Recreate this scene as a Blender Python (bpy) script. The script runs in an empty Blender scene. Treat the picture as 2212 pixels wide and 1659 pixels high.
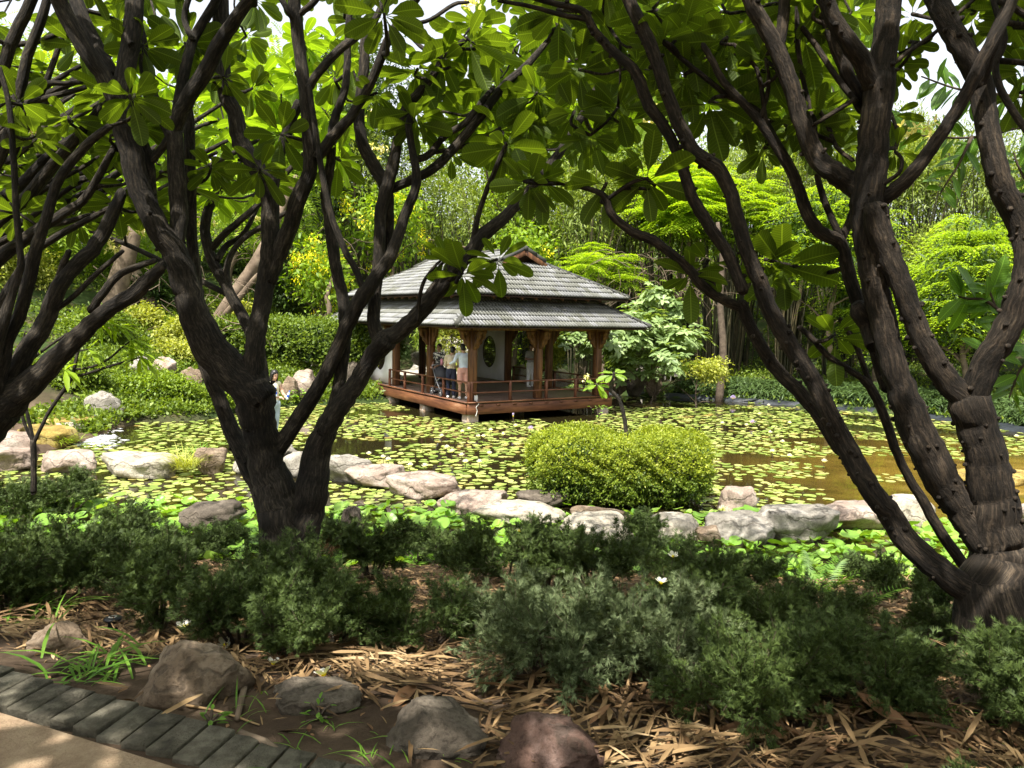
import bpy, bmesh, math, random
import numpy as np
from mathutils import Vector, Matrix, Euler, noise as mnoise
random.seed(7); rng = np.random.default_rng(11)
PI = math.pi
# ------------------------------------------------------------------ camera, sky, sun, exposure
F = 770.0; PITCH = 0.08707; ROLL = 0.02022; EYE = 3.2
scn = bpy.context.scene
cam_d = bpy.data.cameras.new('camera'); cam = bpy.data.objects.new('camera', cam_d)
scn.collection.objects.link(cam); scn.camera = cam
cam_d.sensor_width = 36; cam_d.lens = 36*F/1024; cam_d.clip_start = .05; cam_d.clip_end = 600
cam.matrix_world = Matrix.Translation((0, 0, EYE)) @ Euler((PI/2-PITCH, 0, 0)).to_matrix().to_4x4() @ Matrix.Rotation(ROLL, 4, 'Z')
SUN_EL = math.radians(60); SUN_H = Vector((-.42, -.907))     # horizontal direction towards the sun
w = bpy.data.worlds.new('World'); scn.world = w; w.use_nodes = True
nt = w.node_tree; nt.nodes.clear()
sky = nt.nodes.new('ShaderNodeTexSky'); sky.sky_type = 'NISHITA'; sky.sun_disc = False
sky.sun_elevation = SUN_EL; sky.sun_rotation = math.atan2(SUN_H.x, SUN_H.y)
sky.dust_density = 4.0; sky.air_density = 1.0; sky.ozone_density = 1.0
hsv = nt.nodes.new('ShaderNodeHueSaturation'); hsv.inputs['Saturation'].default_value = .28; hsv.inputs['Value'].default_value = 1.15
bg = nt.nodes.new('ShaderNodeBackground'); bg.inputs['Strength'].default_value = .15
wo = nt.nodes.new('ShaderNodeOutputWorld')
nt.links.new(sky.outputs[0], hsv.inputs['Color']); nt.links.new(hsv.outputs[0], bg.inputs[0]); nt.links.new(bg.outputs[0], wo.inputs[0])
sd = bpy.data.lights.new('sun', 'SUN'); sd.energy = 5.0; sd.angle = math.radians(.55); sd.color = (1, .955, .87)
so = bpy.data.objects.new('sun', sd); scn.collection.objects.link(so)
sdir = Vector((SUN_H.x*math.cos(SUN_EL), SUN_H.y*math.cos(SUN_EL), math.sin(SUN_EL)))
so.rotation_euler = sdir.to_track_quat('Z', 'Y').to_euler(); so.location = (0, 0, 60)
scn.view_settings.view_transform = 'Standard'; scn.view_settings.look = 'None'
scn.view_settings.exposure = 1.12; scn.view_settings.gamma = 1; scn.view_settings.use_curve_mapping = False
scn.cycles.max_bounces = 8; scn.cycles.diffuse_bounces = 4; scn.cycles.transmission_bounces = 6; scn.cycles.transparent_max_bounces = 8
scn.cycles.use_fast_gi = False; scn.cycles.caustics_reflective = False; scn.cycles.caustics_refractive = False
# ------------------------------------------------------------------ where things stand (all in metres; pond level is z = 0)
cP, sP, cR, sR = math.cos(PITCH), math.sin(PITCH), math.cos(ROLL), math.sin(ROLL)
S = 1024/2212.                           # the photo was measured on a 2212 px wide copy
def ray(u, v):
    X, Y = u*S-512, v*S-384
    x, y = X*cR+Y*sR, -X*sR+Y*cR
    a, b = x/F, -y/F
    return Vector((a, cP+b*sP, -sP+b*cP))
def W(u, v, Y):                          # point at distance Y ahead
    d = ray(u, v); return Vector((0, 0, EYE)) + d*(Y/d.y)
def G(u, v, z=0.0):
    d = ray(u, v); return Vector((0, 0, EYE)) + d*((z-EYE)/d.z)
def project(p):
    x, y, z = p[0], p[1], p[2]-EYE
    d = y*cP-z*sP; q = y*sP+z*cP
    if d < .1: return (-9999, -9999)
    X, Y = x/d*F, -q/d*F
    return ((X*cR-Y*sR+512)/S, (X*sR+Y*cR+384)/S)
def sst(a, b, x):
    t = np.clip((x-a)/(b-a), 0, 1); return t*t*(3-2*t)
# shoreline of the pond's far side, walking left to right
FAR = [G(-260, 1010), G(60, 985), G(190, 950), G(262, 922), G(300, 912), G(430, 908), G(520, 888), G(640, 876), G(760, 872)]
FARR = [G(1290, 850), G(1450, 858), G(1600, 869), G(1760, 880), G(1900, 893), G(2050, 910), G(2212, 935), G(2500, 980), G(3000, 1060)]
POLY = np.array([(p.x, p.y) for p in FAR+FARR] + [(14, 8.0), (6, 9.0), (3, 9.2), (0, 9.5), (-3, 9.3), (-6, 9.6), (-9, 10.2), (-14, 10.5)])
def sdist(x, y):
    x = np.asarray(x, float); y = np.asarray(y, float)
    d = np.full(x.shape, 1e9); inside = np.zeros(x.shape, bool)
    n = len(POLY)
    for i in range(n):
        ax, ay = POLY[i]; bx, by = POLY[(i+1) % n]
        ex, ey = bx-ax, by-ay; wx, wy = x-ax, y-ay
        t = np.clip((wx*ex+wy*ey)/(ex*ex+ey*ey+1e-9), 0, 1)
        d = np.minimum(d, np.hypot(wx-ex*t, wy-ey*t))
        c = ((ay > y) != (by > y)) & (x < (bx-ax)*(y-ay)/(by-ay+1e-12)+ax)
        inside ^= c
    return np.where(inside, -d, d)
def hgt(x, y):
    x = np.asarray(x, float); y = np.asarray(y, float)
    d = sdist(x, y)
    bump = .03*np.sin(x*1.7+y*.9)*np.cos(y*1.3-x*.5)+.05*np.sin(x*.6-1)*np.sin(y*.45)
    near = np.interp(y, [-50, 2.6, 3.4, 5.0, 7.0, 8.4, 9.3], [1.62, 1.62, 1.55, 1.22, .72, .28, .06])+bump*sst(3.2, 4.5, y)
    far = .12+.10*np.minimum(d, 7)+np.maximum(d-7, 0)*.36
    far = np.minimum(far, 11+bump)
    left = sst(-5, -9, x)*np.minimum(np.maximum(d-.4, 0)*.24, 2.2)*sst(18, 22, y)
    # level court behind the pavilion
    court = sst(5.8, 3.6, np.hypot((x+4.0)/1.25, y-34.0))
    far = far*(1-court)+(.5+bump*.2)*court
    out = np.where(y < 13, near*sst(0, .5, d+.2)+0*far, far+left*(1-court)+bump*1.5*(1-court))
    mixy = sst(12, 17, y); out = np.where((y >= 12) & (y < 17), np.maximum(near, .15)*(1-mixy)+(far+left)*mixy, out)
    pond = -.75*sst(0, -1.0, d)-.02
    return np.where(d < 0, pond, np.maximum(out, .02))
def h1(x, y): return float(hgt(np.array([x]), np.array([y]))[0])
def onland(u, v, y0=2.0, y1=60):          # where the line of sight meets the ground
    d = ray(u, v); ts = np.linspace(y0, y1, 1500)/d.y
    xs, ys, zs = d.x*ts, d.y*ts, EYE+d.z*ts
    k = np.argmax(zs <= np.maximum(hgt(xs, ys), -.02))
    return Vector((xs[k], ys[k], max(float(hgt(xs[k:k+1], ys[k:k+1])[0]), 0)))
# ------------------------------------------------------------------ object helpers
def link(o): scn.collection.objects.link(o); return o
def tag(o, label=None, cat=None, group=None, kind=None):
    if label: o['label'] = label
    if cat: o['category'] = cat
    if group: o['group'] = group
    if kind: o['kind'] = kind
    return o
def empty(name, loc, rz=0, label=None, cat=None, group=None):
    o = link(bpy.data.objects.new(name, None)); o.location = loc; o.rotation_euler = (0, 0, rz); o.empty_display_size = .2
    return tag(o, label, cat, group)
def mesh_np(name, v, f, smooth=False, uv=None, attr=None):
    """v (n,3); f list of (k,4) or (k,3) arrays or one array"""
    me = bpy.data.meshes.new(name)
    fs = f if isinstance(f, list) else [f]
    fs = [np.asarray(q, np.int32) for q in fs if len(q)]
    nl = sum(q.size for q in fs); npol = sum(len(q) for q in fs)
    me.vertices.add(len(v)); me.vertices.foreach_set('co', np.asarray(v, np.float32).ravel())
    me.loops.add(nl); me.loops.foreach_set('vertex_index', np.concatenate([q.ravel() for q in fs]))
    me.polygons.add(npol)
    tot = np.concatenate([np.full(len(q), q.shape[1], np.int32) for q in fs])
    st = np.concatenate([[0], np.cumsum(tot)[:-1]]).astype(np.int32)
    me.polygons.foreach_set('loop_start', st); me.polygons.foreach_set('loop_total', tot)
    if smooth: me.polygons.foreach_set('use_smooth', np.ones(npol, bool))
    me.update(calc_edges=True)
    if uv is not None:
        L = me.uv_layers.new(name='UVMap'); idx = np.concatenate([q.ravel() for q in fs])
        L.data.foreach_set('uv', np.asarray(uv, np.float32)[idx].ravel())
    return me
def obj(name, me, mat, parent=None, loc=None):
    o = link(bpy.data.objects.new(name, me))
    if mat is not None and not me.materials:
        for m in (mat if isinstance(mat, (list, tuple)) else [mat]): me.materials.append(m)
    if parent is not None: o.parent = parent
    if loc is not None: o.location = loc
    return o
class MB:
    """collects solid shapes into one mesh"""
    def __init__(s): s.v = []; s.f4 = []; s.f3 = []; s.n = 0
    def add(s, v, f4=(), f3=()):
        v = np.asarray(v, float).reshape(-1, 3); s.v.append(v)
        if len(f4): s.f4.append(np.asarray(f4, int)+s.n)
        if len(f3): s.f3.append(np.asarray(f3, int)+s.n)
        s.n += len(v); return s
    def box(s, c, size, M=None, bev=0):
        c = np.array(c, float); h = np.array(size, float)/2
        if bev:
            b = min(bev, h.min()*.9); vs = []; 
            for sz in (-1, 1):
                for (ex, ey, ez) in ((h[0]-b, h[1]-b, h[2]), (h[0], h[1]-b, h[2]-b), (h[0]-b, h[1], h[2]-b)):
                    for sx, sy in ((-1, -1), (1, -1), (1, 1), (-1, 1)): vs.append((sx*ex, sy*ey, sz*ez))
            bm = bmesh.new()
            for q in vs: bm.verts.new(q)
            r = bmesh.ops.convex_hull(bm, input=bm.verts); bm.verts.index_update()
            v = np.array([q.co[:] for q in bm.verts]); f3 = [[q.index for q in f.verts] for f in bm.faces]; bm.free()
            if M is not None: v = v@np.array(M.to_3x3()).T
            return s.add(v+c, (), f3)
        v = np.array([(x, y, z) for z in (-1, 1) for x, y in ((-1, -1), (1, -1), (1, 1), (-1, 1))])*h
        if M is not None: v = v@np.array(M.to_3x3()).T
        return s.add(v+c, [(3, 2, 1, 0), (4, 5, 6, 7), (0, 1, 5, 4), (1, 2, 6, 5), (2, 3, 7, 6), (3, 0, 4, 7)])
    def beam(s, a, b, wd, ht, bev=0):
        a, b = Vector(a), Vector(b); d = b-a; L = d.length
        y = d.normalized(); x = y.cross(Vector((0, 0, 1)))
        x = Vector((1, 0, 0)) if x.length < 1e-4 else x.normalized(); z = x.cross(y)
        M = Matrix((x, y, z)).transposed()
        return s.box((a+b)/2, (wd, L, ht), M, bev)
    def tube(s, pts, rad, n=8, cap=True, jit=0, seed=0):
        P = np.array([tuple(p) for p in pts], float); R = np.broadcast_to(np.asarray(rad, float), (len(P),)).copy()
        T = np.gradient(P, axis=0); T /= np.linalg.norm(T, axis=1)[:, None]+1e-12
        ref = np.array([.3, .2, .93]) if abs(T[0][2]) < .8 else np.array([1., .1, 0]); vs = []
        x = np.cross(ref, T[0]); x /= np.linalg.norm(x)
        ang = np.arange(n)*2*PI/n; r2 = np.random.default_rng(seed)
        ph = r2.uniform(0, 6, 4)
        for i in range(len(P)):
            x = x-T[i]*np.dot(x, T[i]); x /= np.linalg.norm(x)+1e-12; y = np.cross(T[i], x)
            rr = R[i]*(1+jit*(np.sin(ang*2+ph[0]+i*.37)*.5+np.sin(ang*3+ph[1]-i*.61)*.4+r2.normal(0, .28, n)))
            vs.append(P[i]+np.outer(np.cos(ang)*rr, x)+np.outer(np.sin(ang)*rr, y))
        v = np.concatenate(vs); k = len(P); f = []
        for i in range(k-1):
            for j in range(n): f.append((i*n+j, i*n+(j+1) % n, (i+1)*n+(j+1) % n, (i+1)*n+j))
        f3 = []
        if cap:
            v = np.vstack([v, P[0], P[-1]])
            for j in range(n): f3.append((k*n, (j+1) % n, j)); f3.append((k*n+1, (k-1)*n+j, (k-1)*n+(j+1) % n))
        return s.add(v, f, f3)
    def lathe(s, prof, c=(0, 0, 0), n=16):
        prof = np.array(prof, float); ang = np.arange(n)*2*PI/n; v = []
        for r, z in prof: v.append(np.c_[np.cos(ang)*r, np.sin(ang)*r, np.full(n, z)])
        v = np.concatenate(v)+np.array(c); k = len(prof); f = []
        for i in range(k-1):
            for j in range(n): f.append((i*n+j, i*n+(j+1) % n, (i+1)*n+(j+1) % n, (i+1)*n+j))
        return s.add(v, f)
    def ell(s, c, r, n=12, m=8):
        v = []; 
        for i in range(m+1):
            t = PI*i/m
            for j in range(n): v.append((math.sin(t)*math.cos(2*PI*j/n), math.sin(t)*math.sin(2*PI*j/n), math.cos(t)))
        f = [(i*n+j, (i+1)*n+j, (i+1)*n+(j+1) % n, i*n+(j+1) % n) for i in range(m) for j in range(n)]
        return s.add(np.array(v)*np.array(r)+np.array(c), f)
    def prism(s, poly, t, M=None, c=(0, 0, 0)):     # poly in the x-z plane, thickness t along y (fan from the centre)
        n = len(poly); p = np.array(poly, float); cc = p.mean(0)
        v = [(x, -t/2, z) for x, z in p]+[(x, t/2, z) for x, z in p]+[(cc[0], -t/2, cc[1]), (cc[0], t/2, cc[1])]
        v = np.array(v)
        if M is not None: v = v@np.array(M.to_3x3()).T
        f4 = [(i, (i+1) % n, n+(i+1) % n, n+i) for i in range(n)]
        f3 = [(2*n, (i+1) % n, i) for i in range(n)]+[(2*n+1, n+i, n+(i+1) % n) for i in range(n)]
        return s.add(v+np.array(c), f4, f3)
    def mesh(s, name, smooth=False):
        fs = []
        if s.f4: fs.append(np.concatenate(s.f4))
        if s.f3: fs.append(np.concatenate(s.f3))
        me = mesh_np(name, np.concatenate(s.v), fs, smooth)
        return me
    def build(s, name, mat, parent=None, smooth=False, loc=None): return obj(name, s.mesh(name, smooth), mat, parent, loc)
def spline(pts, rad, step=3):
    """Catmull-Rom through points"""
    P = [Vector(p) for p in pts]; n = len(P); out = []; ro = []
    for i in range(n-1):
        p0 = P[i-1] if i else P[0]*2-P[1]; p3 = P[i+2] if i+2 < n else P[-1]*2-P[-2]
        for k in range(step):
            t = k/step; a, b = P[i], P[i+1]
            out.append(.5*((2*a)+(b-p0)*t+(2*p0-5*a+4*b-p3)*t*t+(3*a-p0-3*b+p3)*t**3)); ro.append(rad[i]*(1-t)+rad[i+1]*t)
    out.append(P[-1]); ro.append(rad[-1]); return out, ro
# ------------------------------------------------------------------ materials
MT = {}
def new_mat(name):
    m = bpy.data.materials.new(name); m.use_nodes = True; n = m.node_tree.nodes; n.clear()
    o = n.new('ShaderNodeOutputMaterial'); MT[name] = m; return m, m.node_tree, o
def nd(t, typ, **kw):
    n = t.nodes.new(typ)
    for k, v in kw.items():
        if k in n.inputs.keys(): n.inputs[k].default_value = v
        else: setattr(n, k, v)
    return n
def ramp(t, src, stops):
    r = t.nodes.new('ShaderNodeValToRGB'); e = r.color_ramp.elements
    while len(e) < len(stops): e.new(.5)
    for q, (p, c) in zip(e, stops): q.position = p; q.color = (*c, 1) if len(c) == 3 else c
    if src is not None: t.links.new(src, r.inputs[0])
    return r.outputs[0]
def mixc(t, fac, a, b, mode='MIX'):
    m = t.nodes.new('ShaderNodeMix'); m.data_type = 'RGBA'; m.blend_type = mode
    for s_, i in ((fac, 0), (a, 6), (b, 7)):
        if hasattr(s_, 'node'): t.links.new(s_, m.inputs[i])
        else: m.inputs[i].default_value = s_ if i == 0 else ((*s_, 1) if len(s_) == 3 else s_)
    return m.outputs[2]
def leafmat(name, cols, tr=.35, rough=.5, scale=.6, veins=False, spec=.35):
    m, t, o = new_mat(name)
    g = nd(t, 'ShaderNodeNewGeometry'); tc = nd(t, 'ShaderNodeTexCoord')
    nz = nd(t, 'ShaderNodeTexNoise', Scale=scale, Detail=2.0)
    t.links.new(g.outputs['Position'], nz.inputs['Vector'])
    a = t.nodes.new('ShaderNodeMath'); a.operation = 'MULTIPLY_ADD'; a.inputs[1].default_value = .55
    t.links.new(g.outputs['Random Per Island'], a.inputs[0])
    b = t.nodes.new('ShaderNodeMath'); b.operation = 'MULTIPLY'; b.inputs[1].default_value = .5
    t.links.new(nz.outputs[0], b.inputs[0]); t.links.new(b.outputs[0], a.inputs[2])
    n = len(cols); col = ramp(t, a.outputs[0], [(.12+.76*i/(n-1), c) for i, c in enumerate(cols)])
    bs = nd(t, 'ShaderNodeBsdfPrincipled', Roughness=rough); bs.inputs['Specular IOR Level'].default_value = spec
    if veins:
        uv = nd(t, 'ShaderNodeUVMap'); sx = nd(t, 'ShaderNodeSeparateXYZ'); t.links.new(uv.outputs[0], sx.inputs[0])
        au = t.nodes.new('ShaderNodeMath'); au.operation = 'ABSOLUTE'; t.links.new(sx.outputs[0], au.inputs[0])
        mid = ramp(t, au.outputs[0], [(0, (1, 1, 1)), (.03, (1, 1, 1)), (.07, (0, 0, 0))])
        vv = t.nodes.new('ShaderNodeMath'); vv.operation = 'MULTIPLY_ADD'; vv.inputs[1].default_value = -.1; t.links.new(au.outputs[0], vv.inputs[0]); t.links.new(sx.outputs[1], vv.inputs[2])
        fr = t.nodes.new('ShaderNodeMath'); fr.operation = 'MULTIPLY'; fr.inputs[1].default_value = 16; t.links.new(vv.outputs[0], fr.inputs[0])
        f2 = t.nodes.new('ShaderNodeMath'); f2.operation = 'FRACT'; t.links.new(fr.outputs[0], f2.inputs[0])
        side = ramp(t, f2.outputs[0], [(0, (1, 1, 1)), (.12, (1, 1, 1)), (.2, (0, 0, 0))])
        c1 = mixc(t, side, col, tuple(min(1, q*1.6) for q in cols[-1]))
        hh = mixc(t, .35, col, c1); col = mixc(t, mid, hh, tuple(min(1, q*1.6+.01) for q in cols[-1]))
        bp = nd(t, 'ShaderNodeBump', Strength=.35, Distance=.01); t.links.new(side, bp.inputs['Height']); t.links.new(bp.outputs[0], bs.inputs['Normal'])
    t.links.new(col, bs.inputs['Base Color'])
    tl = nd(t, 'ShaderNodeBsdfTranslucent')
    tcol = mixc(t, 1.0, col, (1.8, 1.75, .4), 'MULTIPLY'); t.links.new(tcol, tl.inputs[0])
    mx = nd(t, 'ShaderNodeMixShader'); mx.inputs[0].default_value = tr
    t.links.new(bs.outputs[0], mx.inputs[1]); t.links.new(tl.outputs[0], mx.inputs[2]); t.links.new(mx.outputs[0], o.inputs[0])
    return m
def mat_noise(name, stops, scale=4, detail=6, rough=.85, bump=.3, bscale=None, dist=.02, stretch=(1, 1, 1), metal=0, spec=.3, island=0, coord='Object', bump2=0, rough_n=.6):
    m, t, o = new_mat(name)
    tc = nd(t, 'ShaderNodeTexCoord'); mp = nd(t, 'ShaderNodeMapping'); mp.inputs['Scale'].default_value = stretch
    if coord == 'World':
        g = nd(t, 'ShaderNodeNewGeometry'); t.links.new(g.outputs['Position'], mp.inputs[0])
    else: t.links.new(tc.outputs[coord], mp.inputs[0])
    nz = nd(t, 'ShaderNodeTexNoise', Scale=scale, Detail=detail, Roughness=rough_n); t.links.new(mp.outputs[0], nz.inputs['Vector'])
    src = nz.outputs[0]
    if island:
        g2 = nd(t, 'ShaderNodeNewGeometry'); oi = nd(t, 'ShaderNodeObjectInfo')
        ad = t.nodes.new('ShaderNodeMath'); ad.operation = 'ADD'; t.links.new(g2.outputs['Random Per Island'], ad.inputs[0]); t.links.new(oi.outputs['Random'], ad.inputs[1])
        a = t.nodes.new('ShaderNodeMath'); a.operation = 'MULTIPLY_ADD'; a.inputs[1].default_value = island; t.links.new(ad.outputs[0], a.inputs[0])
        b = t.nodes.new('ShaderNodeMath'); b.operation = 'MULTIPLY_ADD'; b.inputs[1].default_value = 1; b.inputs[2].default_value = -island; t.links.new(src, b.inputs[0])
        t.links.new(b.outputs[0], a.inputs[2]); src = a.outputs[0]
    col = ramp(t, src, stops)
    bs = nd(t, 'ShaderNodeBsdfPrincipled', Roughness=rough, Metallic=metal); bs.inputs['Specular IOR Level'].default_value = spec
    t.links.new(col, bs.inputs['Base Color'])
    if bump:
        n2 = nd(t, 'ShaderNodeTexNoise', Scale=bscale or scale*3, Detail=8.0, Roughness=.65); t.links.new(mp.outputs[0], n2.inputs['Vector'])
        bp = nd(t, 'ShaderNodeBump', Strength=bump, Distance=dist); t.links.new(n2.outputs[0], bp.inputs['Height']); t.links.new(bp.outputs[0], bs.inputs['Normal'])
    t.links.new(bs.outputs[0], o.inputs[0]); return m
def mat_flat(name, c, rough=.6, metal=0, spec=.4):
    m, t, o = new_mat(name); bs = nd(t, 'ShaderNodeBsdfPrincipled', Roughness=rough, Metallic=metal); bs.inputs['Specular IOR Level'].default_value = spec
    nz = nd(t, 'ShaderNodeTexNoise', Scale=9.0, Detail=4.0); tc = nd(t, 'ShaderNodeTexCoord'); t.links.new(tc.outputs['Object'], nz.inputs['Vector'])
    col = ramp(t, nz.outputs[0], [(.3, tuple(q*.85 for q in c)), (.7, tuple(min(1, q*1.1) for q in c))])
    t.links.new(col, bs.inputs['Base Color']); t.links.new(bs.outputs[0], o.inputs[0]); return m
# frangipani and other foliage
leafmat('plumeria', [(.040, .066, .010), (.065, .103, .014), (.105, .155, .02)], .5, .42, .8, True)
leafmat('plumeria_light', [(.10, .17, .016), (.15, .25, .02), (.21, .32, .03)], .45, .42, .8, True)  # lighter copy of plumeria: sunlight put into the leaf colour
leafmat('glossy_oval', [(.05, .11, .012), (.085, .18, .02), (.13, .25, .03)], .45, .35, .8, True)
leafmat('juniper', [(.022, .038, .009), (.05, .08, .016), (.10, .145, .03)], .12, .7, 2.5)
leafmat('juniper_grey', [(.05, .075, .03), (.10, .135, .055), (.19, .23, .11)], .15, .7, 2.5)
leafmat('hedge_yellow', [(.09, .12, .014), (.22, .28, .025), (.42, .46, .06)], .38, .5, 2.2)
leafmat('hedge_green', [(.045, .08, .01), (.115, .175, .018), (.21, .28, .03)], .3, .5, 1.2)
leafmat('vine_green', [(.05, .085, .009), (.13, .20, .016), (.25, .34, .03)], .35, .5, .7)
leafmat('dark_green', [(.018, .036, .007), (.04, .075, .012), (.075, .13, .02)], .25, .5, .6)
leafmat('fern_bright', [(.12, .2, .012), (.24, .36, .02), (.38, .5, .04)], .42, .55, .5)
leafmat('fern_mid', [(.05, .15, .015), (.1, .25, .03), (.17, .36, .05)], .4, .55, .5)
leafmat('olive', [(.13, .16, .03), (.28, .31, .05), (.42, .43, .1)], .35, .55, .9)
leafmat('bamboo_leaf', [(.05, .08, .014), (.14, .19, .03), (.26, .32, .06)], .35, .5, .5)
leafmat('pale_whorl', [(.09, .14, .045), (.19, .27, .10), (.34, .43, .2)], .3, .38, .8)
leafmat('strap_dark', [(.03, .058, .018), (.06, .10, .03), (.11, .17, .05)], .2, .4, .7)
leafmat('cassia_leaf', [(.07, .14, .012), (.16, .26, .02), (.28, .38, .03)], .45, .5, .6)
leafmat('yellow_bloom', [(.72, .62, .02), (.85, .75, .03), (.9, .82, .08)], .4, .6, 1)
leafmat('lilac_bloom', [(.35, .28, .62), (.5, .42, .8), (.62, .55, .85)], .3, .6, 1)
leafmat('pink_bloom', [(.6, .2, .35), (.7, .3, .45), (.8, .5, .6)], .3, .6, 1)
leafmat('white_bloom', [(.75, .73, .62), (.85, .83, .76), (.9, .89, .84)], .25, .5, 1)
leafmat('cream_bloom', [(.65, .58, .36), (.78, .73, .52), (.85, .82, .68)], .25, .5, 1)
leafmat('grass', [(.05, .13, .01), (.1, .22, .02), (.18, .3, .04)], .35, .5, 2)
leafmat('brown_leaf', [(.08, .035, .015), (.16, .08, .035), (.26, .15, .07)], .15, .7, 3)
leafmat('lily_pad', [(.13, .19, .035), (.17, .23, .045), (.26, .32, .07), (.37, .40, .13), (.30, .21, .06)], .12, .35, .5)
leafmat('lily_leaf_up', [(.10, .22, .03), (.2, .36, .05), (.3, .45, .09)], .3, .35, .7)
mat_noise('straw', [(.15, (.05, .027, .012)), (.4, (.14, .082, .036)), (.65, (.29, .19, .09)), (.95, (.46, .34, .20))], 3, 2, .75, 0, island=.38)
mat_noise('soil', [(.3, (.035, .022, .014)), (.55, (.075, .05, .033)), (.75, (.13, .09, .06))], 1.6, 8, .95, .8, 14, .04)
mat_noise('path_sand', [(.3, (.15, .10, .06)), (.48, (.27, .19, .12)), (.6, (.34, .25, .16)), (.75, (.42, .32, .22))], 9, 12, .95, .9, 90, .012, rough_n=.8)
mat_noise('brick', [(.3, (.045, .04, .028)), (.5, (.10, .09, .065)), (.7, (.17, .155, .115))], 16, 10, .95, 1.0, 90, .015, island=.12, coord='World')
mat_noise('concrete', [(.3, (.36, .33, .27)), (.7, (.50, .47, .40))], 1.2, 6, .9, .25, 20, .01)
mat_noise('plaster', [(.25, (.60, .585, .53)), (.7, (.74, .73, .69))], 1.3, 6, .9, .1, 12, .01)
mat_noise('wood', [(.25, (.030, .011, .005)), (.42, (.075, .032, .013)), (.58, (.155, .070, .028)), (.78, (.27, .135, .055))], 2.2, 8, .55, .3, 10, .01, stretch=(5, 5, .5))
mat_noise('wood_beam', [(.28, (.035, .012, .006)), (.45, (.095, .036, .016)), (.6, (.165, .066, .028)), (.78, (.28, .16, .09))], 1.6, 8, .6, .3, 10, .01, stretch=(.6, .6, 5))
mat_noise('wood_rail', [(.25, (.05, .018, .010)), (.5, (.11, .04, .02)), (.8, (.22, .11, .065))], 3, 6, .5, .2, 14, .006)
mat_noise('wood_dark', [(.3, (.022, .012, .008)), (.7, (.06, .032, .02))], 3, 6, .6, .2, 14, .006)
mat_noise('deck', [(.25, (.07, .045, .032)), (.5, (.15, .10, .075)), (.8, (.24, .18, .14))], 3, 8, .38, .25, 20, .006, stretch=(.5, 6, 1), island=.1, spec=.5)
mat_noise('tile', [(.2, (.09, .09, .088)), (.42, (.15, .152, .148)), (.62, (.21, .212, .208)), (.85, (.26, .262, .258))], 1.1, 7, .85, .15, 25, .004, island=.03, coord='World')
mat_noise('tile_mossy', [(.2, (.065, .067, .05)), (.45, (.12, .122, .10)), (.65, (.18, .182, .165)), (.85, (.24, .242, .23))], 1.5, 7, .85, .15, 25, .004, island=.03, coord='World')
mat_noise('pile', [(.3, (.30, .18, .1)), (.5, (.38, .30, .22)), (.7, (.5, .46, .40))], 6, 8, .9, .4, 20, .01)
mat_noise('liner', [(.3, (.008, .010, .012)), (.7, (.028, .033, .040))], 2, 6, .5, .6, 6, .05)
mat_noise('culm', [(.3, (.016, .017, .008)), (.6, (.04, .038, .018)), (.9, (.13, .10, .05))], 1.2, 4, .6, .1, island=.3)
mat_noise('pale_bark', [(.3, (.06, .043, .028)), (.55, (.15, .11, .075)), (.75, (.25, .2, .14))], 3, 8, .9, .5, 12, .02)
mat_noise('twig', [(.3, (.045, .032, .022)), (.7, (.12, .09, .065))], 6, 5, .9, .4, 20, .01)
mat_noise('lantern_stone', [(.3, (.2, .19, .15)), (.7, (.38, .36, .3))], 7, 6, .9, .4, 20, .01)
def bark(name, dark, mid, lite, scale=1.0):
    """bark grained along the limb: the stems carry their own round-and-along coordinate"""
    m, t, o = new_mat(name); at_ = t.nodes.new('ShaderNodeAttribute'); at_.attribute_name = 'barkco'
    def nz(sc_, det, rgh=.65):
        mp = nd(t, 'ShaderNodeMapping'); mp.inputs['Scale'].default_value = sc_; t.links.new(at_.outputs['Vector'], mp.inputs[0])
        n = nd(t, 'ShaderNodeTexNoise', Scale=1.0, Detail=det, Roughness=rgh); t.links.new(mp.outputs[0], n.inputs['Vector']); return n.outputs[0]
    big = nz((5, 5, 3), 4); ridge = nz((70*scale, 70*scale, 13*scale), 6, .7); ring = nz((9, 9, 75*scale), 4, .6); fine = nz((140, 140, 60), 4)
    base = ramp(t, big, [(.32, dark), (.52, mid), (.7, lite)])
    r1 = ramp(t, ridge, [(.42, (.45, .45, .45)), (.52, (1, 1, 1)), (.60, (2.3, 2.2, 2.05))]); c1 = mixc(t, .85, base, r1, 'MULTIPLY')
    r2 = ramp(t, ring, [(.56, (1, 1, 1)), (.63, (1.9, 1.85, 1.7)), (.68, (1, 1, 1))]); c2 = mixc(t, .25, c1, r2, 'MULTIPLY')
    bs = nd(t, 'ShaderNodeBsdfPrincipled', Roughness=.85); bs.inputs['Specular IOR Level'].default_value = .25; t.links.new(c2, bs.inputs['Base Color'])
    a1 = nd(t, 'ShaderNodeMath', operation='MULTIPLY_ADD'); a1.inputs[1].default_value = .12; t.links.new(ring, a1.inputs[0]); t.links.new(ridge, a1.inputs[2])
    a2 = nd(t, 'ShaderNodeMath', operation='MULTIPLY_ADD'); a2.inputs[1].default_value = .3; t.links.new(fine, a2.inputs[0]); t.links.new(a1.outputs[0], a2.inputs[2])
    bp = nd(t, 'ShaderNodeBump', Strength=1.0, Distance=.022); t.links.new(a2.outputs[0], bp.inputs['Height']); t.links.new(bp.outputs[0], bs.inputs['Normal'])
    t.links.new(bs.outputs[0], o.inputs[0]); return m
bark('bark', (.011, .009, .007), (.028, .023, .017), (.058, .049, .038))
bark('bark_knobby', (.011, .0085, .006), (.029, .022, .016), (.060, .047, .035), .9)
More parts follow.
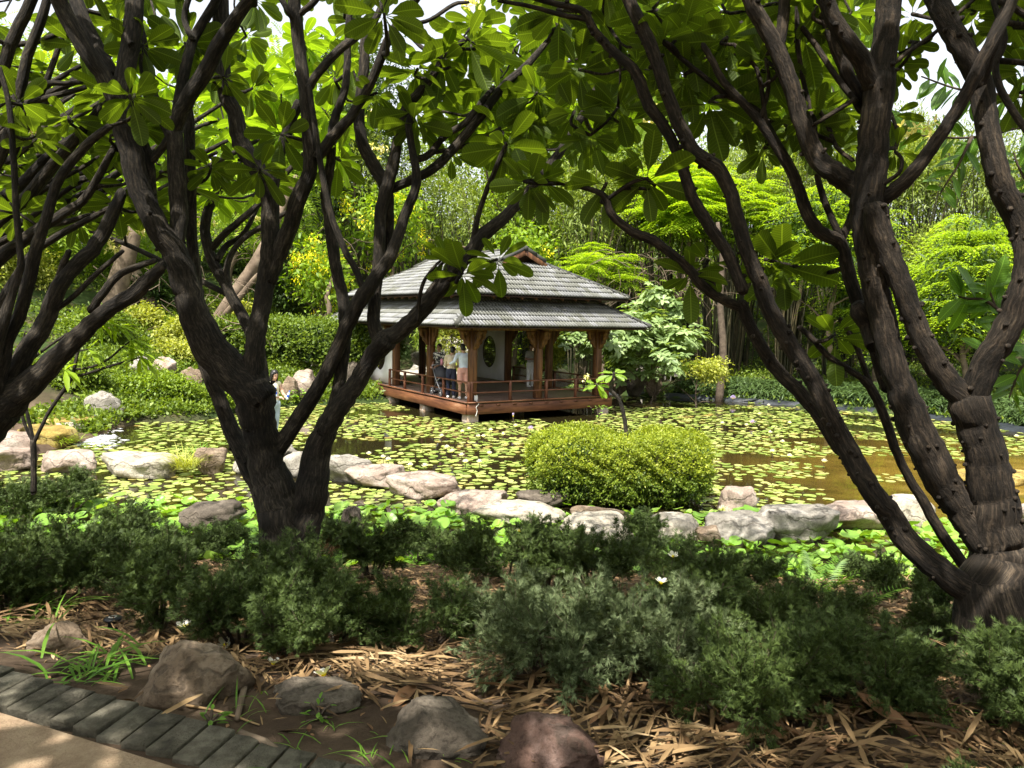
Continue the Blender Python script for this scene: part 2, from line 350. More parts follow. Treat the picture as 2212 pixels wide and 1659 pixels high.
def rockmat(name, a, b, c, cr=(.05, .04, .03), sc=1.0):
    m, t, o = new_mat(name); tc = nd(t, 'ShaderNodeTexCoord'); oi = nd(t, 'ShaderNodeObjectInfo')
    ov = nd(t, 'ShaderNodeVectorMath', operation='ADD'); t.links.new(tc.outputs['Object'], ov.inputs[0])
    mm = nd(t, 'ShaderNodeMath', operation='MULTIPLY'); mm.inputs[1].default_value = 40; t.links.new(oi.outputs['Random'], mm.inputs[0]); t.links.new(mm.outputs[0], ov.inputs[1])
    n1 = nd(t, 'ShaderNodeTexNoise', Scale=2.2*sc, Detail=9.0, Roughness=.7); t.links.new(ov.outputs[0], n1.inputs['Vector'])
    col = ramp(t, n1.outputs[0], [(.3, a), (.5, b), (.68, c)])
    n2 = nd(t, 'ShaderNodeTexNoise', Scale=26*sc, Detail=6.0, Roughness=.75); t.links.new(ov.outputs[0], n2.inputs['Vector'])
    sp = ramp(t, n2.outputs[0], [(.35, (.45, .42, .4)), (.5, (1, 1, 1)), (.7, (1.15, 1.12, 1.08))]); col = mixc(t, .8, col, sp, 'MULTIPLY')
    wv = nd(t, 'ShaderNodeTexWave', Scale=1.1*sc, Distortion=11.0, Detail=8.0); wv.inputs['Detail Scale'].default_value = 1.6; wv.bands_direction = 'Z'
    t.links.new(ov.outputs[0], wv.inputs['Vector'])
    ck = ramp(t, wv.outputs[0], [(0, (.55, .55, .55)), (.03, (.2, .2, .2)), (.08, (0, 0, 0))]); col = mixc(t, ck, col, cr)
    bs = nd(t, 'ShaderNodeBsdfPrincipled', Roughness=.88); bs.inputs['Specular IOR Level'].default_value = .25; t.links.new(col, bs.inputs['Base Color'])
    ad = nd(t, 'ShaderNodeMath', operation='SUBTRACT'); t.links.new(n2.outputs[0], ad.inputs[0]); t.links.new(ck, ad.inputs[1])
    bp = nd(t, 'ShaderNodeBump', Strength=.7, Distance=.03); t.links.new(ad.outputs[0], bp.inputs['Height']); t.links.new(bp.outputs[0], bs.inputs['Normal'])
    t.links.new(bs.outputs[0], o.inputs[0]); return m
rockmat('rock_pale', (.20, .175, .13), (.34, .305, .24), (.48, .45, .37))
rockmat('rock_pink', (.17, .125, .095), (.29, .225, .18), (.43, .37, .31))
rockmat('rock_grey', (.13, .118, .095), (.24, .22, .185), (.38, .355, .31))
rockmat('rock_brown', (.10, .07, .045), (.19, .14, .095), (.32, .26, .19), sc=1.6)
rockmat('rock_dark', (.045, .037, .028), (.10, .082, .062), (.19, .16, .125), sc=1.6)
rockmat('rock_redbrown', (.055, .03, .022), (.115, .068, .052), (.2, .14, .12), sc=1.6)
rockmat('wet_slab', (.12, .08, .02), (.28, .2, .05), (.46, .38, .15))
# ------------------------------------------------------------------ the setting
def grid_terrain():
    xs = np.concatenate([np.arange(-70, -12, 1.5), np.arange(-12, 14, .3), np.arange(14, 75, 1.5)])
    ys = np.concatenate([np.arange(-14, 1.5, .8), np.arange(1.5, 10.5, .1), np.arange(10.5, 40, .35), np.arange(40, 120, 2.0)])
    X, Y = np.meshgrid(xs, ys); Z = hgt(X.ravel(), Y.ravel()).reshape(X.shape)
    rr = np.random.default_rng(3)
    nearm = ((Y > 3.0) & (Y < 9.2)); Z = Z+np.where(nearm, rr.normal(0, .012, Z.shape), 0)
    nx = len(xs); v = np.c_[X.ravel(), Y.ravel(), Z.ravel()]
    i, j = np.meshgrid(np.arange(len(ys)-1), np.arange(nx-1), indexing='ij'); a = (i*nx+j).ravel()
    return mesh_np('ground', v, np.c_[a, a+1, a+nx+1, a+nx], True)
# ground: brown soil near, dark leafy hillside far
m, t, o = new_mat('ground')
g = nd(t, 'ShaderNodeNewGeometry'); n1 = nd(t, 'ShaderNodeTexNoise', Scale=1.4, Detail=9.0, Roughness=.7); t.links.new(g.outputs['Position'], n1.inputs['Vector'])
soil = ramp(t, n1.outputs[0], [(.3, (.04, .026, .017)), (.5, (.085, .058, .038)), (.68, (.15, .108, .072))])
n2 = nd(t, 'ShaderNodeTexNoise', Scale=.9, Detail=10.0, Roughness=.75); t.links.new(g.outputs['Position'], n2.inputs['Vector'])
hill = ramp(t, n2.outputs[0], [(.3, (.012, .02, .006)), (.5, (.03, .05, .012)), (.62, (.07, .055, .03)), (.75, (.09, .12, .03))])
sx = nd(t, 'ShaderNodeSeparateXYZ'); t.links.new(g.outputs['Position'], sx.inputs[0])
mr = nd(t, 'ShaderNodeMapRange'); mr.inputs[1].default_value = 20; mr.inputs[2].default_value = 23; t.links.new(sx.outputs[1], mr.inputs[0])
col = mixc(t, mr.outputs[0], soil, hill)
bs = nd(t, 'ShaderNodeBsdfPrincipled', Roughness=.95); t.links.new(col, bs.inputs['Base Color']); bs.inputs['Specular IOR Level'].default_value = .15
n3 = nd(t, 'ShaderNodeTexNoise', Scale=22.0, Detail=8.0, Roughness=.75); t.links.new(g.outputs['Position'], n3.inputs['Vector'])
bp = nd(t, 'ShaderNodeBump', Strength=.8, Distance=.035); t.links.new(n3.outputs[0], bp.inputs['Height']); t.links.new(bp.outputs[0], bs.inputs['Normal'])
t.links.new(bs.outputs[0], o.inputs[0])
tag(obj('ground', grid_terrain(), MT['ground']), kind='structure')
# water: dark, glossy; tea-coloured where the floor comes up near the right shore
m, t, o = new_mat('water')
g = nd(t, 'ShaderNodeNewGeometry'); sx = nd(t, 'ShaderNodeSeparateXYZ'); t.links.new(g.outputs['Position'], sx.inputs[0])
q = G(2150, 1060)
dv = nd(t, 'ShaderNodeVectorMath', operation='DISTANCE'); dv.inputs[1].default_value = (q.x+2.5, q.y+.2, 0); t.links.new(g.outputs['Position'], dv.inputs[0])
nn = nd(t, 'ShaderNodeTexNoise', Scale=.5, Detail=4.0); t.links.new(g.outputs['Position'], nn.inputs['Vector'])
ma = nd(t, 'ShaderNodeMath', operation='MULTIPLY_ADD'); ma.inputs[1].default_value = 4; t.links.new(nn.outputs[0], ma.inputs[0]); t.links.new(dv.outputs['Value'], ma.inputs[2])
mr = nd(t, 'ShaderNodeMapRange'); mr.inputs[1].default_value = 5.0; mr.inputs[2].default_value = 10.5; t.links.new(ma.outputs[0], mr.inputs[0])
n5 = nd(t, 'ShaderNodeTexNoise', Scale=1.3, Detail=6.0); t.links.new(g.outputs['Position'], n5.inputs['Vector'])
amb = ramp(t, n5.outputs[0], [(.3, (.07, .045, .008)), (.6, (.16, .105, .018)), (.8, (.22, .16, .04))])
col = mixc(t, mr.outputs[0], amb, (.016, .013, .005))
bs = nd(t, 'ShaderNodeBsdfPrincipled', Roughness=.03, IOR=1.33); t.links.new(col, bs.inputs['Base Color']); bs.inputs['Specular IOR Level'].default_value = .5
nw = nd(t, 'ShaderNodeTexNoise', Scale=2.2, Detail=3.0); t.links.new(g.outputs['Position'], nw.inputs['Vector'])
bp = nd(t, 'ShaderNodeBump', Strength=.06, Distance=.05); t.links.new(nw.outputs[0], bp.inputs['Height']); t.links.new(bp.outputs[0], bs.inputs['Normal'])
t.links.new(bs.outputs[0], o.inputs[0])
pv = POLY; c = pv.mean(0)
pe = [(x+(x-c[0])*.04, y+(y-c[1])*.04) for x, y in pv]
v = [(c[0], c[1], 0)]+[(x, y, 0) for x, y in pe]; n = len(pe)
tag(obj('pond_water', mesh_np('pond_water', v, np.array([(0, 1+(i+1) % n, 1+i) for i in range(n)])), MT['water']), kind='structure')
def draped(name, pts, wid, mat, lift=.03, up=None, kind='structure'):
    P, Wd = spline([(p[0], p[1], 0) for p in pts], wid, 8); v = []; k = 6
    for i, p in enumerate(P):
        a = P[max(i-1, 0)]; b = P[min(i+1, len(P)-1)]; d = (b-a).normalized(); nrm = Vector((-d.y, d.x, 0))
        row = [p+nrm*Wd[i]*(j/(k-1)-.5) for j in range(k)]
        z = max(h1(q.x, q.y) for q in row)+lift
        for q in row: v.append((q.x, q.y, z))
    n = len(P); top = [(i*k+j, i*k+j+1, (i+1)*k+j+1, (i+1)*k+j) for i in range(n-1) for j in range(k-1)]
    m = len(v); v += [(a, b, c-.5) for a, b, c in v]
    side = [(i*k, (i+1)*k, m+(i+1)*k, m+i*k) for i in range(n-1)]+[((i+1)*k+k-1, i*k+k-1, m+i*k+k-1, m+(i+1)*k+k-1) for i in range(n-1)]
    return tag(obj(name, mesh_np(name, v, np.array(top+side)), mat), kind=kind)
# paved court and path reaching the pavilion from behind, and the ramp on the right slope
draped('garden_path', [(-12.5, 31.5), (-9.5, 31.2), (-7, 31.8), (-5.0, 33.2), (-3.5, 36), (-3.6, 40), (-5, 45)], [2.2, 2.4, 3.2, 4.2, 3.6, 2.6, 2.4], MT['concrete'], .05)
a1, a2, a3 = onland(1210, 700), onland(1330, 775), onland(1450, 812)
draped('ramp_path', [(2.6, 46.5), (4.6, 42.0), (6.4, 38.0), (7.8, 35.2)], [1.3]*4, MT['concrete'], .12)
# near path and its edging of concrete bricks
zt = 1.62
P0, P1 = G(0, 1452, zt), G(600, 1626, zt); Q0, Q1 = G(0, 1541, zt), G(366, 1656, zt)
def line_at(a, b, x): return a+(b-a)*((x-a.x)/(b.x-a.x))
L0, L1 = line_at(Q0, Q1, -6), line_at(Q0, Q1, 6)
dirp = (Q1-Q0).normalized(); nrm = Vector((-dirp.y, dirp.x, 0))
mid0 = L0-nrm*6; mid1 = L1-nrm*6
vv = []; ff = []
nn_ = 40
for i in range(nn_+1):
    p = L0.lerp(L1, i/nn_); 
    for k_, off in enumerate((0, -.4, -1, -8)): vv.append((p.x+nrm.x*off, p.y+nrm.y*off, zt+.008+(0 if k_ else -.004)))
for i in range(nn_):
    for k_ in range(3): a = i*4+k_; ff.append((a, a+1, a+5, a+4))
tag(obj('footpath', mesh_np('footpath', vv, np.array(ff)), MT['path_sand']), kind='structure')
edging = empty('path_edging', (Q0.x, Q0.y, zt)); tag(edging, kind='structure')
brk = []
for k in range(3):
    mb = MB(); mb.box((0, 0, 0), (.110, .225, .07), None, .005); me = mb.mesh('brick'); 
    vs = np.empty(len(me.vertices)*3, np.float32); me.vertices.foreach_get('co', vs); vs += np.random.default_rng(k).normal(0, .0022, vs.shape).astype(np.float32); me.vertices.foreach_set('co', vs)
    me.materials.append(MT['brick']); brk.append(me)
bw = .122; L = (L1-L0).length; base = math.atan2(dirp.y, dirp.x)
for i in range(int(L/bw)):
    p = L0+dirp*(bw*i); 
    if p.x > 1.6 or p.x < -4: continue
    b = obj('brick', random.choice(brk), None, edging)
    b.location = p+nrm*.14-edging.location+Vector((0, 0, -.018+random.uniform(-.006, .005))); b.rotation_euler = (random.uniform(-.02, .02), random.uniform(-.03, .03), base+.16+random.uniform(-.02, .02))
# black pond liner along the far right shore
lp = [(p.x, p.y) for p in FARR]; P, _ = spline([(x, y, 0) for x, y in lp], [1]*len(lp), 8)
v = []; r5 = np.random.default_rng(5)
for i, p in enumerate(P):
    a = P[max(i-1, 0)]; b = P[min(i+1, len(P)-1)]; d = (b-a).normalized(); n_ = Vector((-d.y, d.x, 0))
    for off, z in ((-.2, -.1), (-.02, .04), (.08, .12), (.22, .16), (.6, .10)):
        w_ = .06*r5.normal(); v.append((p.x+n_.x*(off+w_), p.y+n_.y*(off+w_), z+.02*r5.normal()))
n = len(P); tag(obj('pond_liner', mesh_np('pond_liner', v, np.array([(i*5+j, (i+1)*5+j, (i+1)*5+j+1, i*5+j+1) for i in range(n-1) for j in range(4)]), True), MT['liner']), kind='structure')
# ------------------------------------------------------------------ pavilion
A_, B_ = 2.83, 2.425; YAW = .569; DZ = EYE-2.608
pav = empty('pavilion', (-1.216, 23.441, DZ), YAW, 'open timber garden pavilion with two-tiered grey tiled roof standing over the lily pond', 'pavilion')
EAVE, UE = 2.904-DZ, 3.849-DZ+0
EAVE = EYE-.296-DZ; UE = EYE+.649-DZ
def part(mb, name, mat, smooth=False, parent=None): return mb.build(name, MT[mat], parent or pav, smooth)
POSTS = [(0, 0), (0, A_), (0, 2*A_), (0, 3*A_), (B_, 0), (2*B_, 0), (2*B_, A_), (2*B_, 2*A_), (2*B_, 3*A_), (B_, 3*A_)]
for (x, y) in POSTS:
    MB().box((x, y, EAVE/2-.02), (.23, .23, EAVE-.06), None, .022).build('post', MT['wood'], pav)
# carved brackets under the eaves
prof = [(0, 0), (.56, 0), (.585, -.05), (.57, -.12), (.52, -.17), (.50, -.22), (.515, -.27), (.49, -.33), (.43, -.38), (.36, -.40), (.33, -.44), (.335, -.50), (.30, -.56), (.24, -.60), (.19, -.615), (.17, -.66), (.13, -.72), (.05, -.78), (0, -.80)]
def bracket(x, y, ang, name='bracket'):
    mb = MB(); M = Matrix.Rotation(ang, 3, 'Z')
    # ring of the outline round an eye-shaped hole, so the carving is open
    pts = prof; n = len(pts); cx, cz = .27, -.23
    ins = []
    for (px, pz) in pts:
        a = math.atan2(pz-cz, px-cx); ins.append((cx+.045*math.cos(a)*1.6*.6, cz+.09*math.sin(a)))
    v = []
    for s_ in (-.055, .055):
        v += [(a+.17, s_, b) for a, b in pts]; v += [(a+.17, s_, b) for a, b in ins]
    f = []
    for i in range(n):
        j = (i+1) % n
        f += [(i, j, n+j, n+i), (2*n+j, 2*n+i, 3*n+i, 3*n+j), (j, i, 2*n+i, 2*n+j), (n+i, n+j, 3*n+j, 3*n+i)]
    v = np.array(v)*np.array((.62, 1, .76)); v = v@np.array(M).T+np.array((x, y, EAVE-.12)); mb.add(v, f)
    mb.build(name, MT['wood'], pav)
for (x, y) in POSTS[:9]:
    if x == 0: bracket(x, y, PI)
    elif x > 2*B_-.1: bracket(x, y, 0)
    if y == 0: bracket(x, y, -PI/2)
    if x == 0 and y < 2*A_: bracket(x, y, PI/2)
    if x == 0 and 0 < y <= 2*A_: bracket(x, y, -PI/2)
    if y == 0 and x < 2*B_-.1: bracket(x, y, 0)
    if y == 0 and x > .1: bracket(x, y, PI)
    if x > 2*B_-.1 and y < 2*A_: bracket(x, y, PI/2)
# head beams
for a, b in (((-.5, 0), (2*B_+.5, 0)), ((-.5, 3*A_), (2*B_+.5, 3*A_))): MB().beam((a[0], a[1], EAVE-.06), (b[0], b[1], EAVE-.06), .16, .16, .01).build('head_beam', MT['wood'], pav)
for x in (0, 2*B_): MB().beam((x, -.5, EAVE-.055), (x, 3*A_+.5, EAVE-.055), .155, .165, .01).build('head_beam', MT['wood'], pav)
for x0, y0, x1, y1 in ((-1.0, -1.0, 2*B_+1, -1.0), (-1.0, 3*A_+1, 2*B_+1, 3*A_+1)): MB().beam((x0, y0, EAVE-.02), (x1, y1, EAVE-.02), .07, .09).build('eave_board', MT['wood'], pav)
for x in (-1.0, 2*B_+1.0): MB().beam((x, -1, EAVE-.017), (x, 3*A_+1, EAVE-.017), .067, .088).build('eave_board', MT['wood'], pav)
# deck: planks, fascia beams, joist ends, piles
nb = 66; y0, y1 = -.36, 3*A_+.36; pw = (y1-y0)/nb
plk = MB().box((0, 0, 0), (2*B_+.72, pw-.008, .04), None, .003).mesh('deck_plank'); plk.materials.append(MT['deck'])
for i in range(nb):
    o_ = obj('deck_plank', plk, None, pav); o_.location = (B_, y0+pw*(i+.5), -.02+random.uniform(-.002, .002))
for (a, b) in (((-.33, -.36), (2*B_+.33, -.36)), ((-.33, 3*A_+.36), (2*B_+.33, 3*A_+.36))): MB().beam((a[0]-.03, a[1], -.2), (b[0]+.03, b[1], -.2), .09, .31, .008).build('fascia_beam', MT['wood_beam'], pav)
for x in (-.36, 2*B_+.36): MB().beam((x, -.315, -.201), (x, 3*A_+.315, -.201), .088, .308, .008).build('fascia_beam', MT['wood_beam'], pav)
for i in range(9):
    MB().box((.1+i*.6, -.41, -.09), (.13, .02, .05)).build('joist_end', MT['wood_beam'], pav)
for k in (-.33, ): 
    for x in (-.36, 2*B_+.36): MB().beam((x, -.36, -.005+.012), (x, 3*A_+.36, .007), .13, .03).build('edge_board', MT['wood_beam'], pav)
    MB().beam((-.36, -.37, .0105), (2*B_+.36, -.37, .0105), .13, .032).build('edge_board', MT['wood_beam'], pav)
for (x, y) in ((-.12, -.12), (-.12, A_), (-.12, 2*A_), (-.12, 3*A_), (2*B_+.12, -.12), (2*B_+.1, A_), (2*B_+.1, 2*A_), (2*B_+.1, 3*A_), (B_, 1.2), (B_, 2*A_)):
    mb = MB(); mb.box((x, y, -.55), (.38, .38, .42), None, .02); mb.build('pile', MT['pile'], pav)
    mb = MB(); mb.box((x, y, -1.15), (.43, .43, .8), None, .03); mb.build('pile_footing', MT['rock_pale'], pav)
# railings
def rail(pts, name='railing'):
    r = empty(name, (0, 0, 0)); r.parent = pav
    for a, b in zip(pts[:-1], pts[1:]):
        MB().beam((*a, .605), (*b, .605), .075, .045, .006).build('top_rail', MT['wood_rail'], r)
        MB().beam((*a, .29), (*b, .29), .045, .04, .005).build('mid_rail', MT['wood_rail'], r)
    for p in pts: MB().box((p[0], p[1], .30), (.078, .078, .66), None, .006).build('baluster', MT['wood_rail'], r)
c = -.27; X1 = 2*B_-c
rail([(c, c), (c, A_*.5-.05), (c, A_+.05), (c, A_*1.5+.05), (c, 2*A_-.05)])
rail([(c+.1, c+.01), (B_*.5, c+.01), (B_+.16, c+.01), (B_*1.55, c+.01), (X1-.1, c+.01)])
rail([(X1, c), (X1, A_*.5), (X1, A_), (X1, A_*1.5), (X1, 2*A_)])
# white end walls with round openings and lattice
def round_wall(x):
    ya, yb = 2*A_+.115, 3*A_-.115; zc, R = 1.15, .66; yc = (ya+yb)/2; z0, z1 = .03, EAVE-.14; n = 48; v = []; 
    for s_ in (-.06, .06):
        for i in range(n):
            a = 2*PI*i/n; v.append((x+s_, yc+R*.86*math.cos(a), zc+R*math.sin(a)))
        for i in range(n):
            a = 2*PI*i/n; dx, dz = math.cos(a), math.sin(a)
            k = min(((yb-ya)/2)/abs(dx) if abs(dx) > 1e-6 else 1e9, ((z1-zc) if dz > 0 else (zc-z0))/abs(dz) if abs(dz) > 1e-6 else 1e9)
            yy, zz = yc+dx*k, zc+dz*k
            for cy_ in (ya, yb):
                for cz_ in (z0, z1):
                    if abs(math.atan2(math.sin(a-math.atan2(cz_-zc, cy_-yc)), math.cos(a-math.atan2(cz_-zc, cy_-yc)))) <= PI/n+1e-6: yy, zz = cy_, cz_
            v.append((x+s_, yy, zz))
    f = []
    for i in range(n):
        j = (i+1) % n
        f += [(i, j, n+j, n+i), (2*n+j, 2*n+i, 3*n+i, 3*n+j), (j, i, 2*n+i, 2*n+j), (n+i, n+j, 3*n+j, 3*n+i)]
    MB().add(v, f).build('end_wall', MT['plaster'], pav)
    lat = empty('window_lattice', (x, yc, zc)); lat.parent = pav
    rg = MB(); P = [(0, R*.84*math.cos(2*PI*i/32), R*.98*math.sin(2*PI*i/32)) for i in range(33)]; rg.tube(P, .022, 6, False); rg.build('lattice_frame', MT['wood_dark'], lat)
    for i in range(-6, 7):
        q = i*.092
        if abs(q) < R*.84: hz = R*.98*math.sqrt(1-(q/(R*.84))**2); MB().box((0, q+random.uniform(-.008, .008), 0), (.022, .022, 2*hz)).build('lattice_bar', MT['wood_dark'], lat)
        hy = R*.84*math.sqrt(max(0, 1-(q/(R*.98))**2)); MB().box((.004, 0, q+random.uniform(-.008, .008)), (.018, 2*hy, .022)).build('lattice_bar', MT['wood_dark'], lat)
round_wall(0.0); round_wall(2*B_)
# ---- roofs
TP = .115; TW = 2*TP; TL = .30
for k_ in ('tile', 'tile_mossy'):      # trough shade painted into the tile colour so the ribs show
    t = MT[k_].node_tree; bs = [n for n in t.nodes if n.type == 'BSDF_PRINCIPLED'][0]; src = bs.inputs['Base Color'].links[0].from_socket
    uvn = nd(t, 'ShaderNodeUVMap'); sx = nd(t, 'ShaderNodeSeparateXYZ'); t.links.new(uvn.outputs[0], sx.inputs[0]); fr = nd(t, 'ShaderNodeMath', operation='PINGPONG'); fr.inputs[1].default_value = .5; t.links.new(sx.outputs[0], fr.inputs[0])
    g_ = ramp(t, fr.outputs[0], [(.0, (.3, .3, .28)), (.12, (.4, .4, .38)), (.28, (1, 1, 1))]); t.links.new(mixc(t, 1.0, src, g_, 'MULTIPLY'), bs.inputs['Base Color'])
def tile_mesh(mossy=False):
    n = 13; v = []; xs = np.linspace(0, TW, n)
    z = .052*np.abs(np.sin(xs/TP*PI))**.75-.012
    for (yy, dz) in ((0, .05), (TL+.05, .008)):
        v += [(x-TW/2, yy, q+dz+.012) for x, q in zip(xs, z)]
    v += [(x-TW/2, .004, q+.012) for x, q in zip(xs, z)]
    f = [(i, i+1, n+i+1, n+i) for i in range(n-1)]+[(2*n+i, 2*n+i+1, i+1, i) for i in range(n-1)]
    uv = [(x/TP, y/TL) for y in (0, 1, 0) for x in xs]
    return mesh_np('roof_tile', v, np.array(f), True, np.array(uv))
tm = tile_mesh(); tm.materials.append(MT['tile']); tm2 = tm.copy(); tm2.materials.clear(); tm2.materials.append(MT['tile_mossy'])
tuv = np.array([(x/TP, y) for y in (0, 1, 0) for x in np.linspace(0, TW, 13)])
tv = np.array([q.co[:] for q in tm.vertices]); tf = np.array([p.vertices[:] for p in tm.polygons])
XC, YC = B_, 1.5*A_
pavM = Matrix.Translation(pav.location) @ Matrix.Rotation(YAW, 4, 'Z')
tiles = []   # (parentkey, matrix(local), mossy)
def face_tiles(key, e0, e1, up_h, up_z, inside, prob_moss):
    """e0->e1 eave line (local), up_h unit horizontal vector inward, slope: up_z rise per metre of run; inside(s, t)-> bool"""
    e0, e1 = Vector(e0), Vector(e1); ex = (e1-e0); Lx = ex.length; ex.normalize()
    sl = Vector((up_h[0], up_h[1], up_z)).normalized(); nz = ex.cross(sl).normalized()
    if nz.z < 0: nz = -nz
    M3 = Matrix((ex, sl, nz)).transposed().to_4x4(); r = 0
    if M3.determinant() < 0: M3 = Matrix((-ex, sl, nz)).transposed().to_4x4()
    while r < 60:
        any_ = False
        for c_ in range(int(Lx/TW)+1):
            s_ = (c_+.5)*TW; t_ = r*TL
            if s_ > Lx or not inside(s_, t_+TL*.5): continue
            any_ = True
            p = e0+ex*s_+sl*(t_-.05)+nz*.012
            J = Matrix.Rotation(random.gauss(0, .004), 4, 'Z')
            tiles.append((key, Matrix.Translation(p+nz*random.uniform(-.002, .003)) @ M3 @ J, random.random() < prob_moss(t_)))
        if not any_: break
        r += 1
def hipside(L_, rise_run, slope_len_per_run, tmax, clipA=None):
    def f(s, t):
        run = t/slope_len_per_run
        return run-.05 < s < L_-run+.05 and t < tmax
    return f
ulay = {}
def skirt(key, ov, z0, run, rise, z_under=-.03):
    k = rise/run; sl = math.hypot(1, k); x0, x1, y0, y1 = -ov, 2*B_+ov, -ov, 3*A_+ov
    z0 = z0
    Lx, Ly = x1-x0, y1-y0; tm_ = run*sl
    pm = (lambda t: .75 if t > .3 else .25) if key == 'lower_roof' else (lambda t: .2)
    face_tiles(key, (x0, y0, z0), (x1, y0, z0), (0, 1), k, hipside(Lx, k, sl, tm_), lambda t: min(1, pm(t)+.15))
    face_tiles(key, (x1, y1, z0), (x0, y1, z0), (0, -1), k, hipside(Lx, k, sl, tm_), pm)
    face_tiles(key, (x0, y1, z0), (x0, y0, z0), (1, 0), k, hipside(Ly, k, sl, tm_), pm)
    face_tiles(key, (x1, y0, z0), (x1, y1, z0), (-1, 0), k, hipside(Ly, k, sl, tm_), pm)
lower = empty('lower_roof', (0, 0, 0)); lower.parent = pav; upper = empty('upper_roof', (0, 0, 0)); upper.parent = pav
roofs = {'lower_roof': lower, 'upper_roof': upper}
OV1, OV2 = 1.218, .711; run1, rise1 = 1.45, .86
skirt('lower_roof', OV1, EAVE, run1, rise1)
# under-boarding, hip rolls
def boarding(ov, z0, run, rise, parent):
    x0, x1, y0, y1 = -ov+.03, 2*B_+ov-.03, -ov+.03, 3*A_+ov-.03; v = []
    for th in (0, -.035):
        for k_, q in ((0, 0), (1, run)): v += [(x0+q, y0+q, z0-.02+k_*rise+th), (x1-q, y0+q, z0-.02+k_*rise+th), (x1-q, y1-q, z0-.02+k_*rise+th), (x0+q, y1-q, z0-.02+k_*rise+th)]
    f = []
    for i in range(4):
        j = (i+1) % 4; f += [(i, j, 4+j, 4+i), (8+j, 8+i, 12+i, 12+j), (j, i, 8+i, 8+j)]
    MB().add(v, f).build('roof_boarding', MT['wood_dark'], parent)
boarding(OV1, EAVE, run1, rise1, lower)
def hip_roll(a, b, parent, lit='tile'):
    a, b = Vector(a), Vector(b); n_ = max(1, int((b-a).length/.34)); d = (b-a)/n_
    for i in range(n_):
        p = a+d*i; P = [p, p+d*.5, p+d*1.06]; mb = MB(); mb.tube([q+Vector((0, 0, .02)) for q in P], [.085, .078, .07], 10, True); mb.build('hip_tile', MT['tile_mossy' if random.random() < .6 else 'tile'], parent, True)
for sx_, sy_ in ((0, 0), (1, 0), (0, 1), (1, 1)):
    cx_ = (2*B_+OV1 if sx_ else -OV1); cy_ = (3*A_+OV1 if sy_ else -OV1); dx = -1 if sx_ else 1; dy = -1 if sy_ else 1
    hip_roll((cx_-dx*.02, cy_-dy*.02, EAVE+.035), (cx_+dx*run1, cy_+dy*run1, EAVE+rise1+.03), lower)
for r_ in range(11):   # rafters between the roofs
    pass
# neck wall between roofs
nk = MB(); q = .2
for a, b in (((q, q), (2*B_-q, q)), ((2*B_-q, q+.03), (2*B_-q, 3*A_-q-.03)), ((2*B_-q, 3*A_-q), (q, 3*A_-q)), ((q, 3*A_-q-.03), (q, q+.03))): nk.beam((*a, EAVE+.72), (*b, EAVE+.72), .06, .7)
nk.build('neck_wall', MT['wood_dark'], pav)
# upper roof: hipped skirt meeting a small gable at each end
RUNX = B_+OV2
RZ = 0
def solve_ridge():
    best = None
    for g_ in np.arange(-.6, 3, .05):
        for z_ in np.arange(UE+.5, UE+3.0, .03):
            p = pavM @ Vector((B_, g_, z_)); u, v_ = project(p); e = (u-2104*.54)**2+(v_-996*.54)**2
            if best is None or e < best[0]: best = (e, g_, z_)
    return best
_e, GY, RZ = solve_ridge(); print('ridge', _e, GY, RZ, 'back end', project(pavM @ Vector((B_, 3*A_-GY, RZ))))
rise2 = RZ-UE-.05; k2 = rise2/RUNX; sl2 = math.hypot(1, k2)
HW = .80                                  # half width of the gable where the hips stop
runh = RUNX-HW
x0, x1, y0, y1 = -OV2, 2*B_+OV2, -OV2, 3*A_+OV2
GF = max(GY, -OV2+.5)                     # verge line of the gable roof
def side_in(L_):
    def f(s, t):
        run = t/sl2
        if run < runh: return run-.05 < s < L_-run+.05
        return run < RUNX-.02 and (GF-y0) < s < L_-(GF-y0)
    return f
pm2 = lambda t: .25+.15*(t > 1)
Lx, Ly = x1-x0, y1-y0
hy = GF+.32-y0                            # run of the end slope up to the gable wall
kf = k2*runh/max(hy, .5)*1.0
slf = math.hypot(1, kf)
def end_in(s, t):
    run = t/slf; fr = run/hy
    return runh*fr-.05 < s < Lx-runh*fr+.05 and run < hy
def side_in2(L_):
    def f(s, t):
        run = t/sl2
        if run < runh: q_ = hy*run/runh; return q_-.06 < s < L_-q_+.06
        return run < RUNX-.02 and (GF-y0) < s < L_-(GF-y0)
    return f
face_tiles('upper_roof', (x0, y0, UE), (x1, y0, UE), (0, 1), kf, end_in, lambda t: .55)
face_tiles('upper_roof', (x1, y1, UE), (x0, y1, UE), (0, -1), kf, end_in, pm2)
face_tiles('upper_roof', (x0, y1, UE), (x0, y0, UE), (1, 0), k2, side_in2(Ly), pm2)
face_tiles('upper_roof', (x1, y0, UE), (x1, y1, UE), (-1, 0), k2, side_in2(Ly), pm2)
zh = UE+k2*runh; gy0, gy1 = y0+hy, y1-hy
